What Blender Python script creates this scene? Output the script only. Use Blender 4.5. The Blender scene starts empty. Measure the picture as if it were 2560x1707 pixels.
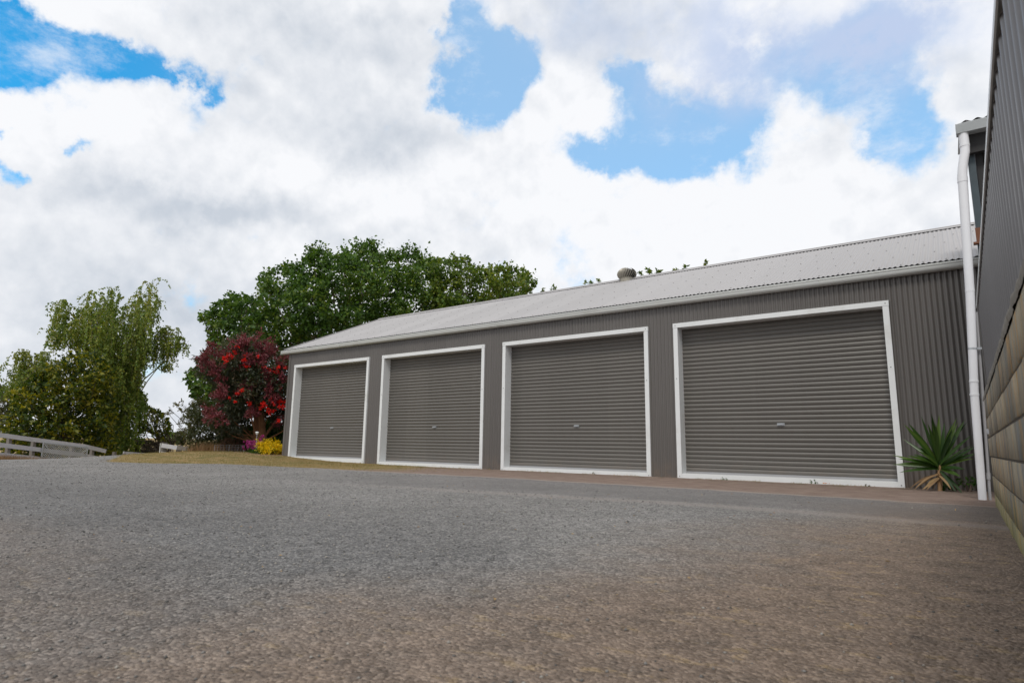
import bpy, math, random
import numpy as np
from mathutils import Vector, Matrix
PI = math.pi
S = bpy.context.scene
COL = S.collection

# ------------------------------------------------------------------ camera
cd = bpy.data.cameras.new('camera'); cam = bpy.data.objects.new('camera', cd); COL.objects.link(cam)
S.camera = cam
cd.sensor_width = 36; cd.sensor_fit = 'HORIZONTAL'; cd.lens = 21.45
cd.clip_start = .02; cd.clip_end = 3000
PITCH, YAW, ROLL = .1688, -.6359, .0148
_c, _s = math.cos(YAW), math.sin(YAW)
_f = Vector((_s*math.cos(PITCH), _c*math.cos(PITCH), math.sin(PITCH)))
_r = Vector((_c, -_s, 0)); _u = _r.cross(_f)
_R = _r*math.cos(ROLL) + _u*math.sin(ROLL); _U = -_r*math.sin(ROLL) + _u*math.cos(ROLL)
m = Matrix.Identity(4)
for i in range(3):
    m[i][0] = _R[i]; m[i][1] = _U[i]; m[i][2] = -_f[i]
m.translation = (0, 0, .56)
cam.matrix_world = m
cd.dof.use_dof = True; cd.dof.focus_distance = 13; cd.dof.aperture_fstop = 5.0

# ------------------------------------------------------------------ exposure, sun, sky
S.view_settings.view_transform = 'Standard'; S.view_settings.look = 'None'
S.view_settings.exposure = 0.2; S.view_settings.gamma = 1
SUN_EL, SUN_AZ = 54.0, 166.0            # azimuth clockwise from +Y: high behind the camera, to its right
sd = bpy.data.lights.new('sun', 'SUN'); sun = bpy.data.objects.new('sun', sd); COL.objects.link(sun)
sd.energy = 1.7; sd.angle = math.radians(14); sd.color = (1, .95, .87)
_e, _a = math.radians(SUN_EL), math.radians(SUN_AZ)
sdir = Vector((math.sin(_a)*math.cos(_e), math.cos(_a)*math.cos(_e), math.sin(_e)))
sun.rotation_euler = sdir.to_track_quat('Z', 'Y').to_euler()

# ------------------------------------------------------------------ tables (world metres)
MAPLE_MAIN = [[-25.14,21.54,6.4,0.7],[-20.68,21.72,6.58,0.28],[-24.88,19.1,9.24,0.65],[-24.61,17.06,4.59,0.37],[-21.63,20.48,9.75,0.43],[-26.63,17.29,9.28,0.21],[-26.13,21.2,6.89,0.56],[-20.81,21.05,8.72,0.62],[-26.37,18.37,6.93,0.51],[-25.23,17.84,8.57,0.7],[-23.07,16.16,6.85,0.67],[-22.75,16.5,6.31,0.51],[-26.51,17.3,4.52,0.25],[-27.9,17.27,5.95,0.67],[-27.66,16.71,8.48,0.38],[-24.78,17.85,4.66,0.23],[-24.53,17.04,9.11,0.41],[-26.74,20.45,8.62,0.53],[-22.93,22.3,10.52,0.23],[-25.95,16.54,5.06,0.56],[-23.46,18.45,5.82,0.62],[-25.79,18.94,10.02,0.22],[-27.19,16.37,8.78,0.21],[-25.88,18.82,5.76,0.68],[-26.58,18.21,7.7,0.68],[-25.53,17.88,4.58,0.21],[-25.92,20.68,7.8,0.56],[-21.95,22.91,8.1,0.46],[-23.18,21.02,9.94,0.54],[-24.66,21.56,8.58,0.67],[-22.16,19.15,5.86,0.53],[-25.6,19.51,6.73,0.56],[-23.37,19.62,10.12,0.37],[-22.95,22.14,8.47,0.72],[-25.33,18.19,9.78,0.32],[-21.27,17.91,7.74,0.73],[-24.95,15.35,6.44,0.63],[-24.0,17.44,7.54,0.57],[-23.8,19.83,9.15,0.75],[-22.77,23.04,7.76,0.54],[-23.61,18.37,6.95,0.63],[-26.46,17.73,5.43,0.67],[-27.81,16.32,5.96,0.24],[-23.52,22.96,10.16,0.69],[-25.07,15.33,7.55,0.51],[-21.85,22.79,8.77,0.34],[-28.23,17.89,6.86,0.61],[-24.25,19.84,6.83,0.58],[-23.81,16.17,5.37,0.62],[-24.39,16.17,7.69,0.67],[-23.66,21.43,6.82,0.55],[-20.11,20.34,7.31,0.71],[-24.3,18.97,4.98,0.23],[-22.01,20.2,6.03,0.56],[-25.16,15.13,5.17,0.49],[-22.12,17.58,7.8,0.54],[-26.24,16.86,7.23,0.59],[-20.59,19.85,8.32,0.57],[-21.89,22.3,6.78,0.45],[-26.16,20.04,5.75,0.66],[-20.61,19.25,6.7,0.54],[-22.74,19.05,5.25,0.43],[-27.42,16.08,6.8,0.21],[-24.08,17.59,8.94,0.58],[-20.89,20.64,6.61,0.62],[-22.07,19.87,8.58,0.74],[-23.29,20.83,5.48,0.22],[-20.52,21.97,7.29,0.22],[-22.56,20.07,7.11,0.69],[-27.7,16.5,7.5,0.28],[-23.12,21.31,5.67,0.22],[-26.33,19.14,8.03,0.67],[-25.73,17.2,4.34,0.21],[-27.4,16.09,5.59,0.21],[-23.34,20.29,10.11,0.22],[-25.13,20.92,10.5,0.58],[-26.39,15.67,7.07,0.27],[-22.3,23.01,9.41,0.41],[-25.62,17.05,8.75,0.51],[-21.11,21.36,9.64,0.23],[-26.39,16.47,8.7,0.35],[-22.9,16.95,7.9,0.54],[-26.16,18.0,9.62,0.27],[-26.72,17.9,8.51,0.52],[-21.69,20.69,5.74,0.22],[-22.66,18.25,7.24,0.55],[-22.64,20.99,10.28,0.23],[-22.95,21.96,6.08,0.22],[-26.43,15.71,8.08,0.21],[-21.37,21.61,6.22,0.22],[-27.07,16.41,6.5,0.56],[-23.49,20.13,5.34,0.25],[-23.77,17.64,4.96,0.56],[-21.86,21.47,6.05,0.22],[-27.66,19.1,6.34,0.55],[-22.66,16.34,5.6,0.65],[-23.99,20.11,10.71,0.22],[-25.09,19.07,4.9,0.21],[-24.15,18.59,9.84,0.22],[-25.58,17.58,10.05,0.22],[-26.94,16.11,4.81,0.22],[-22.37,23.54,7.45,0.47],[-24.76,16.41,6.17,0.58],[-26.65,15.58,6.03,0.21],[-24.69,23.01,7.78,0.56],[-23.38,19.01,5.1,0.32],[-21.5,22.24,9.59,0.27],[-24.54,15.54,5.38,0.54],[-25.44,18.93,4.92,0.22],[-24.87,21.68,9.89,0.59],[-24.17,22.13,8.98,0.58],[-27.02,17.24,4.57,0.22],[-22.49,21.08,5.81,0.26],[-26.77,18.72,10.28,0.45],[-24.81,20.43,10.87,0.26],[-25.88,15.48,7.36,0.26],[-25.65,15.43,4.6,0.3],[-25.32,20.01,8.7,0.63],[-21.65,23.11,6.92,0.22],[-25.4,19.73,10.26,0.33],[-25.75,20.7,9.9,0.55],[-25.24,16.28,4.42,0.34],[-20.53,21.65,7.79,0.27],[-24.23,19.35,5.0,0.22],[-21.14,22.17,8.95,0.23],[-26.47,15.61,5.69,0.3],[-21.12,22.61,7.14,0.22],[-26.64,15.75,5.05,0.21],[-22.0,18.56,6.45,0.73],[-25.84,22.11,7.57,0.63],[-23.27,18.21,4.93,0.37],[-25.9,15.62,8.39,0.21],[-24.48,20.5,5.43,0.27],[-27.49,16.36,7.87,0.21],[-27.53,16.91,4.89,0.46],[-21.86,20.14,7.73,0.61],[-22.98,19.07,10.25,0.22],[-23.89,22.32,6.39,0.5],[-27.45,17.44,9.15,0.38],[-25.56,16.37,8.78,0.21],[-24.98,18.13,6.87,0.55],[-26.14,15.88,4.4,0.21],[-24.66,17.39,9.63,0.32],[-23.53,18.88,9.78,0.47],[-27.99,18.21,8.26,0.57],[-23.18,17.52,6.11,0.57],[-21.75,21.11,10.08,0.23],[-21.57,21.37,9.83,0.25],[-23.76,19.33,10.31,0.23],[-25.02,20.32,5.64,0.53],[-22.9,19.4,7.71,0.61],[-23.01,21.97,6.86,0.61],[-22.44,22.75,10.17,0.23],[-27.26,16.81,7.89,0.53],[-24.57,16.43,4.4,0.36],[-24.18,20.89,10.17,0.39],[-23.73,19.76,5.19,0.22],[-26.24,18.71,4.95,0.32],[-23.51,15.57,6.69,0.63],[-27.33,19.79,9.2,0.61],[-22.87,21.48,9.27,0.57],[-22.46,19.89,5.54,0.48],[-22.51,22.19,6.38,0.27],[-22.25,20.56,5.52,0.22],[-26.2,15.37,6.41,0.21],[-22.6,17.75,8.68,0.67],[-25.54,18.6,4.77,0.21],[-21.59,22.68,6.67,0.22],[-27.43,16.14,7.15,0.21],[-25.53,15.11,5.89,0.32],[-26.39,17.82,4.53,0.21],[-24.34,18.24,9.52,0.31],[-22.81,19.89,5.18,0.22],[-24.21,21.42,5.72,0.29],[-22.4,19.8,9.66,0.31],[-25.96,17.58,9.32,0.22],[-27.01,16.22,4.54,0.21],[-22.98,15.76,5.96,0.58],[-20.58,21.63,8.21,0.25],[-27.44,19.96,7.19,0.55],[-25.99,21.62,8.63,0.6],[-21.83,17.3,6.12,0.52],[-22.15,23.12,9.81,0.23]]
MAPLE_RIGHT = [[-19.53,20.69,6.74,0.34],[-18.0,20.37,6.97,0.48],[-17.81,21.97,8.62,0.22],[-17.97,21.46,7.47,0.55],[-19.83,21.63,6.15,0.42],[-17.18,23.63,7.62,0.42],[-17.49,22.72,7.87,0.53],[-18.06,23.4,6.59,0.26],[-16.36,22.58,7.97,0.44],[-18.1,22.37,6.6,0.49],[-19.12,21.23,9.32,0.19],[-18.16,24.41,8.61,0.53],[-17.48,24.49,8.89,0.45],[-17.13,22.46,8.48,0.46],[-19.66,22.06,9.07,0.52],[-17.11,23.74,9.05,0.19],[-16.49,22.23,7.12,0.48],[-17.57,23.25,6.42,0.19],[-20.31,21.77,8.48,0.55],[-20.45,23.06,8.42,0.46],[-19.3,23.0,8.67,0.54],[-17.47,21.77,7.19,0.45],[-19.18,20.2,8.4,0.48],[-18.26,21.03,6.39,0.54],[-19.73,20.76,5.94,0.19],[-18.78,20.2,7.06,0.5],[-20.08,22.18,6.9,0.56],[-18.5,21.57,8.94,0.19],[-17.47,23.31,7.04,0.53],[-18.0,21.32,8.37,0.47],[-19.7,23.03,7.85,0.47],[-16.44,22.95,8.68,0.19],[-19.79,24.09,8.04,0.44],[-16.98,23.18,6.48,0.19],[-17.06,21.92,6.37,0.42],[-20.21,21.2,7.51,0.27],[-19.21,22.76,6.9,0.57],[-16.47,22.76,6.55,0.28],[-18.11,23.11,7.52,0.42],[-18.32,20.87,8.02,0.47],[-16.95,23.65,7.08,0.21],[-18.75,21.05,5.86,0.26],[-19.25,21.69,7.28,0.46],[-18.61,22.94,6.3,0.19],[-16.42,23.45,8.3,0.34],[-19.58,20.71,6.28,0.27],[-16.42,23.0,7.12,0.21],[-16.54,23.47,7.69,0.19],[-17.06,24.13,8.15,0.25],[-19.63,22.14,5.97,0.19],[-19.69,20.76,5.67,0.19],[-17.72,23.57,9.29,0.19],[-18.57,21.77,5.98,0.19],[-20.24,20.97,8.39,0.2],[-17.44,22.04,8.61,0.23],[-20.63,22.73,7.84,0.48],[-20.23,21.4,5.81,0.19],[-20.28,21.02,7.81,0.19],[-18.43,20.21,6.37,0.56],[-18.95,24.2,8.5,0.58],[-20.34,21.2,7.02,0.19],[-19.07,22.72,9.22,0.19],[-20.6,21.42,8.97,0.29],[-17.62,21.17,6.63,0.5],[-18.04,22.97,8.94,0.24],[-18.04,22.49,8.9,0.19],[-18.38,22.29,6.19,0.21],[-17.7,23.84,6.66,0.19],[-17.22,23.3,8.92,0.28],[-20.41,21.6,6.44,0.26],[-20.05,21.15,9.31,0.19],[-20.02,21.67,9.45,0.19],[-17.44,22.43,8.86,0.19],[-19.34,22.36,6.16,0.2],[-16.67,24.23,8.48,0.19],[-17.16,23.01,6.45,0.19],[-19.63,22.17,9.69,0.19],[-19.01,21.75,9.5,0.19],[-19.62,20.44,7.46,0.19],[-20.18,20.8,9.12,0.19],[-19.18,20.18,7.72,0.38],[-20.23,20.91,8.05,0.19],[-18.98,22.84,6.26,0.19],[-17.88,23.15,9.09,0.19],[-17.13,23.72,6.58,0.19],[-19.71,21.73,9.48,0.19],[-17.17,24.27,7.79,0.19],[-16.45,23.21,7.4,0.19],[-19.83,20.33,8.8,0.19],[-19.51,20.93,5.66,0.19],[-18.45,23.34,6.52,0.23],[-19.18,22.42,9.1,0.25],[-20.18,21.12,6.58,0.19],[-18.52,22.41,8.93,0.19],[-17.78,22.38,6.17,0.19],[-19.27,21.0,9.23,0.19],[-17.6,24.35,7.15,0.3],[-18.88,20.69,8.28,0.47],[-16.92,21.41,7.8,0.48],[-19.15,21.05,5.72,0.19],[-18.83,23.38,8.91,0.4],[-19.08,21.8,5.92,0.19],[-19.68,20.54,8.99,0.19],[-16.56,23.82,8.06,0.19],[-20.0,20.56,8.62,0.19],[-17.19,24.15,7.49,0.19],[-17.59,22.52,6.2,0.19],[-18.26,24.06,9.15,0.41],[-16.53,23.6,8.74,0.19],[-19.57,20.9,9.22,0.19],[-18.75,24.12,7.27,0.54],[-18.66,21.67,9.34,0.19],[-20.61,21.5,9.39,0.19],[-19.01,22.45,6.18,0.19],[-18.42,24.31,7.87,0.48],[-19.9,20.74,7.13,0.19],[-19.53,21.8,8.24,0.42]]
MAPLE_LEFT = [[-23.93,12.97,3.57,0.43],[-24.46,13.31,2.55,0.35],[-25.43,13.76,4.19,0.35],[-23.29,13.49,4.32,0.38],[-24.23,12.01,5.37,0.16],[-24.28,14.2,3.73,0.34],[-24.43,12.18,5.61,0.16],[-23.39,13.47,3.22,0.32],[-24.13,12.71,4.61,0.41],[-23.53,12.99,2.08,0.16],[-23.44,12.24,2.41,0.34],[-23.85,12.26,5.59,0.32],[-25.15,12.68,5.67,0.25],[-24.95,13.84,4.6,0.34],[-23.45,13.75,4.81,0.28],[-23.75,14.01,5.49,0.17],[-23.14,12.91,5.91,0.4],[-23.52,11.9,2.72,0.37],[-24.95,13.03,5.72,0.4],[-23.67,13.16,4.78,0.38],[-24.72,12.88,4.27,0.34],[-24.41,12.6,3.42,0.16],[-24.39,12.5,3.95,0.16],[-23.86,12.53,6.05,0.17],[-23.66,13.49,2.79,0.31],[-24.98,12.73,2.67,0.39],[-24.73,14.13,6.26,0.38],[-24.32,12.99,5.19,0.39],[-24.51,13.1,3.12,0.39],[-23.9,12.66,2.09,0.24],[-23.75,13.04,4.08,0.38],[-24.66,13.24,6.19,0.39],[-23.59,14.0,4.1,0.19],[-24.38,13.58,2.27,0.27],[-25.15,12.14,3.04,0.16],[-25.11,14.15,5.69,0.35],[-23.65,13.7,5.87,0.27],[-24.75,12.68,4.75,0.2],[-24.19,13.25,6.44,0.25],[-24.68,13.84,2.78,0.32],[-25.31,13.43,3.64,0.35],[-22.99,12.37,5.16,0.32],[-25.2,12.5,3.32,0.16],[-24.23,13.84,5.13,0.4],[-24.86,12.89,3.82,0.22],[-24.6,13.73,3.92,0.34],[-24.37,11.8,2.81,0.16],[-23.21,13.77,3.53,0.24],[-25.11,13.73,5.29,0.32],[-24.9,13.77,3.37,0.41],[-24.27,13.95,2.43,0.2],[-24.97,12.35,2.5,0.16],[-24.72,12.53,2.09,0.16],[-23.86,12.34,3.42,0.16],[-23.79,14.19,3.8,0.16],[-23.34,13.84,5.09,0.17],[-25.0,13.12,2.34,0.38],[-23.9,13.41,6.48,0.17],[-24.19,13.36,5.75,0.31],[-23.42,13.47,2.22,0.16],[-23.52,13.97,3.07,0.16],[-24.07,14.24,4.77,0.19],[-24.44,12.31,5.15,0.25],[-24.19,14.15,5.77,0.21],[-24.07,11.74,3.15,0.19],[-22.76,12.77,3.69,0.32],[-24.89,12.6,3.28,0.16],[-25.11,12.06,3.29,0.16],[-23.94,12.08,2.24,0.19],[-23.26,12.93,2.52,0.32],[-24.89,12.57,5.02,0.17],[-23.97,12.42,1.96,0.16],[-24.29,12.31,3.22,0.16],[-24.32,14.17,3.15,0.34],[-22.87,13.05,5.17,0.34],[-24.69,12.73,3.26,0.19],[-23.33,13.56,2.6,0.17],[-24.69,14.25,4.52,0.34],[-25.09,12.13,2.82,0.16],[-23.17,12.52,2.8,0.4],[-23.28,13.92,3.27,0.16],[-23.5,13.42,6.26,0.2],[-24.31,12.39,4.35,0.16],[-24.01,12.32,3.75,0.16],[-23.56,13.96,4.52,0.18],[-23.87,13.98,2.81,0.16],[-22.98,12.82,3.19,0.42],[-23.89,14.23,4.34,0.16],[-23.84,12.84,6.3,0.16],[-25.16,12.4,5.55,0.16],[-25.44,13.56,4.65,0.39],[-24.81,12.93,6.18,0.19],[-23.79,12.34,3.14,0.26],[-24.2,13.78,2.13,0.16],[-24.14,13.17,2.05,0.16],[-22.93,12.64,4.28,0.31],[-24.06,13.98,6.4,0.17],[-23.49,12.14,5.03,0.31],[-25.44,13.25,5.3,0.35],[-23.1,12.34,4.07,0.32],[-24.26,11.97,2.45,0.16],[-25.55,12.7,3.05,0.32],[-24.18,14.42,3.45,0.19],[-23.24,13.87,4.24,0.16],[-22.91,13.46,3.83,0.34],[-23.31,13.74,5.64,0.17],[-24.78,12.16,2.7,0.18],[-25.37,13.44,2.82,0.31],[-24.61,12.11,3.25,0.16],[-24.41,12.55,3.62,0.16],[-24.06,14.31,5.03,0.17],[-24.18,14.26,5.26,0.18],[-24.3,14.38,4.09,0.24],[-24.27,13.81,6.52,0.17],[-24.76,12.42,2.29,0.16],[-25.33,13.84,6.01,0.36],[-24.88,12.91,1.99,0.16],[-24.7,12.63,5.89,0.18],[-24.0,12.23,4.59,0.16],[-24.09,11.83,2.65,0.18],[-23.11,13.52,2.89,0.23],[-24.26,12.55,6.05,0.16],[-24.33,14.13,2.66,0.18],[-23.9,12.65,3.92,0.31],[-24.55,11.8,3.02,0.16],[-23.53,12.53,5.65,0.37]]
GUM = [[-20.12,12.58,3.09,0.35],[-20.21,10.78,2.39,0.22],[-20.69,11.88,4.23,0.16],[-20.63,12.1,1.35,0.15],[-19.66,12.58,1.7,0.3],[-21.26,11.74,1.72,0.36],[-19.38,11.36,3.44,0.31],[-19.91,13.11,2.7,0.27],[-18.85,11.69,2.99,0.37],[-19.01,11.92,2.59,0.3],[-21.55,10.89,3.17,0.26],[-19.01,11.08,2.2,0.28],[-20.01,11.31,2.1,0.33],[-19.57,11.76,2.06,0.35],[-19.5,11.41,1.69,0.28],[-19.9,12.24,3.6,0.28],[-20.51,11.17,0.95,0.15],[-20.61,11.43,3.39,0.31],[-20.04,11.66,3.87,0.27],[-20.59,10.81,3.59,0.15],[-18.93,12.57,2.32,0.37],[-21.53,11.64,3.66,0.31],[-20.36,11.53,1.65,0.33],[-19.76,11.07,3.92,0.27],[-20.72,10.34,3.32,0.17],[-20.67,11.49,1.22,0.29],[-19.98,13.49,2.81,0.27],[-20.36,12.29,2.86,0.3],[-21.12,11.25,2.27,0.15],[-20.86,10.61,2.81,0.16],[-20.93,11.64,4.06,0.28],[-21.28,12.24,2.25,0.28],[-20.15,12.13,3.92,0.17],[-20.09,10.87,2.09,0.27],[-20.65,10.88,3.15,0.31],[-20.17,10.82,3.53,0.27],[-20.92,11.39,4.15,0.16],[-21.44,12.7,2.74,0.26],[-20.86,12.77,2.65,0.33],[-21.19,11.36,1.05,0.15],[-20.04,13.13,2.07,0.34],[-21.2,12.24,4.04,0.29],[-21.52,12.24,2.71,0.36],[-20.75,10.42,3.02,0.23],[-19.27,13.31,2.43,0.16],[-19.49,10.78,1.35,0.32],[-21.16,12.58,2.07,0.36],[-19.9,12.65,3.7,0.16],[-19.35,13.07,3.26,0.16],[-21.25,11.28,2.72,0.3],[-19.17,12.52,1.47,0.34],[-20.95,11.35,2.07,0.28],[-21.33,12.34,3.32,0.27],[-20.22,11.8,2.7,0.27],[-20.14,11.12,0.9,0.15],[-20.32,11.67,3.32,0.3],[-19.65,11.16,2.76,0.3],[-18.79,12.74,1.5,0.27],[-20.12,11.85,3.08,0.34],[-20.51,11.84,0.99,0.15],[-20.3,10.92,1.1,0.21],[-19.04,12.26,2.94,0.34],[-20.3,12.63,1.54,0.15],[-20.39,12.19,3.42,0.31],[-20.99,10.84,2.7,0.15],[-21.02,11.15,1.61,0.15],[-20.24,10.41,2.87,0.29],[-19.96,10.99,2.39,0.3],[-19.63,12.75,3.36,0.29],[-21.12,11.01,1.38,0.15],[-19.57,12.51,1.26,0.16],[-19.14,12.2,3.46,0.24],[-20.92,11.59,3.01,0.28],[-20.54,11.12,3.95,0.15],[-19.5,10.85,1.76,0.32],[-19.14,12.74,1.9,0.33],[-20.19,12.52,2.03,0.27],[-19.69,12.14,2.47,0.28],[-19.87,11.62,1.45,0.21],[-18.98,11.29,2.74,0.3],[-20.36,11.36,4.13,0.17],[-20.48,11.95,1.77,0.29],[-20.46,12.93,2.44,0.33],[-20.72,13.42,1.81,0.28],[-19.83,13.08,1.22,0.16],[-19.25,12.96,3.05,0.23],[-19.49,10.67,2.85,0.3],[-20.47,13.4,1.43,0.31],[-19.42,12.72,1.14,0.16],[-19.95,13.52,1.91,0.29],[-20.89,12.19,2.98,0.27],[-20.28,12.91,1.36,0.16],[-19.91,13.59,1.54,0.19],[-19.73,10.87,3.56,0.33],[-19.02,11.8,2.07,0.28],[-19.63,12.44,1.44,0.18],[-19.01,11.53,2.32,0.34],[-19.58,13.29,2.23,0.29],[-20.1,10.62,1.28,0.25],[-19.55,12.01,3.74,0.17],[-20.72,12.45,2.35,0.3],[-20.35,12.97,3.74,0.16],[-21.23,13.15,3.16,0.36],[-19.25,11.14,2.94,0.32],[-20.1,10.94,1.62,0.3],[-20.53,10.76,2.63,0.2],[-20.52,12.27,1.65,0.17],[-21.2,12.05,3.69,0.3],[-19.14,13.2,1.92,0.16],[-20.63,10.59,3.51,0.15],[-20.22,12.03,4.05,0.16],[-21.54,10.78,2.98,0.15],[-21.01,10.6,3.49,0.15],[-19.38,12.07,1.62,0.19],[-19.43,13.13,1.34,0.21],[-20.19,13.38,3.24,0.32],[-20.77,11.14,2.93,0.27],[-21.65,10.83,3.4,0.2],[-19.97,12.12,1.81,0.22],[-21.62,11.32,3.31,0.27],[-20.33,12.51,1.68,0.15],[-21.67,12.27,1.93,0.3],[-19.91,11.42,1.26,0.3],[-20.81,13.46,3.05,0.33],[-19.72,11.84,1.67,0.19],[-20.54,11.42,0.89,0.15],[-21.06,10.45,3.23,0.15],[-21.12,13.35,2.86,0.3],[-21.3,11.12,3.63,0.16],[-20.58,10.84,1.46,0.15],[-21.18,12.0,1.39,0.28],[-19.92,11.41,4.1,0.16],[-19.45,13.34,2.69,0.16],[-19.14,12.62,2.73,0.27],[-21.61,11.86,2.74,0.33],[-21.05,11.61,2.38,0.27],[-20.5,10.93,1.88,0.15],[-21.1,11.33,3.86,0.15],[-20.92,11.67,4.3,0.15],[-20.46,10.89,1.66,0.15],[-19.4,11.0,3.24,0.29],[-21.16,11.44,1.34,0.29],[-20.36,11.55,2.5,0.28],[-19.04,12.96,1.77,0.24],[-19.03,12.6,3.27,0.19],[-21.69,11.7,3.16,0.32],[-19.78,13.58,2.59,0.16],[-18.67,12.01,2.4,0.36],[-20.59,11.68,3.83,0.3],[-21.72,12.03,3.38,0.29],[-20.65,12.53,1.86,0.22],[-18.96,12.97,2.76,0.16],[-20.27,13.64,2.55,0.31],[-19.95,11.86,2.49,0.27],[-20.58,12.48,3.91,0.21],[-20.61,13.46,2.57,0.33],[-20.12,13.03,3.62,0.16],[-20.85,12.79,3.71,0.28],[-18.88,12.9,2.29,0.23],[-19.81,11.12,1.07,0.29],[-20.31,10.3,3.28,0.23],[-19.34,13.3,1.39,0.16],[-19.07,12.14,1.93,0.27],[-21.26,10.99,2.94,0.27],[-21.43,11.85,2.07,0.26],[-19.43,13.24,2.84,0.16],[-18.91,12.96,2.05,0.17],[-20.36,12.61,3.86,0.16],[-20.2,10.88,3.79,0.15],[-20.03,11.52,0.99,0.15],[-21.51,10.93,3.52,0.16],[-19.71,12.69,3.59,0.17],[-21.09,11.48,0.99,0.16],[-19.35,11.22,2.51,0.32],[-20.25,12.01,1.52,0.15],[-20.35,11.53,0.92,0.15],[-19.62,12.67,2.51,0.29],[-20.8,11.06,1.13,0.15],[-20.14,13.13,1.19,0.16],[-19.02,12.66,1.24,0.17],[-20.64,10.35,2.8,0.15],[-20.4,11.92,2.17,0.33],[-20.93,11.76,0.93,0.15],[-20.41,11.95,4.13,0.17],[-20.79,10.97,2.46,0.15],[-20.86,12.38,3.86,0.28],[-21.08,12.54,3.17,0.27],[-20.77,12.34,4.1,0.17],[-19.85,13.18,3.47,0.16],[-19.28,13.21,1.6,0.16],[-21.16,11.11,1.22,0.15],[-19.71,10.84,3.2,0.33],[-20.62,10.72,1.32,0.15],[-19.63,11.22,3.65,0.3],[-19.74,13.45,3.04,0.16],[-20.81,11.44,3.75,0.31],[-20.34,11.8,1.13,0.15],[-19.67,11.94,3.88,0.16],[-19.75,10.65,2.57,0.29],[-20.13,12.67,1.42,0.15],[-19.69,12.27,3.78,0.16],[-21.05,11.23,1.78,0.15],[-20.33,11.87,3.63,0.29],[-20.41,12.98,2.0,0.32],[-20.64,10.97,3.73,0.15]]
BLOSSOM = [[-19.26,10.29,3.22,0.07],[-19.17,10.4,3.27,0.08],[-19.15,10.5,3.3,0.09],[-19.15,10.33,3.1,0.08],[-19.04,10.89,3.36,0.06],[-18.98,10.87,3.19,0.09],[-19.13,10.94,3.06,0.07],[-19.03,11.03,3.0,0.09],[-18.68,11.38,2.99,0.08],[-18.67,11.62,2.9,0.08],[-18.53,11.75,2.86,0.09],[-18.4,11.74,3.01,0.08],[-18.38,11.95,3.03,0.07],[-19.09,10.76,2.11,0.08],[-18.93,10.84,2.2,0.08],[-19.11,10.51,1.92,0.06],[-19.06,10.7,1.82,0.07],[-18.95,11.13,1.81,0.08],[-18.73,11.46,1.82,0.09],[-18.62,11.64,1.94,0.06],[-18.43,11.68,1.8,0.07],[-18.56,11.88,1.9,0.07],[-18.64,11.49,1.76,0.08],[-18.54,11.66,1.53,0.09],[-18.59,11.84,1.6,0.07],[-18.37,11.84,1.7,0.08],[-18.4,12.08,1.91,0.08],[-18.29,11.84,1.24,0.08],[-18.3,11.94,1.73,0.09],[-18.75,11.42,1.7,0.07],[-18.55,11.57,1.64,0.08],[-18.43,11.92,1.9,0.07],[-18.74,11.19,3.35,0.06],[-19.21,10.62,3.44,0.07],[-19.18,10.66,3.63,0.08]]
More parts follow.
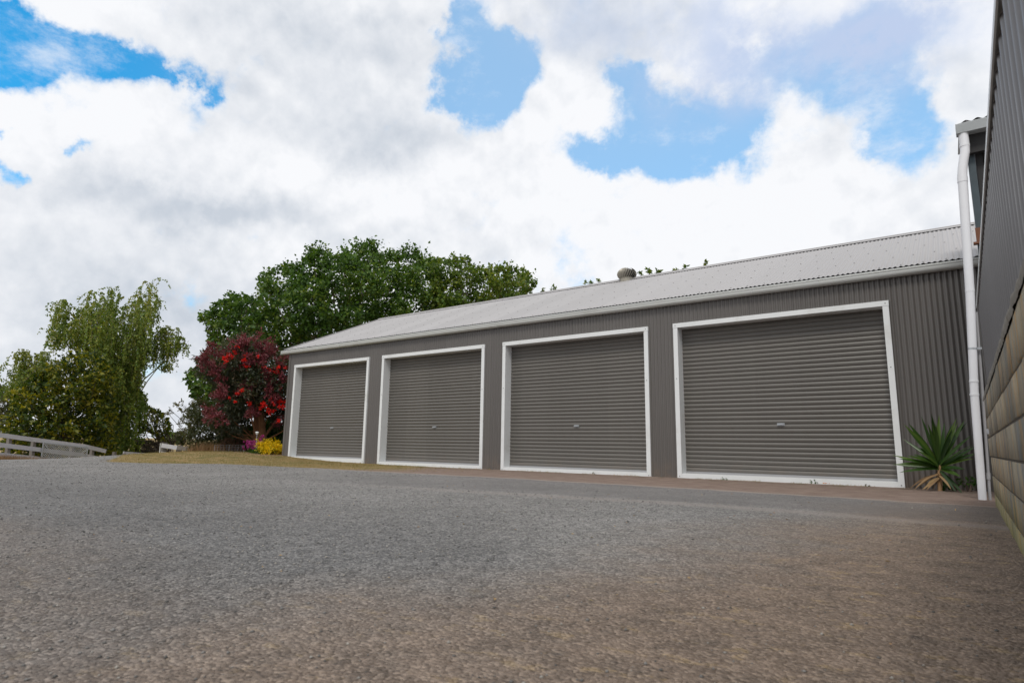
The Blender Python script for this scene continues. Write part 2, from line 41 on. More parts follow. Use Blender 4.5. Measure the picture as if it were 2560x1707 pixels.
SPENT = [[-19.47,10.53,1.35,0.15],[-18.55,11.7,3.32,0.1],[-18.63,11.51,3.6,0.16],[-19.85,10.25,1.19,0.09],[-18.96,11.8,3.69,0.17],[-19.37,11.03,3.77,0.11],[-19.23,10.87,3.71,0.11],[-18.94,11.32,3.21,0.15],[-19.57,10.45,3.45,0.15],[-19.02,11.43,3.51,0.16],[-18.35,11.87,2.65,0.14],[-18.7,11.93,3.13,0.15],[-19.5,9.99,3.03,0.09],[-19.23,10.67,3.6,0.12],[-19.61,10.35,2.54,0.13],[-19.19,11.01,2.18,0.15],[-18.67,11.39,2.93,0.15],[-18.76,11.93,3.29,0.13],[-19.79,10.23,1.56,0.17],[-18.71,12.03,2.66,0.14],[-19.18,11.24,3.97,0.13],[-19.06,11.51,3.02,0.11],[-19.28,10.43,3.26,0.17],[-18.78,11.51,2.67,0.15],[-19.71,10.06,3.0,0.11],[-18.95,10.96,3.38,0.14],[-18.82,11.52,2.92,0.1],[-18.83,11.63,2.29,0.17],[-18.73,11.58,3.47,0.1],[-19.64,10.15,2.73,0.13],[-19.39,10.84,3.69,0.13],[-18.77,11.48,3.21,0.11],[-18.61,12.1,1.35,0.11],[-19.06,11.04,2.01,0.11],[-19.46,10.53,2.61,0.11],[-19.08,10.65,3.78,0.17],[-19.5,10.16,2.77,0.11],[-18.65,11.95,2.07,0.12],[-18.47,11.85,3.13,0.16],[-19.51,10.2,1.31,0.11],[-18.79,11.83,3.06,0.15],[-18.53,11.72,1.88,0.12],[-19.39,11.05,3.87,0.14],[-19.18,10.48,1.18,0.11],[-19.8,10.26,1.52,0.13],[-19.14,10.99,3.45,0.13],[-19.19,10.85,3.33,0.15],[-19.24,10.4,2.14,0.15],[-19.74,10.27,2.92,0.12],[-19.58,10.02,1.25,0.11],[-19.67,9.9,3.14,0.11],[-18.63,11.62,2.45,0.1],[-18.96,11.22,1.55,0.16],[-19.21,11.06,3.78,0.09],[-19.71,9.94,2.84,0.11],[-19.03,11.21,2.35,0.15],[-19.73,10.34,1.48,0.16],[-18.76,12.08,1.26,0.12],[-18.99,11.71,3.53,0.17],[-19.78,10.21,3.45,0.16],[-18.64,11.41,3.65,0.11],[-19.55,10.58,2.9,0.13],[-18.7,11.52,2.83,0.16],[-18.94,11.38,1.44,0.16],[-18.94,11.41,3.35,0.16],[-19.7,9.8,3.19,0.16],[-18.83,11.59,2.66,0.15],[-19.68,10.32,1.48,0.15],[-18.74,12.02,1.83,0.09],[-19.21,11.29,3.11,0.17],[-19.33,11.15,2.19,0.14],[-19.41,10.4,1.43,0.14],[-19.88,10.18,1.55,0.16],[-20.0,9.96,3.0,0.09],[-19.44,10.11,2.98,0.11],[-18.78,11.79,2.53,0.16],[-18.45,11.74,2.07,0.13],[-19.77,10.01,3.09,0.12],[-18.79,11.62,2.4,0.1],[-19.05,11.26,1.66,0.14],[-18.75,11.78,2.05,0.17],[-18.68,11.87,2.61,0.1],[-19.63,10.35,2.74,0.11],[-18.63,11.66,2.93,0.11],[-19.43,10.36,2.89,0.12],[-19.58,10.13,2.94,0.1],[-19.78,9.95,3.48,0.09],[-18.76,12.13,2.19,0.1],[-19.54,10.81,2.92,0.13],[-18.91,11.49,3.83,0.1],[-18.99,10.98,3.07,0.14],[-19.64,9.97,3.25,0.14],[-18.39,11.83,2.86,0.12],[-19.58,9.82,3.21,0.14],[-19.49,10.92,3.31,0.15],[-18.96,11.22,3.78,0.11],[-19.12,11.46,3.36,0.17],[-19.49,9.96,3.63,0.15],[-19.75,10.41,3.33,0.13],[-19.44,10.17,2.77,0.1],[-18.91,11.62,2.75,0.1],[-19.18,11.29,2.55,0.14],[-19.03,11.13,3.22,0.12],[-19.18,11.07,3.15,0.17],[-18.75,11.56,4.01,0.13],[-18.58,11.75,2.03,0.13],[-19.76,9.82,3.08,0.12],[-18.95,11.14,3.84,0.11],[-18.96,11.63,3.81,0.14],[-19.69,10.53,2.18,0.16],[-19.34,10.91,2.21,0.17],[-19.22,10.91,4.01,0.1],[-18.75,11.3,3.12,0.17],[-18.79,11.68,2.6,0.15],[-19.45,10.32,2.52,0.11],[-18.77,11.19,4.05,0.15],[-18.98,11.48,3.85,0.1],[-18.76,12.1,1.19,0.15],[-18.58,11.56,2.27,0.11],[-18.86,11.78,3.68,0.16],[-19.77,9.82,2.97,0.11],[-19.44,10.9,3.74,0.13],[-19.19,11.04,2.2,0.1],[-19.17,11.38,1.59,0.13],[-18.87,11.66,2.54,0.15],[-18.99,11.51,2.48,0.11],[-19.67,10.13,2.76,0.11],[-19.35,10.36,2.25,0.11],[-18.82,11.65,3.78,0.11],[-18.89,11.29,3.74,0.15],[-19.47,10.31,2.1,0.12],[-18.98,11.51,3.65,0.13],[-19.52,10.24,2.87,0.11],[-19.68,10.31,2.91,0.11],[-19.35,10.57,3.79,0.14],[-19.2,10.45,3.52,0.11],[-19.69,10.21,1.33,0.09],[-19.59,10.3,1.19,0.11],[-18.55,11.82,1.91,0.15],[-19.22,10.91,3.2,0.1],[-19.29,11.16,3.02,0.13],[-19.48,10.35,1.38,0.08],[-18.34,11.93,2.57,0.12],[-18.81,12.0,3.33,0.14],[-18.71,11.56,2.13,0.14],[-18.89,11.14,3.15,0.11],[-19.43,10.36,1.98,0.1],[-18.66,12.06,2.26,0.11],[-19.5,10.37,1.14,0.12],[-18.68,12.22,2.76,0.12],[-19.54,9.93,3.37,0.14],[-19.11,10.75,3.89,0.12],[-19.37,10.5,2.37,0.14],[-19.66,9.78,3.08,0.09],[-18.99,11.06,2.21,0.14],[-18.99,11.43,3.62,0.16],[-19.29,10.87,3.63,0.15],[-18.77,11.34,3.36,0.15],[-19.31,10.45,2.1,0.11],[-18.99,10.84,3.81,0.15],[-19.29,10.27,2.03,0.16],[-18.64,12.03,2.54,0.12],[-18.73,11.55,2.28,0.09],[-19.33,10.43,2.02,0.12],[-18.54,11.83,3.17,0.09],[-19.17,11.01,2.47,0.14],[-19.46,10.78,3.5,0.09],[-19.16,11.23,1.48,0.09],[-19.38,10.46,2.98,0.11],[-19.3,10.31,2.12,0.1],[-18.99,11.07,3.33,0.16],[-19.2,10.88,3.1,0.13],[-19.34,10.31,3.3,0.1],[-19.36,11.05,3.67,0.17],[-19.64,10.42,2.68,0.13],[-19.12,11.24,3.35,0.14],[-18.64,12.15,3.41,0.16],[-19.81,10.15,3.15,0.1],[-19.68,10.49,1.66,0.14],[-19.3,11.12,2.29,0.15],[-18.6,12.0,1.99,0.15],[-19.42,10.24,2.03,0.16],[-18.84,11.97,2.78,0.13],[-19.57,10.13,3.58,0.16],[-19.62,10.23,3.37,0.09],[-18.62,11.94,3.2,0.12],[-19.87,10.01,3.29,0.15],[-19.33,10.93,3.79,0.12],[-18.47,11.91,2.32,0.1],[-18.75,12.14,3.08,0.16],[-19.81,9.92,2.81,0.1]]
OLIVE_SHRUB = [[-21.56,11.52,1.07,0.28],[-22.25,11.86,0.97,0.22],[-22.8,11.4,1.21,0.24],[-22.26,10.92,1.03,0.15],[-22.15,11.19,1.28,0.28],[-22.49,11.2,0.17,0.12],[-22.0,10.83,1.67,0.17],[-22.0,10.99,0.63,0.22],[-21.39,10.9,0.97,0.27],[-21.83,10.78,1.43,0.26],[-22.1,10.75,1.55,0.14],[-21.58,11.96,0.29,0.23],[-22.01,11.86,0.14,0.11],[-21.89,11.79,0.54,0.27],[-22.3,11.43,1.53,0.26],[-21.74,10.85,0.25,0.19],[-22.11,12.1,0.22,0.17],[-22.13,11.39,1.82,0.12],[-21.52,11.07,1.24,0.25],[-21.41,11.83,0.66,0.16],[-22.4,11.39,1.91,0.11],[-22.28,11.08,0.9,0.22],[-22.06,11.23,0.14,0.11],[-21.6,11.96,0.79,0.11],[-22.2,10.92,1.24,0.21],[-22.66,11.04,1.42,0.14],[-21.67,11.38,0.75,0.2],[-22.26,11.64,1.71,0.12],[-22.08,11.17,1.91,0.11],[-21.77,11.42,0.18,0.12],[-22.52,11.6,0.59,0.21],[-22.15,12.05,0.94,0.2],[-22.56,11.11,1.63,0.21],[-21.69,11.25,1.57,0.21],[-22.31,11.44,0.79,0.21],[-21.71,11.52,1.55,0.11],[-22.07,11.05,1.73,0.24],[-21.27,11.36,0.45,0.25],[-21.67,11.68,0.19,0.12],[-21.68,11.1,0.27,0.21],[-22.33,11.05,1.87,0.11],[-22.09,11.76,1.45,0.12],[-21.81,11.45,1.71,0.11],[-22.3,10.8,1.68,0.11],[-22.46,11.03,0.76,0.11],[-21.65,11.05,0.61,0.26],[-22.38,11.06,0.38,0.12],[-22.16,11.41,0.17,0.11],[-22.74,11.87,0.75,0.23],[-22.52,11.58,0.34,0.22],[-22.5,11.32,0.3,0.22],[-22.84,11.69,1.04,0.2],[-22.16,11.6,0.12,0.11],[-21.71,11.55,0.23,0.16],[-21.82,11.29,1.8,0.11],[-22.16,10.95,0.27,0.11],[-22.08,10.94,0.13,0.11],[-21.71,11.67,0.82,0.25],[-22.1,10.78,0.95,0.11],[-21.45,12.06,0.42,0.11],[-22.68,11.35,1.5,0.24],[-22.63,11.64,1.27,0.25],[-21.83,12.35,0.15,0.11],[-22.7,11.38,0.76,0.22],[-21.46,11.77,0.96,0.11],[-21.85,12.29,0.29,0.12],[-22.08,11.42,1.11,0.22],[-22.2,10.87,0.68,0.11],[-21.58,11.41,1.36,0.23],[-21.74,12.16,0.54,0.11],[-21.76,11.95,1.01,0.11],[-21.97,11.41,1.35,0.21],[-21.97,12.16,0.59,0.16],[-21.54,11.72,1.13,0.11],[-21.82,11.16,1.82,0.13],[-22.46,10.86,1.59,0.11],[-21.93,10.72,1.1,0.12],[-22.02,10.82,0.48,0.11],[-21.95,11.87,1.23,0.11],[-22.47,11.81,1.37,0.22],[-22.1,11.51,0.45,0.23],[-21.21,11.63,0.52,0.2],[-22.56,10.99,1.21,0.11],[-22.45,11.23,1.94,0.11],[-21.66,10.84,0.81,0.22],[-21.83,12.16,0.13,0.11],[-21.34,11.16,0.53,0.2],[-22.57,11.05,0.93,0.11],[-22.47,10.86,1.46,0.11],[-22.01,11.13,1.03,0.2],[-21.6,11.66,1.24,0.11],[-21.3,12.01,0.17,0.11],[-21.24,11.1,1.03,0.25],[-22.56,11.2,0.58,0.19],[-22.03,10.8,0.83,0.11],[-21.49,12.22,0.15,0.11],[-22.33,12.18,0.62,0.24],[-21.78,11.93,0.14,0.11],[-22.45,11.06,0.26,0.11],[-21.34,11.88,0.5,0.14],[-22.21,11.82,0.33,0.22],[-22.15,11.09,0.16,0.11],[-22.03,11.46,1.82,0.11],[-22.34,10.96,1.79,0.11],[-22.49,11.09,0.13,0.11],[-22.07,11.85,1.36,0.11],[-21.85,10.95,1.89,0.11],[-21.92,11.58,1.64,0.11],[-21.6,12.11,0.15,0.11],[-22.15,11.66,0.63,0.2],[-21.96,11.96,1.1,0.12],[-22.17,11.78,0.14,0.11],[-21.87,12.07,0.74,0.13],[-21.68,10.75,1.15,0.2],[-21.54,12.17,0.29,0.11],[-21.48,11.68,0.17,0.11],[-21.88,12.08,0.87,0.11],[-21.88,11.04,0.41,0.2],[-22.19,10.77,1.39,0.11],[-21.4,10.86,1.44,0.26],[-21.83,11.32,0.15,0.11],[-22.14,11.04,1.93,0.11],[-22.48,11.39,0.51,0.2],[-21.94,12.28,0.42,0.12],[-22.36,11.4,0.13,0.11],[-21.68,12.07,0.65,0.11]]
UNDER_SHRUB = [[-21.05,13.38,1.03,0.19],[-21.28,13.7,0.6,0.25],[-22.11,12.92,0.94,0.13],[-21.28,12.94,0.8,0.21],[-21.76,12.71,0.19,0.13],[-22.03,13.36,0.4,0.19],[-21.9,12.4,0.81,0.21],[-21.86,13.86,0.67,0.21],[-20.92,13.55,0.85,0.25],[-20.79,13.29,0.52,0.24],[-21.39,13.39,1.2,0.14],[-22.32,12.15,0.59,0.16],[-21.83,13.55,0.91,0.21],[-22.01,12.98,0.66,0.2],[-22.13,12.85,0.52,0.19],[-22.34,12.78,0.26,0.2],[-21.34,13.32,0.88,0.2],[-21.51,13.35,0.33,0.21],[-21.41,13.9,1.08,0.13],[-21.91,12.04,0.91,0.13],[-21.45,13.61,0.27,0.17],[-21.97,12.09,0.21,0.17],[-21.37,12.37,0.69,0.19],[-22.24,12.24,0.38,0.21],[-21.42,12.94,0.54,0.22],[-21.52,12.24,0.58,0.19],[-21.67,12.82,1.01,0.13],[-21.69,13.86,1.06,0.21],[-21.98,12.74,0.14,0.13],[-21.97,12.61,0.9,0.13],[-21.96,13.16,0.24,0.17],[-22.1,12.52,0.59,0.19],[-22.33,12.11,0.17,0.13],[-21.78,12.67,0.77,0.22],[-22.4,12.76,0.76,0.21],[-20.99,13.0,0.46,0.2],[-21.43,13.2,1.19,0.13],[-21.73,13.29,1.03,0.2],[-22.09,13.55,0.67,0.24],[-21.95,12.96,0.21,0.14],[-21.78,13.94,0.4,0.22],[-21.36,13.96,0.32,0.2],[-21.58,12.32,0.32,0.2],[-21.6,13.89,0.78,0.19],[-22.49,12.18,0.75,0.13],[-22.16,12.59,0.95,0.13],[-21.57,12.99,1.0,0.17],[-21.31,13.96,0.8,0.13],[-21.11,13.82,0.68,0.15],[-22.03,13.22,0.8,0.24],[-22.51,12.64,0.39,0.21],[-21.98,13.15,1.02,0.13],[-21.76,12.45,0.16,0.13],[-21.6,12.77,0.18,0.13],[-21.28,12.63,0.53,0.22],[-21.91,13.69,0.5,0.2],[-21.45,13.59,0.93,0.2],[-21.88,12.12,0.62,0.24],[-21.12,13.58,0.33,0.21],[-21.49,12.75,0.78,0.18],[-20.88,13.24,0.78,0.25],[-21.65,13.18,0.16,0.13],[-21.92,12.19,0.86,0.15],[-22.0,12.38,0.13,0.13],[-21.42,13.43,0.18,0.13],[-21.65,12.44,0.92,0.13],[-20.88,13.71,0.49,0.14],[-21.41,14.08,0.55,0.13],[-21.03,13.25,0.36,0.19],[-21.54,13.23,0.7,0.19],[-21.78,12.82,0.41,0.25],[-20.86,12.98,0.71,0.21],[-22.35,12.27,0.18,0.14],[-21.64,13.28,0.51,0.2],[-22.16,11.98,0.74,0.13],[-22.48,12.86,0.5,0.21],[-21.07,13.79,1.02,0.13],[-21.69,13.45,0.18,0.13],[-22.25,13.32,0.55,0.2],[-22.33,12.37,0.85,0.17],[-21.65,13.42,1.19,0.13],[-21.74,12.14,0.4,0.2],[-22.62,12.56,0.7,0.21],[-21.29,12.9,0.31,0.21],[-20.99,13.58,1.06,0.13],[-21.55,12.6,0.91,0.13],[-22.32,12.47,0.16,0.13],[-22.15,11.99,0.88,0.13],[-22.34,12.2,0.86,0.16],[-21.37,13.64,1.15,0.13],[-22.02,11.96,0.51,0.13],[-21.13,13.35,1.24,0.13],[-21.1,13.94,0.22,0.13],[-21.67,13.6,1.25,0.13],[-21.22,13.78,0.2,0.13],[-22.26,12.06,0.4,0.13],[-20.92,13.7,0.32,0.18],[-21.47,12.47,0.44,0.19],[-21.7,12.19,0.22,0.16],[-21.35,13.02,1.1,0.13],[-20.89,13.76,0.82,0.13],[-21.2,13.31,0.61,0.2],[-21.47,13.8,0.23,0.13],[-21.55,12.89,0.23,0.15],[-21.99,11.92,0.32,0.13],[-22.3,13.03,0.32,0.19],[-22.02,13.01,0.98,0.13],[-21.98,13.56,0.34,0.2],[-21.92,11.93,0.15,0.13],[-21.36,14.03,0.98,0.13],[-22.19,12.6,0.13,0.13],[-21.01,13.03,0.97,0.21],[-21.91,13.87,0.91,0.19]]
BROWN_BRUSH = [[-20.53,11.7,0.18,0.09],[-20.61,11.66,0.44,0.12],[-20.68,11.97,0.23,0.12],[-20.69,11.38,0.2,0.09],[-20.96,11.65,0.23,0.13],[-20.96,11.76,0.61,0.11],[-20.51,12.01,0.32,0.11],[-20.79,11.48,0.46,0.12],[-20.61,11.32,0.33,0.14],[-20.9,11.48,0.36,0.11],[-20.38,11.84,0.26,0.12],[-20.64,11.64,0.62,0.11],[-20.92,11.72,0.39,0.13],[-20.56,11.58,0.22,0.11],[-20.54,11.92,0.47,0.12],[-20.73,11.99,0.36,0.11],[-20.48,12.11,0.2,0.09],[-20.72,11.57,0.19,0.09],[-20.62,11.9,0.6,0.09],[-20.86,11.8,0.2,0.09],[-20.8,11.3,0.22,0.09],[-20.7,11.75,0.27,0.11],[-20.71,11.43,0.59,0.09],[-20.96,11.38,0.37,0.09],[-20.53,11.7,0.61,0.09],[-21.06,11.68,0.46,0.14],[-21.04,11.49,0.19,0.09],[-20.89,11.39,0.48,0.09],[-20.66,11.49,0.34,0.12],[-20.76,11.88,0.61,0.09],[-20.95,11.53,0.58,0.09],[-20.38,11.7,0.32,0.14],[-20.95,11.54,0.16,0.09],[-20.87,11.84,0.5,0.11],[-20.68,12.1,0.2,0.09],[-20.42,11.75,0.53,0.11],[-20.72,11.88,0.18,0.09],[-20.4,11.98,0.19,0.09],[-20.95,11.93,0.37,0.14],[-20.82,11.62,0.67,0.09],[-20.69,11.33,0.5,0.09],[-20.62,12.15,0.26,0.09],[-20.96,11.62,0.61,0.09],[-20.74,12.03,0.56,0.09],[-20.53,11.44,0.48,0.12],[-20.64,11.5,0.6,0.11],[-21.02,11.4,0.16,0.09],[-20.56,11.82,0.42,0.12],[-20.69,12.08,0.43,0.09],[-20.85,11.81,0.62,0.09],[-21.08,11.53,0.45,0.12],[-20.85,11.95,0.51,0.11],[-20.42,11.57,0.34,0.12],[-20.47,11.82,0.17,0.09],[-20.74,11.3,0.42,0.09],[-20.96,11.39,0.27,0.09],[-20.75,11.63,0.51,0.14],[-20.77,11.5,0.19,0.09]]
EUC = [[-30.11,14.0,2.12,0.2],[-31.09,14.7,2.27,0.21],[-29.91,14.2,1.95,0.21],[-30.53,14.82,2.36,0.22],[-30.19,14.84,2.2,0.21],[-31.0,15.04,1.86,0.18],[-31.12,14.71,1.38,0.21],[-30.41,14.5,1.11,0.16],[-30.95,15.03,0.97,0.18],[-30.61,15.02,1.23,0.22],[-31.12,15.34,0.84,0.21],[-30.55,14.0,1.96,0.12],[-30.95,14.08,1.81,0.12],[-29.84,14.93,1.73,0.26],[-29.62,14.85,1.34,0.29],[-30.94,14.83,1.59,0.13],[-30.5,15.1,1.96,0.18]]
SMALL_TREE = [[-33.39,14.0,1.21,0.2],[-33.29,13.97,2.2,0.15],[-33.51,14.52,1.69,0.26],[-33.1,14.39,2.01,0.11],[-32.9,13.57,1.78,0.13],[-32.49,14.48,1.72,0.11],[-32.76,13.95,1.86,0.23],[-32.07,14.13,1.34,0.21],[-33.13,14.14,1.05,0.11],[-33.03,15.09,1.11,0.11],[-33.25,14.78,1.24,0.25],[-33.1,14.53,0.89,0.13],[-32.76,13.76,1.43,0.23],[-32.63,14.87,1.03,0.11],[-32.34,14.45,0.73,0.16],[-33.6,14.68,1.35,0.22],[-33.02,14.75,0.87,0.24],[-32.5,13.92,1.38,0.21],[-33.49,13.92,1.95,0.2],[-33.0,13.84,2.44,0.11],[-32.85,14.91,1.47,0.11],[-33.4,14.71,1.9,0.12],[-32.21,14.05,1.19,0.22],[-33.67,14.31,1.34,0.26],[-33.03,13.6,2.0,0.11],[-32.87,13.61,1.21,0.11],[-32.79,14.98,1.36,0.11],[-32.98,14.88,0.67,0.11],[-33.31,13.76,1.31,0.11],[-32.9,13.72,1.06,0.15],[-33.74,13.89,1.78,0.11],[-32.85,13.86,1.06,0.13],[-33.75,14.05,1.5,0.21],[-33.48,14.13,1.05,0.11],[-33.16,13.89,2.56,0.11],[-33.46,13.79,1.54,0.11],[-32.27,14.28,1.05,0.25],[-32.42,14.32,1.79,0.17],[-32.3,14.4,1.54,0.22],[-32.23,13.55,1.65,0.26],[-32.8,14.97,1.21,0.11],[-32.18,14.54,1.09,0.22],[-33.63,14.86,1.57,0.21],[-33.01,14.87,1.59,0.11],[-32.48,14.37,0.79,0.12],[-32.82,14.07,2.02,0.11],[-33.29,13.82,0.9,0.11],[-33.09,14.53,1.97,0.11],[-33.14,14.69,0.71,0.11],[-32.92,13.61,1.53,0.15],[-32.48,13.56,1.95,0.21],[-32.69,13.86,2.1,0.11],[-32.15,13.8,1.63,0.28],[-33.24,14.9,0.63,0.11],[-33.84,14.32,1.94,0.23],[-33.67,14.45,1.12,0.16],[-32.91,13.62,2.14,0.11],[-32.82,14.7,0.64,0.11],[-32.41,14.71,0.9,0.11],[-33.5,13.9,2.2,0.11],[-32.64,14.09,1.95,0.12],[-33.76,14.07,1.73,0.2],[-32.51,14.65,1.6,0.11],[-33.38,13.77,2.12,0.11],[-33.37,14.52,0.98,0.13],[-32.9,14.93,0.87,0.11],[-33.71,13.96,1.26,0.12],[-33.48,14.21,2.14,0.11],[-33.31,13.75,1.67,0.15],[-32.62,13.97,1.05,0.11],[-33.66,14.0,1.05,0.14],[-33.79,14.41,1.62,0.2],[-33.77,14.93,1.05,0.21],[-32.6,14.28,0.89,0.11],[-32.44,14.63,1.34,0.24],[-33.55,14.48,1.96,0.14],[-33.43,14.27,2.03,0.11],[-32.48,14.18,1.87,0.17],[-32.52,14.05,1.06,0.14],[-33.2,15.09,1.42,0.11],[-32.98,14.22,1.02,0.11],[-33.05,14.55,1.71,0.21],[-33.49,13.83,1.16,0.11],[-33.6,13.84,1.41,0.11],[-32.8,13.56,1.36,0.12],[-33.19,15.14,1.29,0.13],[-32.83,14.71,1.67,0.11],[-33.45,15.12,1.12,0.22],[-32.85,13.62,0.93,0.11],[-32.92,13.73,2.2,0.11],[-33.59,14.11,2.38,0.11],[-32.55,14.15,1.43,0.2],[-32.33,14.76,1.16,0.11],[-33.08,14.73,1.83,0.11],[-33.09,15.05,0.97,0.11]]
GREY_BRUSH = [[-31.71,13.81,0.2,0.17],[-31.53,13.94,0.11,0.16],[-32.68,13.7,0.18,0.17],[-32.22,14.02,0.04,0.14],[-32.24,14.15,0.39,0.09],[-32.34,13.63,0.07,0.14],[-31.8,14.02,0.36,0.1],[-32.37,13.37,0.16,0.1],[-32.65,14.09,0.06,0.16],[-32.01,13.39,-0.08,0.08],[-32.04,13.68,-0.03,0.12],[-32.34,13.34,0.48,0.08],[-31.99,13.59,0.41,0.09],[-32.52,13.6,0.4,0.13],[-32.44,13.95,0.42,0.08],[-31.74,13.93,-0.06,0.09],[-32.18,14.31,-0.03,0.1],[-31.58,13.34,0.19,0.14],[-32.03,13.96,-0.07,0.08],[-32.1,14.08,-0.02,0.12],[-32.27,14.05,0.42,0.09],[-32.16,13.82,-0.05,0.09],[-32.19,13.34,0.27,0.14],[-31.73,13.74,0.04,0.12],[-32.51,13.49,0.46,0.08],[-32.22,13.67,-0.06,0.09],[-31.69,13.66,0.34,0.14],[-32.51,13.77,0.36,0.15],[-32.41,13.35,-0.11,0.08],[-31.97,13.68,0.26,0.15],[-32.75,13.64,-0.0,0.14],[-32.52,13.65,-0.11,0.08],[-32.22,13.49,0.25,0.12],[-32.17,14.36,0.22,0.09],[-32.02,14.32,0.1,0.09],[-32.46,14.27,0.27,0.16],[-32.56,13.88,0.11,0.15],[-32.08,13.28,0.07,0.12],[-31.81,13.94,0.4,0.09],[-32.52,14.1,0.28,0.13],[-32.19,13.33,-0.08,0.09],[-32.24,14.39,0.33,0.09],[-32.09,13.72,0.45,0.08],[-32.39,13.36,0.36,0.08],[-32.06,14.34,-0.07,0.09],[-31.93,14.18,0.37,0.09],[-32.18,13.85,0.11,0.13],[-31.98,13.39,0.37,0.13],[-31.93,13.41,0.02,0.14],[-32.5,14.35,0.11,0.16],[-32.62,13.55,-0.1,0.08],[-32.06,13.9,0.42,0.09],[-32.04,13.52,-0.07,0.09],[-31.78,14.15,0.01,0.12],[-31.67,13.6,0.06,0.12],[-32.48,13.38,0.06,0.08],[-32.69,13.49,0.32,0.08],[-32.33,13.49,-0.1,0.08],[-32.05,13.78,0.43,0.08],[-32.04,13.21,0.21,0.08],[-32.06,13.86,-0.08,0.08],[-31.79,14.08,0.23,0.16],[-32.76,13.97,0.27,0.13],[-32.57,14.01,0.2,0.13],[-32.01,14.29,0.39,0.09],[-32.53,14.2,0.17,0.13],[-31.94,13.22,0.41,0.11],[-32.27,13.32,-0.0,0.08],[-32.06,13.35,0.45,0.08],[-31.79,14.07,-0.07,0.09],[-32.48,13.71,-0.09,0.08],[-32.02,13.66,0.13,0.13],[-32.21,14.25,0.37,0.09],[-32.46,13.84,-0.06,0.1],[-32.43,13.91,-0.1,0.08],[-32.35,14.0,0.43,0.09],[-32.44,14.03,-0.08,0.08],[-31.78,13.48,0.04,0.12],[-32.22,14.38,0.03,0.09],[-31.98,13.51,0.46,0.08],[-31.67,14.1,0.32,0.09],[-31.88,14.24,0.17,0.09],[-31.82,13.49,0.31,0.13],[-31.71,13.26,0.25,0.14],[-31.7,13.9,0.3,0.13],[-32.72,13.53,0.1,0.11],[-32.03,14.08,0.15,0.15],[-32.31,14.26,-0.07,0.09],[-32.62,13.47,-0.04,0.09],[-32.39,13.84,0.42,0.08],[-32.25,13.66,0.23,0.12],[-31.56,13.45,0.2,0.13],[-32.36,14.15,-0.08,0.09],[-32.8,13.64,0.27,0.12],[-32.17,13.5,0.47,0.08],[-31.76,13.88,0.06,0.12],[-31.64,14.13,0.12,0.09],[-32.64,13.47,0.22,0.08],[-31.91,13.88,0.33,0.12],[-31.57,13.6,0.19,0.16]]
MID_TREE = [[-39.99,19.02,0.72,0.18],[-39.48,18.92,0.53,0.12],[-39.24,18.74,0.84,0.19],[-39.88,18.8,0.5,0.11],[-40.12,19.17,0.92,0.15],[-39.46,18.9,0.97,0.11],[-39.88,19.1,0.43,0.11],[-39.49,18.61,0.98,0.11],[-40.02,18.92,0.89,0.18],[-39.27,18.62,0.57,0.2],[-39.8,19.14,0.76,0.11],[-39.42,18.58,0.84,0.14],[-39.68,18.83,0.97,0.11],[-40.09,19.2,0.54,0.14],[-39.8,18.78,0.68,0.13],[-39.83,18.7,0.8,0.11],[-40.07,19.05,0.45,0.11],[-39.84,19.21,0.61,0.11],[-39.58,19.1,0.68,0.11],[-39.88,18.72,0.96,0.11],[-39.68,19.06,0.89,0.11],[-39.68,18.86,0.46,0.11],[-39.55,18.7,0.45,0.11],[-39.37,18.95,0.8,0.11],[-40.07,18.91,0.58,0.11],[-39.48,18.87,0.4,0.11],[-40.03,19.02,1.0,0.11],[-39.75,19.11,0.51,0.11],[-39.32,18.92,0.61,0.11],[-39.86,19.08,1.01,0.11],[-40.17,18.94,0.71,0.12],[-39.61,18.65,0.55,0.11]]
HEDGE_TREE = [[-45.73,20.82,0.73,0.12],[-45.1,20.65,0.54,0.18],[-45.64,21.13,0.98,0.12],[-45.34,20.72,0.81,0.17],[-45.24,20.79,0.96,0.12],[-45.31,21.03,0.61,0.16],[-44.89,20.78,0.75,0.22],[-45.28,21.05,0.86,0.13],[-45.24,20.9,0.5,0.12],[-45.58,21.24,0.86,0.12],[-45.81,21.06,0.69,0.27],[-45.65,20.8,0.54,0.12],[-45.53,21.22,0.71,0.12],[-45.54,20.91,0.49,0.12],[-45.58,20.88,0.96,0.12],[-45.54,21.08,0.51,0.12],[-45.51,20.75,0.42,0.12],[-45.27,20.59,0.63,0.12],[-45.07,21.01,0.48,0.12],[-45.09,20.88,0.93,0.13],[-45.17,21.05,0.73,0.12],[-45.29,20.9,1.03,0.12],[-45.54,21.2,0.51,0.12],[-45.81,20.93,0.89,0.12]]
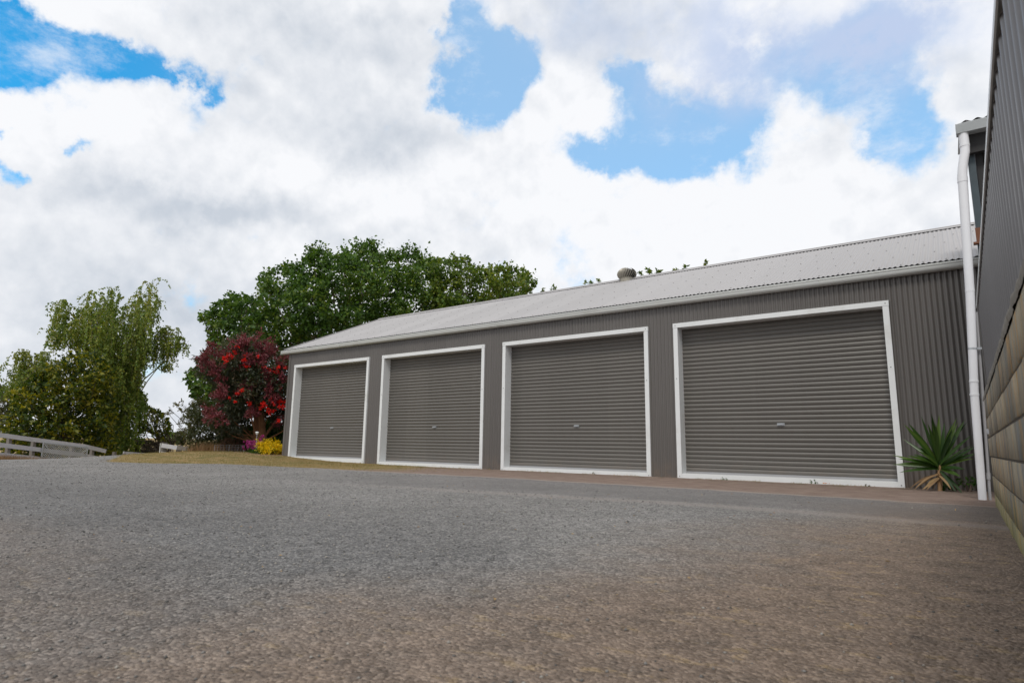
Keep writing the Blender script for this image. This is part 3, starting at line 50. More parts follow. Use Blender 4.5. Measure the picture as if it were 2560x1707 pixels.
SHRUB = [[-30.22,10.77,1.04,0.39],[-30.66,9.9,0.57,0.38],[-30.29,9.05,2.18,0.31],[-30.86,9.31,0.47,0.36],[-30.49,10.28,0.83,0.31],[-31.3,8.16,2.04,0.17],[-30.64,10.02,-0.08,0.22],[-30.06,10.34,-0.01,0.24],[-30.48,8.31,1.03,0.42],[-30.58,9.87,4.11,0.19],[-28.87,8.56,0.93,0.35],[-31.05,10.84,1.52,0.43],[-30.33,9.48,3.58,0.38],[-30.71,11.34,0.67,0.42],[-29.78,10.44,-0.12,0.17],[-31.47,9.01,1.95,0.42],[-31.5,10.32,0.13,0.33],[-30.99,9.17,-0.11,0.19],[-31.64,9.52,2.93,0.33],[-28.98,10.52,0.95,0.33],[-31.22,9.47,1.29,0.43],[-30.46,8.0,1.49,0.25],[-30.15,11.33,1.34,0.17],[-29.17,10.24,0.38,0.33],[-30.3,7.8,0.83,0.17],[-32.1,10.01,2.9,0.44],[-32.22,8.89,0.88,0.37],[-31.26,11.06,2.28,0.43],[-29.91,10.71,3.15,0.42],[-29.61,8.48,1.8,0.32],[-29.5,9.21,2.58,0.4],[-29.37,9.6,3.31,0.43],[-31.79,9.88,0.22,0.38],[-30.23,8.92,3.38,0.16],[-31.4,10.69,2.29,0.4],[-30.49,10.98,0.17,0.36],[-30.8,8.01,0.2,0.16],[-30.0,9.84,2.44,0.36],[-30.26,8.22,0.55,0.32],[-31.71,10.29,3.62,0.33],[-30.64,8.6,2.41,0.42],[-30.69,9.73,1.4,0.32],[-29.12,10.71,0.26,0.4],[-32.43,9.68,0.74,0.31],[-31.62,9.7,2.06,0.41],[-30.53,11.47,0.95,0.18],[-28.76,9.56,2.53,0.41],[-30.11,8.61,2.79,0.34],[-31.67,9.09,0.4,0.35],[-29.81,8.35,0.35,0.31],[-30.37,8.11,1.86,0.37],[-29.61,10.33,2.44,0.37],[-30.62,8.17,2.46,0.16],[-30.91,9.09,3.47,0.16],[-31.4,9.58,-0.09,0.25],[-30.39,7.92,0.45,0.23],[-29.73,8.55,1.11,0.35],[-31.87,10.14,1.04,0.43],[-28.64,9.33,0.91,0.34],[-29.07,9.25,0.33,0.35],[-30.03,10.96,1.68,0.39],[-29.68,10.33,1.32,0.35],[-29.59,9.1,1.7,0.33],[-30.88,8.78,0.99,0.3],[-30.81,10.62,4.01,0.18],[-31.64,10.7,1.12,0.38],[-31.11,9.12,3.14,0.31],[-29.01,9.94,2.06,0.36],[-28.87,10.1,3.0,0.36],[-30.52,10.77,3.85,0.17],[-29.38,9.66,1.36,0.42],[-31.31,10.54,3.38,0.38],[-28.91,10.35,1.83,0.36],[-31.83,9.26,1.57,0.34],[-30.16,11.15,2.83,0.17],[-29.23,8.98,0.68,0.36],[-31.95,10.51,0.73,0.33],[-29.21,8.83,2.8,0.33],[-31.37,8.42,2.64,0.16],[-30.31,9.98,2.99,0.32],[-31.37,8.66,0.55,0.3],[-30.99,8.86,3.08,0.17],[-31.4,8.07,0.66,0.16],[-31.14,8.25,0.85,0.32],[-30.44,10.61,3.52,0.4],[-31.82,8.31,0.31,0.23],[-29.25,8.14,1.21,0.32],[-30.68,11.35,0.02,0.23],[-30.71,11.14,2.78,0.37],[-29.97,11.37,0.33,0.17],[-30.35,11.37,1.54,0.17],[-30.29,11.34,1.85,0.17],[-31.3,9.5,3.71,0.19],[-29.87,8.23,1.58,0.37],[-31.59,11.27,0.66,0.35],[-30.72,10.4,-0.16,0.17],[-30.81,9.22,3.63,0.17],[-30.53,10.92,3.68,0.17],[-29.12,9.87,1.09,0.36],[-31.39,8.32,2.43,0.16],[-30.9,10.93,-0.03,0.22],[-30.68,10.15,4.06,0.22],[-31.6,8.59,1.45,0.4],[-29.81,9.4,-0.12,0.18],[-30.82,8.91,0.03,0.31],[-29.82,9.99,-0.07,0.19],[-30.23,11.44,0.66,0.17],[-30.47,9.78,2.18,0.33],[-30.39,10.31,4.12,0.17],[-31.99,8.54,1.98,0.3],[-29.16,10.08,1.72,0.32],[-30.33,8.16,-0.1,0.16],[-29.88,11.16,0.01,0.19],[-31.29,8.18,-0.04,0.16],[-32.31,10.18,1.79,0.32],[-29.46,8.46,0.6,0.36],[-31.1,8.52,2.8,0.16],[-28.99,9.36,1.76,0.31],[-29.44,11.03,0.7,0.24],[-31.45,8.12,1.42,0.16],[-29.26,9.79,1.85,0.31],[-30.17,9.34,0.16,0.41],[-30.89,10.3,1.91,0.44],[-31.97,10.37,2.57,0.38],[-29.35,10.05,3.71,0.34],[-31.3,8.55,-0.14,0.16],[-29.9,8.76,3.04,0.32],[-32.4,9.9,1.62,0.34],[-29.85,9.7,0.13,0.34],[-31.96,10.08,0.63,0.33],[-31.96,8.88,0.11,0.32],[-30.25,11.43,-0.08,0.17],[-29.52,11.0,2.18,0.17],[-29.63,9.07,1.19,0.33],[-31.2,8.04,1.18,0.16],[-29.26,10.76,2.66,0.2],[-30.18,9.64,2.92,0.33],[-29.1,9.15,1.39,0.31],[-31.5,9.25,1.06,0.31],[-30.65,8.96,0.7,0.38],[-30.89,8.25,0.16,0.31],[-31.76,8.33,1.57,0.22],[-30.3,11.23,2.29,0.17],[-30.59,9.28,3.19,0.37],[-32.13,8.89,2.42,0.3],[-28.82,9.02,2.09,0.38],[-29.42,11.06,1.16,0.17],[-31.93,11.14,1.95,0.34],[-31.14,10.75,2.7,0.32],[-30.39,9.18,0.86,0.34],[-31.52,11.33,1.19,0.37],[-30.03,8.78,-0.11,0.16],[-31.62,8.67,2.67,0.23],[-30.2,8.36,2.8,0.16],[-30.72,8.36,2.6,0.19],[-29.95,10.69,-0.1,0.17],[-32.36,9.58,2.11,0.35],[-29.61,10.42,3.84,0.17],[-31.42,9.22,2.59,0.37],[-31.17,10.97,3.11,0.39],[-29.95,9.95,4.02,0.18],[-31.0,10.72,0.36,0.42],[-28.89,9.72,2.89,0.33],[-30.31,9.85,1.03,0.32],[-30.76,9.53,-0.14,0.19],[-29.3,10.33,0.77,0.33],[-31.67,8.29,2.3,0.19],[-30.1,10.8,0.55,0.34],[-29.3,8.65,1.97,0.32],[-29.04,9.88,0.73,0.32],[-30.44,8.03,-0.04,0.16],[-30.91,9.72,4.03,0.17],[-30.07,10.21,2.79,0.32],[-29.43,11.03,1.82,0.17],[-31.72,10.44,1.52,0.38],[-31.41,8.87,2.82,0.3],[-31.67,10.25,3.13,0.34],[-30.34,7.94,2.3,0.16],[-30.05,10.23,3.21,0.32],[-28.93,9.65,0.4,0.36],[-30.79,9.86,-0.12,0.19],[-30.22,8.63,3.12,0.16],[-30.28,8.52,-0.12,0.16],[-30.1,9.82,3.78,0.38],[-29.34,11.15,0.2,0.17],[-30.31,9.43,2.04,0.32],[-30.61,9.3,3.74,0.17],[-31.4,8.16,1.74,0.16],[-29.49,10.73,2.37,0.37],[-30.34,11.28,2.57,0.17],[-30.9,9.55,1.67,0.34],[-30.04,10.9,3.47,0.17],[-29.96,8.86,1.47,0.36],[-29.96,9.43,3.98,0.17],[-31.51,8.45,-0.11,0.16],[-30.03,11.43,0.08,0.17],[-31.21,8.81,-0.12,0.16],[-30.25,9.24,-0.21,0.16],[-29.24,10.73,1.33,0.33],[-29.46,10.81,2.95,0.17],[-30.62,11.39,2.04,0.17],[-31.66,10.67,3.0,0.32],[-29.32,7.96,0.77,0.31],[-29.78,11.15,0.96,0.22],[-30.0,8.62,-0.06,0.18],[-28.51,10.1,1.25,0.34],[-30.27,10.13,0.22,0.35],[-31.99,8.55,0.46,0.3],[-32.58,9.16,1.72,0.42],[-29.74,11.1,1.46,0.19],[-29.47,10.69,-0.05,0.17],[-29.68,10.67,3.56,0.17],[-31.0,8.04,2.25,0.16],[-29.41,8.78,0.42,0.3],[-29.95,8.26,0.04,0.26],[-29.58,8.22,2.07,0.35],[-30.17,10.53,3.95,0.17],[-31.14,7.97,0.9,0.16],[-29.76,8.93,2.49,0.34],[-29.35,9.02,3.26,0.39],[-30.17,7.89,1.08,0.29],[-31.36,11.35,1.86,0.37],[-28.82,9.34,2.17,0.34],[-30.74,8.62,2.96,0.16],[-31.25,10.63,0.01,0.29],[-28.91,9.11,0.94,0.32],[-30.73,7.95,1.91,0.16],[-31.71,10.85,0.74,0.33],[-29.38,11.0,1.63,0.17],[-30.95,11.45,1.43,0.3],[-31.34,10.33,3.89,0.33]]
EDGE_TREE = [[-45.8,11.35,2.85,0.3],[-44.58,11.23,2.7,0.29],[-44.43,10.76,3.3,0.21],[-43.55,10.7,2.52,0.32],[-44.46,10.74,1.96,0.19],[-45.5,11.3,1.05,0.26],[-44.05,11.14,2.92,0.2],[-45.46,11.02,2.04,0.24],[-44.51,10.68,3.03,0.27],[-45.16,11.54,1.39,0.15],[-45.59,11.47,1.86,0.29],[-44.88,11.19,2.98,0.24],[-44.66,11.07,1.39,0.28],[-45.07,11.43,0.94,0.15],[-44.96,10.91,1.01,0.15],[-45.15,10.97,1.3,0.16],[-44.38,11.35,1.76,0.15],[-44.54,10.8,1.13,0.15],[-43.56,10.91,1.82,0.32],[-45.15,11.54,1.75,0.15],[-44.39,11.14,2.1,0.24],[-44.96,11.05,1.7,0.29],[-44.36,10.5,3.37,0.15],[-44.21,10.59,2.74,0.2],[-44.94,10.75,2.14,0.15],[-44.94,10.82,1.68,0.15],[-45.61,11.07,2.43,0.3],[-44.97,11.45,2.96,0.15],[-44.68,11.41,1.62,0.15],[-44.84,10.99,3.39,0.15],[-44.36,10.88,3.06,0.25],[-44.07,11.01,1.57,0.24],[-44.08,11.19,2.32,0.19],[-44.34,10.79,2.18,0.25],[-44.77,11.42,2.13,0.15],[-45.38,11.42,2.38,0.31],[-44.31,11.3,1.99,0.15],[-44.1,10.59,2.44,0.19],[-44.34,11.23,1.07,0.25],[-44.15,10.57,2.26,0.15],[-44.9,11.47,1.17,0.15],[-44.36,10.81,1.31,0.2],[-43.82,10.88,1.01,0.24],[-45.21,10.89,3.38,0.18],[-44.29,11.33,1.44,0.15],[-45.27,10.79,2.55,0.15],[-44.27,10.99,3.32,0.15],[-45.15,10.77,2.76,0.15],[-43.92,10.67,1.65,0.23],[-44.43,10.87,0.87,0.15],[-44.75,11.3,3.12,0.18],[-43.68,10.81,2.8,0.24],[-44.78,10.82,1.44,0.15],[-44.03,11.0,3.12,0.22],[-45.14,11.27,3.26,0.16],[-45.29,10.7,3.42,0.15],[-45.27,10.71,3.19,0.15],[-44.72,11.16,0.89,0.15],[-45.61,11.1,3.1,0.31],[-44.72,11.42,2.39,0.15],[-44.57,11.03,2.48,0.24],[-45.01,11.5,1.97,0.15],[-44.57,10.64,2.61,0.15],[-43.81,11.1,1.33,0.25],[-45.52,11.26,2.18,0.25],[-45.39,10.82,2.98,0.17],[-44.96,10.92,2.74,0.25],[-45.13,11.5,2.59,0.15],[-45.26,11.4,1.56,0.23],[-44.12,11.29,2.13,0.15],[-44.79,10.69,2.41,0.15],[-44.65,10.67,3.42,0.15],[-45.23,11.07,0.89,0.15],[-45.11,10.83,1.89,0.15],[-44.48,10.55,3.21,0.15]]
BIRCH = [[-33.09,10.71,5.72,1.05],[-32.79,13.14,0.29,0.31],[-33.41,13.53,4.99,0.9],[-31.2,10.77,5.62,1.13],[-34.44,13.49,0.63,0.69],[-32.47,9.99,5.68,0.98],[-32.95,13.44,7.72,2.43],[-31.11,11.13,4.79,1.45],[-34.18,13.3,1.77,1.26],[-34.05,10.13,7.13,1.72],[-34.41,9.93,5.52,0.78],[-34.94,10.6,5.94,0.79],[-33.09,12.48,5.53,1.98],[-32.76,11.03,5.26,0.81],[-32.64,12.72,6.79,2.39],[-32.22,13.59,6.74,0.33],[-34.17,11.07,6.79,1.18],[-32.76,13.26,5.65,1.62],[-32.09,12.28,0.28,0.37],[-32.99,12.92,8.19,3.0],[-31.18,11.89,4.15,1.71],[-31.13,10.71,5.54,1.44],[-32.33,10.33,5.98,1.24],[-33.65,13.52,3.03,1.08],[-33.94,13.15,4.45,1.85],[-32.13,12.43,0.08,0.19],[-31.25,11.68,3.95,2.4],[-34.67,12.36,6.83,1.97],[-33.58,11.96,5.63,1.39],[-31.04,12.65,0.95,0.88],[-33.68,10.34,6.51,1.66],[-33.25,9.87,6.77,1.16],[-31.33,12.52,4.24,1.99],[-32.5,12.94,4.88,2.19],[-31.81,11.52,4.46,1.2],[-34.46,13.33,8.04,1.43],[-33.39,10.2,6.86,1.72],[-32.58,12.96,8.47,2.56],[-33.06,13.09,0.31,0.31],[-33.1,11.51,5.54,1.44],[-33.71,11.06,7.65,2.32],[-32.43,12.13,2.43,1.44],[-31.35,11.14,6.12,2.6],[-33.01,12.23,2.12,1.62],[-31.99,10.19,5.94,1.42],[-32.86,11.49,4.79,0.69],[-32.6,13.16,6.77,2.67],[-34.33,13.77,5.8,1.62],[-31.73,11.29,6.35,2.79],[-31.93,13.3,7.3,1.32],[-33.04,13.81,7.3,1.05],[-33.68,9.62,5.52,0.42],[-32.19,11.87,5.3,2.35],[-32.79,11.35,5.7,1.63],[-32.99,9.74,5.23,0.85],[-32.29,12.34,5.0,2.68],[-31.71,12.15,5.73,1.35],[-31.32,12.77,6.03,2.15],[-33.4,13.09,2.67,1.9],[-31.83,12.32,7.2,1.17],[-32.41,12.29,0.83,0.99],[-32.13,13.37,4.97,0.91],[-33.91,13.09,1.89,1.44],[-31.75,13.19,0.64,0.51],[-34.2,10.2,7.03,1.23],[-33.01,11.08,7.08,1.51],[-33.35,12.8,0.99,1.06],[-32.58,12.13,4.24,2.27],[-31.33,12.32,0.61,0.69],[-31.8,12.75,1.67,1.71],[-31.95,12.95,6.23,2.28],[-32.22,12.57,0.88,0.94],[-33.35,13.51,8.54,2.1],[-31.97,13.09,2.95,2.11],[-33.85,13.04,6.07,2.83],[-32.46,12.87,3.86,1.92],[-34.17,11.74,7.67,2.97],[-33.8,11.85,7.39,2.47],[-34.31,12.75,7.84,2.19],[-33.45,12.56,6.89,2.89],[-34.21,13.32,2.83,2.28],[-34.07,10.27,5.91,0.85],[-33.94,10.01,5.43,0.91],[-32.94,10.92,6.58,2.13],[-33.52,10.44,6.72,1.11],[-31.97,12.15,6.53,1.67],[-30.82,11.98,2.17,1.2],[-31.76,11.99,5.96,2.75],[-32.81,9.68,5.23,0.85],[-33.43,10.8,5.98,1.24],[-32.44,12.97,3.18,2.61],[-33.96,11.18,6.54,1.81],[-32.97,13.52,2.9,1.41],[-31.61,11.88,6.89,1.61],[-34.31,13.3,7.74,1.43],[-34.02,12.81,1.11,1.24],[-32.93,13.36,2.03,1.91],[-32.79,9.77,6.19,1.53],[-32.26,12.03,3.0,2.38],[-34.06,9.81,5.2,0.24],[-33.18,13.07,3.82,1.91],[-33.79,12.0,6.4,1.52],[-31.56,10.81,4.74,0.62],[-32.37,11.71,5.53,2.91],[-33.79,9.99,5.7,1.28],[-33.66,12.02,7.29,1.34],[-33.03,9.81,6.9,1.84],[-31.49,11.27,5.55,1.2],[-32.09,12.83,4.91,2.9],[-34.15,10.23,7.15,1.04],[-33.67,10.83,6.72,1.99],[-31.58,12.85,2.98,2.88],[-32.4,10.26,5.51,0.92],[-30.78,11.62,5.03,1.34],[-34.29,11.52,5.03,0.31],[-33.91,11.63,6.68,2.2],[-32.8,13.0,4.3,2.56],[-32.08,13.34,5.64,0.46],[-34.02,11.65,6.82,2.14],[-32.16,13.03,6.18,2.15],[-33.93,12.73,3.46,2.9],[-32.5,12.17,3.06,2.64],[-33.58,10.51,5.41,0.61],[-31.18,11.85,3.22,2.52],[-33.49,13.59,1.62,1.39],[-33.71,13.23,5.65,2.89],[-34.42,10.76,5.6,0.68],[-33.5,11.8,5.96,2.08],[-31.19,12.04,0.95,1.06],[-30.76,12.42,6.56,2.74],[-31.26,11.78,3.43,1.83],[-34.24,11.16,7.05,2.25],[-32.63,12.86,2.79,1.65],[-31.89,13.19,6.47,1.18],[-32.24,12.89,2.68,2.67],[-32.58,11.94,3.72,0.38],[-32.03,13.46,7.51,0.92],[-34.2,12.26,7.47,1.85],[-33.67,11.89,6.23,1.33],[-32.19,12.73,7.51,2.87],[-33.25,13.06,2.18,2.21],[-32.37,12.35,0.39,0.5],[-31.64,12.48,6.31,2.72],[-30.91,11.46,3.79,1.58],[-34.89,11.77,6.84,2.19],[-33.34,9.74,6.6,2.26],[-32.07,11.61,6.71,1.66],[-31.81,12.36,0.95,1.06],[-31.36,12.07,5.3,2.43],[-33.26,9.76,5.3,0.79],[-34.36,12.38,6.14,1.46],[-30.93,11.49,3.86,1.26],[-33.33,11.47,6.65,1.83],[-33.19,12.01,4.13,0.56],[-34.31,11.94,7.1,2.15],[-32.63,11.83,5.31,2.09],[-31.47,12.83,6.42,2.22],[-33.2,12.12,4.34,1.01],[-32.4,12.41,3.92,2.86],[-33.81,13.25,3.55,2.22],[-34.0,10.87,5.47,0.62],[-31.29,12.43,6.51,2.86],[-32.05,11.79,3.48,0.25],[-31.24,11.45,5.59,1.53],[-33.58,13.05,7.4,2.85],[-32.82,13.51,5.1,0.91],[-32.15,12.92,5.68,1.29],[-31.9,11.94,2.36,1.38],[-32.38,11.97,3.38,1.44],[-32.09,11.42,7.57,1.53],[-32.42,10.19,5.52,0.92],[-32.76,11.32,5.61,1.5],[-34.28,13.04,4.28,2.22],[-33.84,13.59,7.61,1.76],[-31.66,12.67,1.99,2.03],[-31.7,12.94,2.92,1.28],[-34.28,10.65,6.09,1.17],[-33.54,10.77,6.53,1.8],[-32.55,13.02,6.85,1.76],[-33.91,11.61,4.72,0.25],[-31.11,11.5,3.78,1.13],[-32.84,12.62,3.42,2.78],[-33.45,12.41,3.36,2.83],[-34.33,10.06,6.71,1.1],[-33.29,13.98,7.64,0.92],[-34.4,12.07,7.03,2.91],[-32.59,11.89,5.12,1.64],[-34.36,13.1,1.36,1.44],[-31.63,12.16,4.04,1.21],[-32.78,11.15,5.84,1.13],[-32.02,12.13,3.53,2.72],[-32.36,10.58,5.01,0.43],[-32.75,12.07,0.99,1.18],[-32.66,12.04,2.02,1.87],[-34.51,13.04,5.06,1.34],[-32.03,10.49,7.07,2.44],[-33.15,13.04,5.51,2.96],[-32.71,12.57,0.81,0.94],[-32.68,13.59,1.06,0.19],[-33.29,13.54,4.98,0.9],[-32.27,11.37,7.77,1.91],[-34.6,13.29,4.97,2.36],[-31.87,11.73,4.23,2.08],[-33.58,12.44,6.63,2.3],[-34.34,12.96,5.51,2.99],[-32.69,13.59,5.13,0.97],[-34.29,12.22,6.85,1.71],[-34.89,10.75,6.13,1.04],[-31.97,12.91,5.99,2.08],[-34.08,13.75,0.68,0.63],[-33.95,13.25,0.14,0.25],[-33.76,10.16,5.17,0.43],[-31.69,12.53,1.46,1.51],[-32.01,12.04,0.94,1.12],[-33.32,12.3,4.3,2.84],[-35.24,10.57,6.13,1.04],[-31.87,13.26,5.43,0.33],[-31.97,11.75,4.07,2.96],[-34.39,12.5,4.38,0.82],[-33.75,13.29,4.06,2.04],[-32.98,10.74,6.94,2.37],[-30.97,11.86,2.98,2.78],[-33.98,10.7,6.5,1.54],[-32.7,13.52,7.97,1.98],[-32.04,12.92,7.12,2.15],[-32.67,12.94,4.74,1.41],[-33.16,12.83,6.81,2.26],[-31.55,10.81,6.13,2.2],[-32.94,13.32,5.74,1.43],[-33.56,10.47,5.6,0.8],[-33.8,13.65,4.81,0.77],[-31.67,12.27,1.23,1.32],[-32.67,11.56,7.69,2.36],[-33.56,12.1,7.14,1.91],[-32.97,13.2,7.9,2.88],[-30.68,11.88,5.4,1.16],[-33.08,12.69,3.93,2.47],[-31.32,11.45,5.87,2.23],[-33.72,13.11,4.75,1.34],[-31.39,11.23,4.48,1.0],[-31.88,13.27,7.74,1.65],[-33.71,13.2,6.68,2.13],[-34.28,10.07,4.9,0.24],[-32.47,13.61,8.66,0.6],[-34.11,13.69,7.47,1.5],[-31.68,11.85,3.74,1.2],[-33.38,11.41,7.66,1.27],[-33.42,10.12,6.26,1.23],[-32.28,9.76,5.09,0.37],[-31.21,12.06,4.2,1.53],[-34.57,13.34,4.9,1.15],[-32.14,13.57,7.49,0.46],[-32.36,13.45,5.02,0.91],[-34.65,10.52,5.89,0.79],[-32.33,10.46,5.73,1.18],[-31.29,12.84,0.82,0.76],[-33.38,13.1,1.15,1.19],[-31.13,12.05,0.46,0.56],[-34.17,13.12,1.88,1.32],[-32.3,12.97,5.39,1.49],[-33.85,12.31,5.38,1.07],[-33.25,12.46,1.41,1.56],[-33.11,12.0,8.05,2.31],[-33.82,12.01,7.17,1.65],[-30.97,12.5,2.39,1.84],[-32.23,12.53,0.54,0.62],[-32.92,13.56,0.31,0.25],[-34.33,11.07,6.77,1.62],[-33.13,12.42,7.16,2.06],[-31.37,11.21,5.75,2.59],[-31.86,12.74,4.24,1.48],[-33.81,11.15,7.77,1.63],[-31.89,12.93,0.44,0.38],[-31.54,10.72,6.77,2.52],[-34.29,13.95,6.25,1.82],[-32.09,12.69,4.29,2.62],[-31.44,12.76,7.92,2.1],[-33.72,12.99,7.4,2.07],[-32.35,11.88,7.52,2.5],[-34.18,11.44,7.17,1.51],[-31.97,12.98,3.2,1.09],[-32.33,12.82,7.76,2.48],[-34.44,12.95,1.55,1.68],[-34.13,11.05,5.6,0.74],[-31.14,10.97,6.45,2.34],[-32.81,13.52,0.49,0.38],[-34.47,11.84,6.05,1.63],[-32.17,12.12,3.33,2.27],[-33.67,10.84,6.34,1.55],[-32.73,13.06,0.22,0.25],[-31.72,14.3,5.55,0.59],[-31.73,14.07,6.1,1.44],[-31.73,13.56,5.23,0.19],[-31.14,13.85,5.53,0.98],[-31.75,13.73,6.08,1.95],[-31.7,14.43,5.47,0.78],[-31.35,14.41,5.66,0.66],[-31.37,14.46,5.73,0.53],[-31.61,14.15,5.08,0.33],[-31.7,14.04,4.13,0.19],[-31.38,13.85,4.78,0.91],[-31.37,14.03,4.87,0.26],[-31.52,14.45,5.43,0.65],[-31.57,13.86,4.79,0.84],[-31.95,13.91,5.7,1.36],[-31.81,13.64,5.94,1.36],[-31.45,14.43,5.23,0.46],[-31.4,14.46,5.63,0.52],[-31.64,13.85,6.24,2.08],[-31.45,13.97,4.19,0.32],[-31.96,13.99,5.14,1.17],[-31.55,14.28,5.97,1.24],[-31.81,14.09,4.95,0.91],[-31.51,14.3,5.64,0.92],[-31.46,13.73,6.08,2.15],[-31.37,13.45,5.25,0.52],[-31.95,13.46,4.91,0.26],[-31.52,14.51,5.35,0.33],[-31.7,14.15,5.37,0.59],[-31.77,13.75,5.97,1.49],[-31.44,14.41,5.41,0.65],[-31.7,13.74,5.95,1.69],[-31.48,14.51,5.22,0.26],[-31.82,13.31,4.93,0.38],[-31.31,14.21,6.15,1.57],[-31.77,13.76,5.91,1.88],[-31.74,13.72,6.11,1.62],[-31.72,13.38,4.95,0.32],[-31.22,14.34,5.72,0.79],[-31.68,13.6,5.43,0.78],[-31.42,13.65,5.39,1.42],[-31.44,13.91,6.18,1.37],[-31.97,13.76,5.71,1.23],[-31.56,14.0,4.12,0.19],[-31.95,12.89,4.46,1.01],[-32.82,12.07,4.43,2.79],[-33.26,12.5,4.29,2.24],[-32.8,12.43,3.74,2.3],[-33.05,11.49,4.21,0.24],[-32.19,12.45,1.63,1.79],[-31.86,12.71,5.66,2.48],[-31.57,12.69,0.37,0.49],[-32.42,12.09,3.78,2.42],[-32.59,13.21,5.21,1.46],[-32.44,12.74,4.58,2.58],[-32.65,12.4,3.48,1.74],[-32.55,11.13,4.73,0.67],[-32.38,12.42,3.11,1.49],[-31.62,12.33,0.82,0.98],[-31.99,11.98,4.98,2.56],[-32.49,13.15,0.59,0.74],[-32.79,12.92,4.33,2.14],[-31.82,12.56,1.37,1.55],[-32.9,11.98,3.98,1.73],[-32.65,11.33,4.52,0.61],[-32.41,12.11,1.53,1.65],[-32.04,10.89,4.87,0.8],[-31.99,12.17,0.87,1.04],[-32.82,13.0,4.14,1.38],[-33.48,11.88,4.91,1.3],[-32.24,11.96,4.83,2.55],[-32.74,11.31,4.33,0.31],[-31.87,12.25,3.6,1.5],[-32.8,12.54,1.61,1.72],[-31.9,12.39,3.3,2.31],[-33.13,11.89,5.39,1.3],[-31.46,12.18,5.02,1.76],[-32.52,11.65,5.53,1.92],[-31.95,13.33,1.29,0.81],[-31.79,11.5,3.52,0.25],[-31.91,13.24,2.34,1.19],[-31.56,11.16,4.64,1.23],[-31.73,12.39,2.81,1.93],[-31.44,12.47,4.16,1.95],[-33.13,12.62,4.43,2.56],[-31.5,12.09,4.78,3.01],[-32.18,13.38,0.5,0.62],[-31.28,12.38,0.94,1.11],[-31.67,11.29,5.19,1.98],[-32.61,10.8,5.29,0.79],[-32.33,12.46,4.23,1.94],[-32.26,12.04,4.21,2.11],[-32.21,12.12,0.31,0.43],[-31.51,12.73,4.29,0.88],[-33.21,12.72,5.25,1.51],[-32.74,12.74,1.4,1.29],[-32.24,11.98,4.56,2.99],[-32.87,12.32,2.28,2.4],[-31.2,11.92,3.57,2.55],[-31.92,13.01,2.19,1.44],[-32.12,11.86,3.8,1.42],[-32.47,10.69,5.38,0.85],[-32.38,12.54,0.16,0.31],[-32.71,12.45,1.6,1.72],[-31.53,12.91,5.12,1.27],[-31.71,13.09,0.33,0.43],[-33.13,12.57,2.97,2.29],[-32.47,12.61,2.24,1.98],[-32.57,12.27,5.58,1.51],[-32.09,13.09,5.72,1.72],[-31.78,12.78,3.81,3.09],[-32.88,12.24,3.05,1.54],[-32.65,13.15,0.13,0.25],[-31.57,11.8,5.16,1.94]]
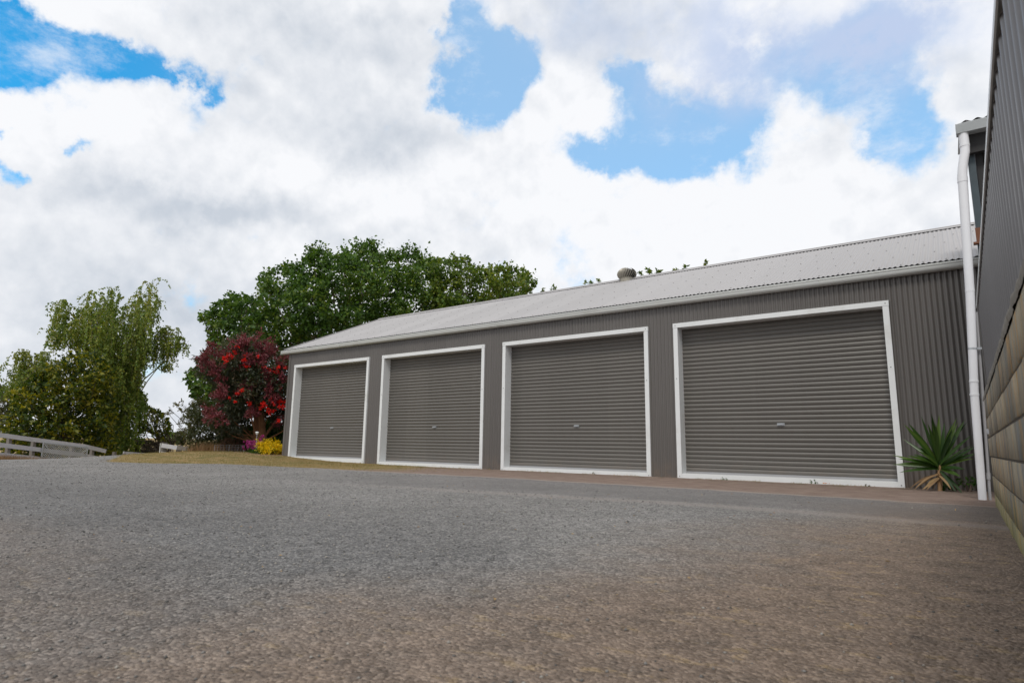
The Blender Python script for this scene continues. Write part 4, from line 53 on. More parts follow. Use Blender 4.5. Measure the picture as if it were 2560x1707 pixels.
BIRCH_SMALL = [[-35.03,9.98,3.86,1.39],[-36.71,9.68,4.34,1.24],[-34.48,9.12,3.12,0.62],[-35.42,9.59,3.12,0.75],[-35.48,10.45,3.54,0.44],[-35.86,10.29,4.24,0.89],[-36.29,10.53,3.85,1.07],[-36.11,9.27,2.74,0.55],[-34.67,9.92,4.1,0.95],[-35.76,9.12,3.27,1.11],[-36.09,9.66,3.72,0.93],[-35.69,9.74,4.62,1.19],[-35.74,10.42,4.56,0.64],[-34.89,10.22,2.97,0.25],[-36.63,9.71,4.52,1.12],[-35.42,10.42,3.57,0.7],[-34.64,9.61,3.26,0.56],[-35.7,10.3,4.75,1.02],[-36.67,9.67,2.56,0.25],[-34.46,9.93,3.06,0.57],[-34.97,9.07,3.5,1.3],[-34.74,9.97,3.03,0.57],[-36.36,9.59,3.65,0.62],[-35.15,9.8,3.84,0.44],[-36.03,9.72,4.42,0.94],[-35.41,9.36,4.58,0.87],[-35.51,10.46,4.23,0.32],[-35.97,10.05,3.03,0.56],[-35.63,9.54,3.19,0.87],[-36.79,9.64,3.64,1.24],[-34.98,9.15,2.49,0.31],[-36.24,10.3,3.14,0.56],[-35.6,10.47,3.22,0.38],[-34.71,9.39,3.49,1.0],[-35.98,10.55,3.45,0.57],[-35.94,10.5,3.95,0.95],[-34.76,9.94,3.91,1.14],[-35.61,9.11,3.04,0.49],[-34.81,9.18,3.35,1.11],[-36.36,9.51,3.79,0.68],[-35.95,9.27,4.63,1.43],[-35.57,10.52,3.34,0.19],[-35.5,9.69,3.66,1.25],[-35.44,9.26,3.69,0.8],[-35.87,9.31,4.75,0.5],[-36.63,10.28,2.98,0.44],[-36.27,9.59,3.85,0.81],[-35.78,9.76,3.46,0.81],[-36.19,10.47,3.65,0.63],[-35.39,9.6,2.82,0.5],[-36.42,9.96,2.87,0.43],[-35.89,9.56,4.03,0.93],[-34.64,10.02,3.23,0.69],[-35.34,9.95,4.69,0.82],[-36.02,10.29,3.99,0.88],[-36.75,9.67,4.42,1.43],[-35.42,9.16,4.54,0.74],[-35.94,9.12,4.28,0.93],[-34.84,9.88,4.44,0.95],[-35.82,9.5,4.7,1.31],[-34.65,9.38,3.71,0.81],[-36.0,9.76,4.5,0.81],[-35.5,10.43,4.01,0.76],[-35.93,9.24,4.34,0.87],[-36.13,9.85,4.1,0.88],[-35.32,10.36,3.84,0.95],[-37.04,9.87,3.34,0.62],[-35.21,8.82,3.9,0.49],[-35.83,9.8,2.55,0.19],[-35.24,9.48,2.5,0.19],[-35.5,10.43,4.09,0.7],[-35.48,8.93,3.66,0.43],[-34.33,9.74,3.43,0.82],[-36.13,9.72,2.69,0.31],[-35.43,10.37,3.95,0.51],[-36.2,10.56,3.1,0.32],[-36.33,9.76,4.19,1.0],[-35.36,10.01,4.39,1.26],[-35.66,9.53,2.53,0.25],[-35.48,9.18,3.47,1.23],[-36.98,10.01,3.75,1.06],[-35.52,9.97,4.7,0.63],[-36.88,9.72,2.82,0.49],[-34.86,9.82,4.29,1.32],[-36.09,9.38,3.36,1.11],[-35.88,9.14,2.97,0.43],[-36.06,10.34,4.69,0.51],[-35.61,10.49,4.09,0.32],[-35.49,9.68,4.11,1.06],[-35.95,9.39,4.7,1.31],[-34.7,9.29,3.31,0.5],[-35.6,9.43,3.52,0.74],[-35.56,9.82,4.43,1.44],[-35.49,9.03,3.3,0.49],[-36.61,10.25,3.79,0.75],[-35.59,10.14,2.9,0.38],[-36.79,9.7,3.98,1.24],[-35.05,9.96,3.85,1.26],[-34.28,9.74,4.04,0.76],[-35.08,9.07,3.1,0.92]]
RIDGE_A = [[-9.99,22.21,7.45,0.1],[-9.59,22.12,7.51,0.1],[-9.54,21.99,7.28,0.1],[-9.3,22.25,7.45,0.1],[-9.21,22.17,7.37,0.1],[-9.6,21.89,7.07,0.1],[-9.43,22.31,7.24,0.1],[-9.61,21.89,6.77,0.28],[-9.11,21.77,6.68,0.27],[-9.31,21.79,6.19,0.34]]
RIDGE_B = [[-8.57,22.47,7.46,0.09],[-8.15,22.3,7.45,0.09],[-7.49,22.58,7.6,0.08],[-8.38,22.53,7.32,0.09],[-8.33,22.5,7.07,0.24],[-7.82,22.52,7.0,0.24],[-8.12,22.57,6.53,0.34]]
RIDGE_C = [[-12.44,21.99,7.37,0.09],[-12.09,21.77,7.24,0.09],[-11.67,21.81,7.29,0.09],[-13.75,20.86,7.0,0.09],[-13.3,20.95,7.03,0.09],[-13.4,20.88,6.9,0.09],[-13.49,21.48,6.48,0.29],[-12.71,21.96,6.66,0.29],[-12.01,21.82,6.54,0.29]]
YUCCA = [[-0.371,10.807,1.106],[-0.291,11.186,1.106],[-0.231,11.084,0.992],[-0.508,10.973,1.081],[-0.427,10.796,0.965],[-0.673,10.902,0.98],[-0.728,10.837,0.96],[-0.784,11.234,0.751],[-0.568,10.961,0.622],[-0.917,10.951,0.503],[-0.722,10.834,0.503],[-0.829,10.772,0.452],[-0.922,10.97,0.358],[-0.839,10.8,0.252],[-0.648,10.759,0.523],[-0.073,11.009,0.987],[0.015,10.969,1.02],[0.041,10.986,0.994],[0.072,10.756,0.798],[0.072,11.077,0.666],[0.07,10.958,0.613],[0.072,10.888,0.52],[0.064,10.904,0.473],[-0.104,10.8,0.221],[-0.172,10.8,-0.001],[-0.354,11.087,0.903],[-0.145,10.954,0.898],[-0.624,11.295,0.339],[-0.039,10.8,0.324]]
YUCCA_DRY = [[-0.738,10.888,-0.037],[-0.609,10.872,0.058],[-0.576,10.8,-0.032],[-0.523,10.779,-0.019],[-0.228,10.819,0.037],[-0.446,10.939,0.011],[-0.669,10.771,-0.01],[-0.554,10.882,0.008]]
YUCCA_C = [[-0.34,11.1,0.413],[-0.351,11.1,0.289],[-0.37,11.1,0.029]]
VEILS = [[-20.3,36.7,8.8,1.8,0.45],[-10.5,34.1,8.8,2.4,0.9],[-0.5,31.5,6.3,2.3,1.0],[-3.9,28.8,2.8,2.1,0.7],[-16.5,31.3,4.6,2.3,0.5],[-32.2,37.6,5.4,1.6,0.3]]
HOLES = [[-78.9,28.3,3.2860000000000005,2.12,1.9],[-76.2,28.2,1.6960000000000002,1.1660000000000001,1.01],[-73.0,28.6,2.8620000000000005,1.272,0.9],[-70.1,28.1,2.544,1.59,1.23],[-67.2,28.2,1.9080000000000001,1.3780000000000001,1.01],[-66.1,27.6,1.06,0.636,0.67],[-78.6,22.7,1.06,0.742,0.78],[-74.9,21.0,0.8480000000000001,0.53,0.62],[-78.3,18.9,0.9540000000000001,1.272,0.9],[-43.3,37.2,1.484,1.484,0.9],[-40.8,35.2,2.4379999999999997,2.12,1.01],[-37.6,35.0,2.12,1.6960000000000002,0.84],[-39.8,31.9,2.8620000000000005,2.2260000000000004,1.34],[-39.5,29.4,2.3320000000000003,1.484,1.23],[-18.6,28.1,3.2860000000000005,2.2260000000000004,1.23],[-18.8,25.3,3.71,2.12,1.34],[-23.1,30.7,2.6500000000000004,2.2260000000000004,0.78],[-26.6,26.9,3.3920000000000003,1.06,1.01],[-23.4,32.8,2.2260000000000004,1.3780000000000001,0.67],[-4.6,28.6,4.24,2.968,1.01],[-0.9,24.2,3.2860000000000005,2.12,1.34],[-3.2,23.1,1.59,1.06,0.78],[-7.0,32.4,6.784000000000001,2.544,0.67]]
GRAYS = [[-53.0,30.0,10.2,5.0,1.15],[-57.5,34.9,12.7,1.8,0.7],[-58.4,18.7,16.8,2.0,1.0],[-66.2,18.9,6.9,1.4,0.7],[-73.7,13.3,8.9,2.9,0.8],[-27.7,37.4,9.9,2.2,1.0],[-24.7,34.3,5.1,1.3,0.6],[-65.9,9.6,10.3,2.1,0.8],[-0.5,15.9,7.6,1.6,0.35],[-18.5,30.2,4.7,1.7,0.6],[-8.3,24.8,2.0,1.0,0.5],[-48.6,26.9,8.6,1.8,0.7],[-74.8,18.3,3.3,0.9,0.35]]


# ------------------------------------------------------------------ node helper
class NT:
    def __init__(s, tree): s.t = tree; s.n = tree.nodes; s.l = tree.links
    def node(s, typ, **kw):
        n = s.n.new(typ)
        for k, v in kw.items(): setattr(n, k, v)
        return n
    def put(s, inp, v):
        if hasattr(v, 'default_value') or hasattr(v, 'is_output'): s.l.new(v, inp)
        else:
            try: inp.default_value = v
            except Exception: inp.default_value = (*v, 1)
    def m(s, op, a, b=0.0, c=None, clamp=False):
        n = s.node('ShaderNodeMath', operation=op, use_clamp=clamp)
        s.put(n.inputs[0], a); s.put(n.inputs[1], b)
        if c is not None: s.put(n.inputs[2], c)
        return n.outputs[0]
    def noise(s, vec, scale, detail=4, rough=.55, col=False, dist=0):
        n = s.node('ShaderNodeTexNoise'); s.put(n.inputs['Vector'], vec)
        n.inputs['Scale'].default_value = scale; n.inputs['Detail'].default_value = detail
        n.inputs['Roughness'].default_value = rough; n.inputs['Distortion'].default_value = dist
        return n.outputs['Color' if col else 'Fac']
    def ramp(s, f, pts, interp='LINEAR'):
        n = s.node('ShaderNodeValToRGB'); s.put(n.inputs[0], f); cr = n.color_ramp; cr.interpolation = interp
        while len(cr.elements) < len(pts): cr.elements.new(.5)
        for e, (p, c) in zip(cr.elements, pts):
            e.position = p; e.color = (c, c, c, 1) if isinstance(c, (int, float)) else (*c, 1)
        return n.outputs[0]
    def sm(s, x, a, b):
        n = s.node('ShaderNodeMapRange', interpolation_type='SMOOTHSTEP')
        s.put(n.inputs[0], x); n.inputs[1].default_value = a; n.inputs[2].default_value = b
        return n.outputs[0]
    def mix(s, f, a, b, mode='MIX'):
        n = s.node('ShaderNodeMix', data_type='RGBA', blend_type=mode)
        s.put(n.inputs[0], f); s.put(n.inputs[6], a); s.put(n.inputs[7], b)
        return n.outputs[2]
    def vm(s, op, a, b=(0, 0, 0)):
        n = s.node('ShaderNodeVectorMath', operation=op); s.put(n.inputs[0], a); s.put(n.inputs[1], b)
        return n.outputs[0]

def rgb(c): return (c[0], c[1], c[2], 1)

# ---- world: physical sky with broken cumulus
W = bpy.data.worlds.new('World'); S.world = W; W.use_nodes = True
W.node_tree.nodes.clear()
w = NT(W.node_tree)
sky = w.node('ShaderNodeTexSky', sky_type='NISHITA', sun_disc=False)
sky.sun_elevation = _e; sky.sun_rotation = _a; sky.air_density = 1.0; sky.dust_density = .6; sky.ozone_density = 2.5
tc = w.node('ShaderNodeTexCoord'); D = tc.outputs['Generated']
sx = w.node('ShaderNodeSeparateXYZ'); w.put(sx.inputs[0], D)
def_fbm = w.noise(D, 3.2, 9, .58)
wn = w.noise(D, 5.0, 7, .6, col=True)
ws = w.node('ShaderNodeSeparateColor'); w.put(ws.inputs[0], wn)
hyp = w.m('SQRT', w.m('ADD', w.m('MULTIPLY', sx.outputs[0], sx.outputs[0]), w.m('MULTIPLY', sx.outputs[1], sx.outputs[1])))
az = w.m('MULTIPLY', w.m('ARCTAN2', sx.outputs[0], sx.outputs[1]), 180/PI)
el = w.m('MULTIPLY', w.m('ARCTAN2', sx.outputs[2], hyp), 180/PI)
azw = w.m('ADD', az, w.m('MULTIPLY', w.m('SUBTRACT', ws.outputs[0], .5), 17.0))
elw = w.m('ADD', el, w.m('MULTIPLY', w.m('SUBTRACT', ws.outputs[1], .5), 12.0))
def blobsum(lst, a, e):
    tot = 0.0
    for (ca, ce, ra, re, amp) in lst:
        dx = w.m('MULTIPLY', w.m('SUBTRACT', a, ca), 1/ra); dy = w.m('MULTIPLY', w.m('SUBTRACT', e, ce), 1/re)
        q = w.m('ADD', w.m('MULTIPLY', dx, dx), w.m('MULTIPLY', dy, dy))
        g = w.m('MULTIPLY', w.m('EXPONENT', w.m('MULTIPLY', q, -.75)), amp)
        tot = w.m('ADD', tot, g)
    return tot
fine = w.noise(D, 14, 8, .62)
H = blobsum(HOLES, azw, elw)
open_ = w.m('ADD', w.m('ADD', H, w.m('MULTIPLY', w.m('SUBTRACT', def_fbm, .5), 1.5)), w.m('MULTIPLY', w.m('SUBTRACT', fine, .5), 1.5))
clear = w.sm(open_, .20, .86)
def billow(v, sc):
    n1 = w.m('ABSOLUTE', w.m('SUBTRACT', w.noise(v, sc, 3, .5), .5)); n2 = w.m('ABSOLUTE', w.m('SUBTRACT', w.noise(v, sc*2.7, 4, .55), .5)); n3 = w.noise(v, sc*7, 5, .6)
    return w.m('ADD', w.m('ADD', w.m('MULTIPLY', n1, 2.0), w.m('MULTIPLY', n2, 1.0)), w.m('MULTIPLY', n3, .35))
DO = w.vm('ADD', D, (.012, -.004, .022))
relief = w.m('SUBTRACT', billow(D, 6.0), billow(DO, 6.0))       # > 0 on the side turned from the light
G = blobsum(GRAYS, azw, elw)
shade = w.m('ADD', w.m('MULTIPLY', G, .60), w.m('MULTIPLY', w.m('SUBTRACT', w.noise(D, 3.6, 7, .48), .50), 1.3))
shade = w.m('ADD', shade, w.m('MULTIPLY', relief, .85))
shade = w.m('ADD', shade, w.m('MULTIPLY', w.sm(el, 16, 3), .40), clamp=True)
CLOUD_W, CLOUD_G = (8.25, 8.35, 8.6), (5.1, 5.55, 6.2)
cloud = w.mix(shade, CLOUD_W, CLOUD_G)
# paler, milkier blue away from the west, where thin veil clouds lie
veil = w.m('MULTIPLY', w.sm(az, -76, -38), .58)
skyb = w.vm('MULTIPLY', sky.outputs[0], (.30, 1.75, 2.1))
blue = w.mix(veil, skyb, (4.5, 6.2, 8.3))
wisp = w.m('MULTIPLY', w.sm(w.noise(w.vm('MULTIPLY', D, (1, 1, 1.8)), 7, 10, .68), .46, .72), .75)
blue = w.mix(wisp, blue, (6.7, 7.4, 8.4))
film = w.m('MULTIPLY', blobsum(VEILS, azw, elw), .85, clamp=True)
film = w.m('MULTIPLY', film, w.sm(fine, .25, .6))
final = w.mix(film, w.mix(clear, cloud, blue), (4.6, 5.5, 7.4))
bg = w.node('ShaderNodeBackground'); w.put(bg.inputs[0], final); bg.inputs[1].default_value = .10
wo = w.node('ShaderNodeOutputWorld'); w.l.new(bg.outputs[0], wo.inputs[0])

# ------------------------------------------------------------------ materials
def mat(name):
    M = bpy.data.materials.new(name); M.use_nodes = True; M.node_tree.nodes.clear()
    n = NT(M.node_tree); b = n.node('ShaderNodeBsdfPrincipled'); o = n.node('ShaderNodeOutputMaterial')
    n.l.new(b.outputs[0], o.inputs[0]); return M, n, b, o
def pos(n):
    g = n.node('ShaderNodeNewGeometry'); return g.outputs['Position']
def objc(n):
    return n.node('ShaderNodeTexCoord').outputs['Object']
def bump(n, b, h, strength, dist):
    bp = n.node('ShaderNodeBump'); n.put(bp.inputs['Height'], h)
    bp.inputs['Strength'].default_value = strength; bp.inputs['Distance'].default_value = dist
    n.l.new(bp.outputs[0], b.inputs['Normal'])
def simple(name, c, rough=.6, metal=0., var=.12, scale=6., spec=.5, grime=None):
    M, n, b, o = mat(name); p = pos(n)
    f = n.noise(p, scale, 6, .6)
    k = n.m('ADD', 1-var, n.m('MULTIPLY', f, 2*var))
    c0 = n.mix(1.0, rgb(c), k, 'MULTIPLY')
    if grime:
        g = n.sm(n.noise(p, scale*.35, 8, .65), .52, .72)
        c0 = n.mix(n.m('MULTIPLY', g, grime[1]), c0, rgb(grime[0]))
    n.put(b.inputs['Base Color'], c0); b.inputs['Roughness'].default_value = rough
    b.inputs['Metallic'].default_value = metal; b.inputs['Specular IOR Level'].default_value = spec
    bump(n, b, n.noise(p, scale*6, 4), .15, .004)
    return M
def sheet_metal(name, c, axis=0, period=.762, rough=.36, lap=True, streak=.10, dusty=0):
    """painted corrugated steel: each sheet a shade off its neighbour, faint rain streaks"""
    M, n, b, o = mat(name); p = pos(n)
    s = n.node('ShaderNodeSeparateXYZ'); n.put(s.inputs[0], p)
    u = n.m('MULTIPLY', s.outputs[axis], 1/period)
    wn = n.node('ShaderNodeTexWhiteNoise', noise_dimensions='1D'); n.put(wn.inputs['W'], n.m('FLOOR', u))
    k = n.m('ADD', .95, n.m('MULTIPLY', wn.outputs[0], .10))
    st = n.vm('MULTIPLY', p, (9, 9, .5) if axis != 9 else (1, 1, 1))
    k = n.m('MULTIPLY', k, n.m('ADD', 1-streak, n.m('MULTIPLY', n.noise(st, 1.2, 5, .6), 2*streak)))
    c0 = n.mix(1.0, rgb(c), k, 'MULTIPLY')
    if lap:
        fr = n.m('FRACT', u)
        c0 = n.mix(n.m('MULTIPLY', n.m('LESS_THAN', fr, .010), .55), c0, (.03, .028, .026, 1))
    if dusty:
        low = n.sm(s.outputs[2], .45, .0)
        dn = n.sm(n.noise(p, 5, 6, .6), .35, .65)
        c0 = n.mix(n.m('MULTIPLY', n.m('MULTIPLY', low, dn), dusty), c0, (.20, .145, .105, 1))
    n.put(b.inputs['Base Color'], c0)
    r = n.m('ADD', rough-.06, n.m('MULTIPLY', n.noise(p, 3, 4), .14)); n.put(b.inputs['Roughness'], r)
    bump(n, b, n.noise(p, 2.2, 3), .12, .02)
    return M
WALLC = (.112, .104, .098)
M_wall = sheet_metal('painted_cladding', WALLC, dusty=.35)
M_roof = sheet_metal('pale_roof_sheet', (.345, .338, .342), rough=.6, streak=.05, lap=False)
M_door = sheet_metal('roller_door_curtain', (.121, .114, .104), lap=False, rough=.4, dusty=.22, streak=.07)
M_side = sheet_metal('side_cladding', (.165, .155, .148), axis=1)
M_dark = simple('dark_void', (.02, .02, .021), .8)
M_gut = simple('gutter_paint', (.56, .58, .57), .45, var=.06, grime=((.34, .33, .30), .35), scale=3)
M_frame = simple('white_frame_paint', (.68, .70, .71), .5, var=.05, grime=((.46, .45, .41), .35), scale=4)
M_pvc = simple('white_pvc', (.66, .67, .70), .35, var=.05, grime=((.46, .45, .44), .3), scale=3)
M_galv = simple('dull_galvanised_steel', (.045, .062, .072), .5, .4, .25, 8)
M_steel = simple('zinc_steel', (.42, .44, .46), .35, .7, .15, 20)
M_rust = simple('rusty_steel', (.16, .065, .035), .8, .1, .4, 30)
M_cond = simple('grey_conduit', (.28, .28, .29), .5)
M_screw = simple('screw_head', (.10, .095, .095), .5, .3)
M_vent = simple('turbine_metal', (.30, .28, .235), .45, .3, .15, 8)
M_bark = simple('bark', (.085, .06, .045), .9, 0, .45, 9)
M_gumbark = simple('orange_brown_bark', (.25, .125, .06), .9, 0, .4, 8)
M_birchbark = simple('pale_birch_bark', (.36, .33, .29), .8, 0, .4, 9, grime=((.07, .06, .05), .8))
M_twig = simple('dry_twig', (.12, .085, .065), .9, 0, .3, 12)
M_rail = simple('weathered_white_rail', (.50, .50, .53), .75, 0, .14, 5, grime=((.30, .29, .29), .5))
M_post = simple('weathered_grey_post', (.17, .155, .14), .9, 0, .3, 9)
M_yd = simple('dead_yucca_leaf', (.33, .20, .10), .8, 0, .25, 14)

def leaf_mat(name, cols, trans=.35, rough=.5, spec=.35):
    M = bpy.data.materials.new(name); M.use_nodes = True; M.node_tree.nodes.clear(); n = NT(M.node_tree)
    at_ = n.node('ShaderNodeAttribute', attribute_name='rnd')
    k = len(cols)
    c = n.ramp(at_.outputs['Fac'], [(i/(k-1), q) for i, q in enumerate(cols)])
    p = pos(n)
    v = n.m('ADD', .72, n.m('MULTIPLY', n.noise(p, .9, 3), .56)); c = n.mix(1., c, v, 'MULTIPLY')
    b = n.node('ShaderNodeBsdfPrincipled'); n.put(b.inputs['Base Color'], c)
    b.inputs['Roughness'].default_value = rough; b.inputs['Specular IOR Level'].default_value = spec
    t = n.node('ShaderNodeBsdfTranslucent'); n.put(t.inputs[0], n.mix(1., c, (1.5, 1.5, .7, 1), 'MULTIPLY'))
    mx = n.node('ShaderNodeMixShader'); mx.inputs[0].default_value = trans
    n.l.new(b.outputs[0], mx.inputs[1]); n.l.new(t.outputs[0], mx.inputs[2])
    o = n.node('ShaderNodeOutputMaterial'); n.l.new(mx.outputs[0], o.inputs[0]); return M
L_maple = leaf_mat('maple_leaf', [(.022,.055,.012),(.048,.105,.018),(.08,.15,.022),(.16,.21,.03)])
L_maple2 = leaf_mat('maple_leaf_yellower', [(.032,.068,.012),(.068,.125,.018),(.12,.175,.022),(.20,.22,.03)])
L_birch = leaf_mat('birch_leaf', [(.045,.095,.018),(.10,.16,.024),(.19,.23,.036),(.33,.29,.055)])
L_shrub = leaf_mat('shrub_leaf', [(.012,.028,.006),(.026,.052,.008),(.06,.09,.010),(.20,.20,.016),(.36,.29,.022)])
L_gum = leaf_mat('gum_leaf', [(.030,.045,.026),(.042,.055,.030),(.065,.075,.042),(.12,.105,.07)], spec=.5)
L_spent = leaf_mat('crimson_flower_head', [(.10,.028,.034),(.155,.034,.045),(.22,.042,.058),(.12,.065,.05)], .2)
L_red = leaf_mat('scarlet_blossom', [(.42,.010,.012),(.66,.012,.008),(.85,.022,.010)], .3)
L_olive = leaf_mat('olive_leaf', [(.035,.050,.022),(.052,.066,.028),(.085,.09,.04),(.10,.08,.05)])
L_brown = leaf_mat('dead_leaf', [(.10,.05,.03),(.15,.08,.045),(.07,.04,.025)], .1)
L_euc = leaf_mat('grey_green_leaf', [(.055,.06,.035),(.085,.085,.04),(.14,.115,.05),(.16,.15,.03)])
L_yel = leaf_mat('yellow_foliage', [(.20,.22,.01),(.62,.44,.006),(.78,.56,.008),(.70,.54,.01)], .3)
L_green = leaf_mat('green_leaf', [(.02,.06,.012),(.045,.11,.015),(.08,.16,.022)])
L_mag = leaf_mat('magenta_petal', [(.30,.025,.17),(.42,.05,.27),(.50,.10,.33)], .3)
L_yucca = leaf_mat('yucca_leaf', [(.012,.036,.007),(.022,.058,.009),(.036,.082,.012),(.08,.13,.02)], .12, .38, .5)
L_dryg = leaf_mat('dry_grass', [(.34,.235,.11),(.28,.20,.085),(.19,.16,.05),(.09,.13,.03)], .2, .8)
L_rust = leaf_mat('tall_dead_grass', [(.19,.11,.055),(.26,.16,.08),(.13,.08,.05)], .2, .8)

# ------------------------------------------------------------------ mesh helpers
def link(o, parent=None):
    COL.objects.link(o)
    if parent is not None: o.parent = parent
    return o
def tag(o, label=None, cat=None, group=None, kind=None):
    if label: o['label'] = label
    if cat: o['category'] = cat
    if group: o['group'] = group
    if kind: o['kind'] = kind
    return o
def empty(name, label, cat, group=None):
    o = bpy.data.objects.new(name, None); o.empty_display_size = .2; COL.objects.link(o)
    return tag(o, label, cat, group)
def fast_mesh(name, V, F, mats, parent=None, rnd=None, smooth=False, midx=None):
    """V (n,3), F (k,q) array of one polygon size"""
    V = np.asarray(V, np.float32); F = np.asarray(F, np.int32); k, q = F.shape
    me = bpy.data.meshes.new(name)
    me.vertices.add(len(V)); me.vertices.foreach_set('co', V.ravel())
    me.loops.add(k*q); me.loops.foreach_set('vertex_index', F.ravel())
    me.polygons.add(k); me.polygons.foreach_set('loop_start', np.arange(0, k*q, q, dtype=np.int32))
    me.polygons.foreach_set('loop_total', np.full(k, q, np.int32))
    if smooth: me.polygons.foreach_set('use_smooth', np.ones(k, bool))
    for mm in (mats if isinstance(mats, (list, tuple)) else [mats]): me.materials.append(mm)
    if midx is not None: me.polygons.foreach_set('material_index', np.asarray(midx, np.int32))
    if rnd is not None:
        a = me.attributes.new('rnd', 'FLOAT', 'FACE'); a.data.foreach_set('value', np.asarray(rnd, np.float32))
    me.update(calc_edges=True)
    return link(bpy.data.objects.new(name, me), parent)
class MB:
    def __init__(s): s.v = []; s.f = []; s.mi = []; s.sm = []
    def add(s, v, f, mi=0, sm=False):
        b = len(s.v); s.v += [tuple(x) for x in v]; s.f += [tuple(i+b for i in q) for q in f]
        s.mi += [mi]*len(f); s.sm += [sm]*len(f); return s
    def box(s, x0, x1, y0, y1, z0, z1, mi=0):
        v = [(x, y, z) for z in (z0, z1) for y in (y0, y1) for x in (x0, x1)]
        return s.add(v, [(0,2,3,1),(4,5,7,6),(0,1,5,4),(2,6,7,3),(0,4,6,2),(1,3,7,5)], mi)
    def tube(s, pts, rad, seg=10, mi=0, cap=True, sm=True):
        pts = [Vector(p) for p in pts]; n = len(pts)
        if not isinstance(rad, (list, tuple)): rad = [rad]*n
        v = []; f = []; ref = None
        for i, p in enumerate(pts):
            t = (pts[min(i+1, n-1)] - pts[max(i-1, 0)]).normalized()
            if ref is None: ref = Vector((1, 0, 0)) if abs(t.x) < .8 else Vector((0, 1, 0))
            a = t.cross(ref).normalized(); b = t.cross(a).normalized(); ref = a.cross(t) if a.cross(t).length > 0 else ref
            for j in range(seg):
                q = 2*PI*j/seg; v.append(p + (a*math.cos(q) + b*math.sin(q))*rad[i])
        for i in range(n-1):
            for j in range(seg):
                j2 = (j+1) % seg; f.append((i*seg+j, i*seg+j2, (i+1)*seg+j2, (i+1)*seg+j))
        s.add(v, f, mi, sm)
        if cap:
            b = len(s.v)
            s.v += [tuple(q) for q in v[:seg]] + [tuple(q) for q in v[-seg:]]
            s.f += [tuple(b+j for j in range(seg)), tuple(b+seg+j for j in range(seg))]; s.mi += [mi]*2; s.sm += [False]*2
        return s
    def beam(s, a, b, wd, ht, mi=0):
        """straight bar a->b, wd horizontal thickness, ht vertical height"""
        a = Vector(a); b = Vector(b); t = (b-a).normalized()
        sd_ = t.cross(Vector((0, 0, 1))); sd_ = sd_.normalized() if sd_.length > 1e-4 else Vector((1, 0, 0))
        up = sd_.cross(t).normalized()
        v = [p + sd_*wd/2*i + up*ht/2*j for p in (a, b) for i, j in ((-1,-1),(1,-1),(1,1),(-1,1))]
        return s.add(v, [(0,1,2,3),(7,6,5,4),(0,4,5,1),(1,5,6,2),(2,6,7,3),(3,7,4,0)], mi)
    def extrude_x(s, prof, x0, x1, mi=0, cap=True, sm=False):
        n = len(prof); v = [(x0, y, z) for y, z in prof] + [(x1, y, z) for y, z in prof]
        f = [(i, (i+1) % n, n+(i+1) % n, n+i) for i in range(n)]
        if cap: f += [tuple(range(n)), tuple(range(2*n-1, n-1, -1))]
        return s.add(v, f, mi, sm)
    def build(s, name, mats, parent=None):
        me = bpy.data.meshes.new(name); me.from_pydata([tuple(x) for x in s.v], [], s.f)
        for mm in (mats if isinstance(mats, (list, tuple)) else [mats]): me.materials.append(mm)
        me.polygons.foreach_set('material_index', s.mi); me.polygons.foreach_set('use_smooth', s.sm); me.update()
        return link(bpy.data.objects.new(name, me), parent)
def unit(v): return v/np.maximum(np.linalg.norm(v, axis=1, keepdims=True), 1e-6)
def leaf_arrays(P, D, N, L, Wd, fold=.12):
    D = unit(D); Sd = unit(np.cross(D, N)); N2 = np.cross(Sd, D)
    L = np.asarray(L).reshape(-1, 1); Wd = np.asarray(Wd).reshape(-1, 1)
    a = P; b = P + D*L*.45 + Sd*Wd*.5 + N2*L*fold; c = P + D*L; d = P + D*L*.45 - Sd*Wd*.5 + N2*L*fold
    V = np.stack([a, b, c, d], 1).reshape(-1, 3); F = np.arange(len(P)*4).reshape(-1, 4)
    return V, F
def clump_leaves(cl, seed, dens, size, ratio=.8, up=.5, droop=0., sprig=(.45, 1.15), jit=.10, per=9, out_bias=.5, leaders=.0):
    """leaves set along short twigs that radiate through each clump; returns V, F, rnd"""
    r = np.random.default_rng(seed); cl = np.array(cl, float); ctr = cl[:, :3].mean(0)
    Vs = []; rn = []
    Pl = []; Dl = []; Nl = []; Ll = []
    for x, y, z, R in cl:
        k = max(4, int(dens*R*R/per))
        c = np.array([x, y, z]); o = c - ctr; o = o/(np.linalg.norm(o)+1e-6)
        d = r.normal(size=(k, 3)); d = unit(d); d = unit(d + o*out_bias + np.array([0, 0, .25]))
        st = c + r.normal(size=(k, 3))*R*.33
        ln = R*r.uniform(sprig[0], sprig[1], (k, 1)); tall_ = r.uniform(0, 1, (k, 1)) < leaders
        ln = np.where(tall_, ln*1.7, ln); d = np.where(tall_, unit(d + np.array([0, 0, 1.1])), d)
        bright = r.uniform(0, 1)*.35
        for j in range(per):
            t = (j + r.uniform(0, 1, (k, 1)))/per
            p = st + d*ln*t + r.normal(size=(k, 3))*R*jit
            p[:, 2] -= droop*R*(t[:, 0]**2)
            dd = unit(d*.6 + r.normal(size=(k, 3))*.7 + np.array([0, 0, -droop*1.6]))
            nn = unit(r.normal(size=(k, 3))*.55 + np.array([0, 0, up]) + d*.25)
            Pl.append(p); Dl.append(dd); Nl.append(nn); Ll.append(size*(.45 + 1.0*r.uniform(0, 1, k)**1.3))
            rn.append(np.clip(r.uniform(0, .75, k) + bright - .05, 0, 1))
    P = np.concatenate(Pl); D_ = np.concatenate(Dl); N = np.concatenate(Nl); L = np.concatenate(Ll)
    V, F = leaf_arrays(P, D_, N, L, L*ratio)
    return V, F, np.concatenate(rn)
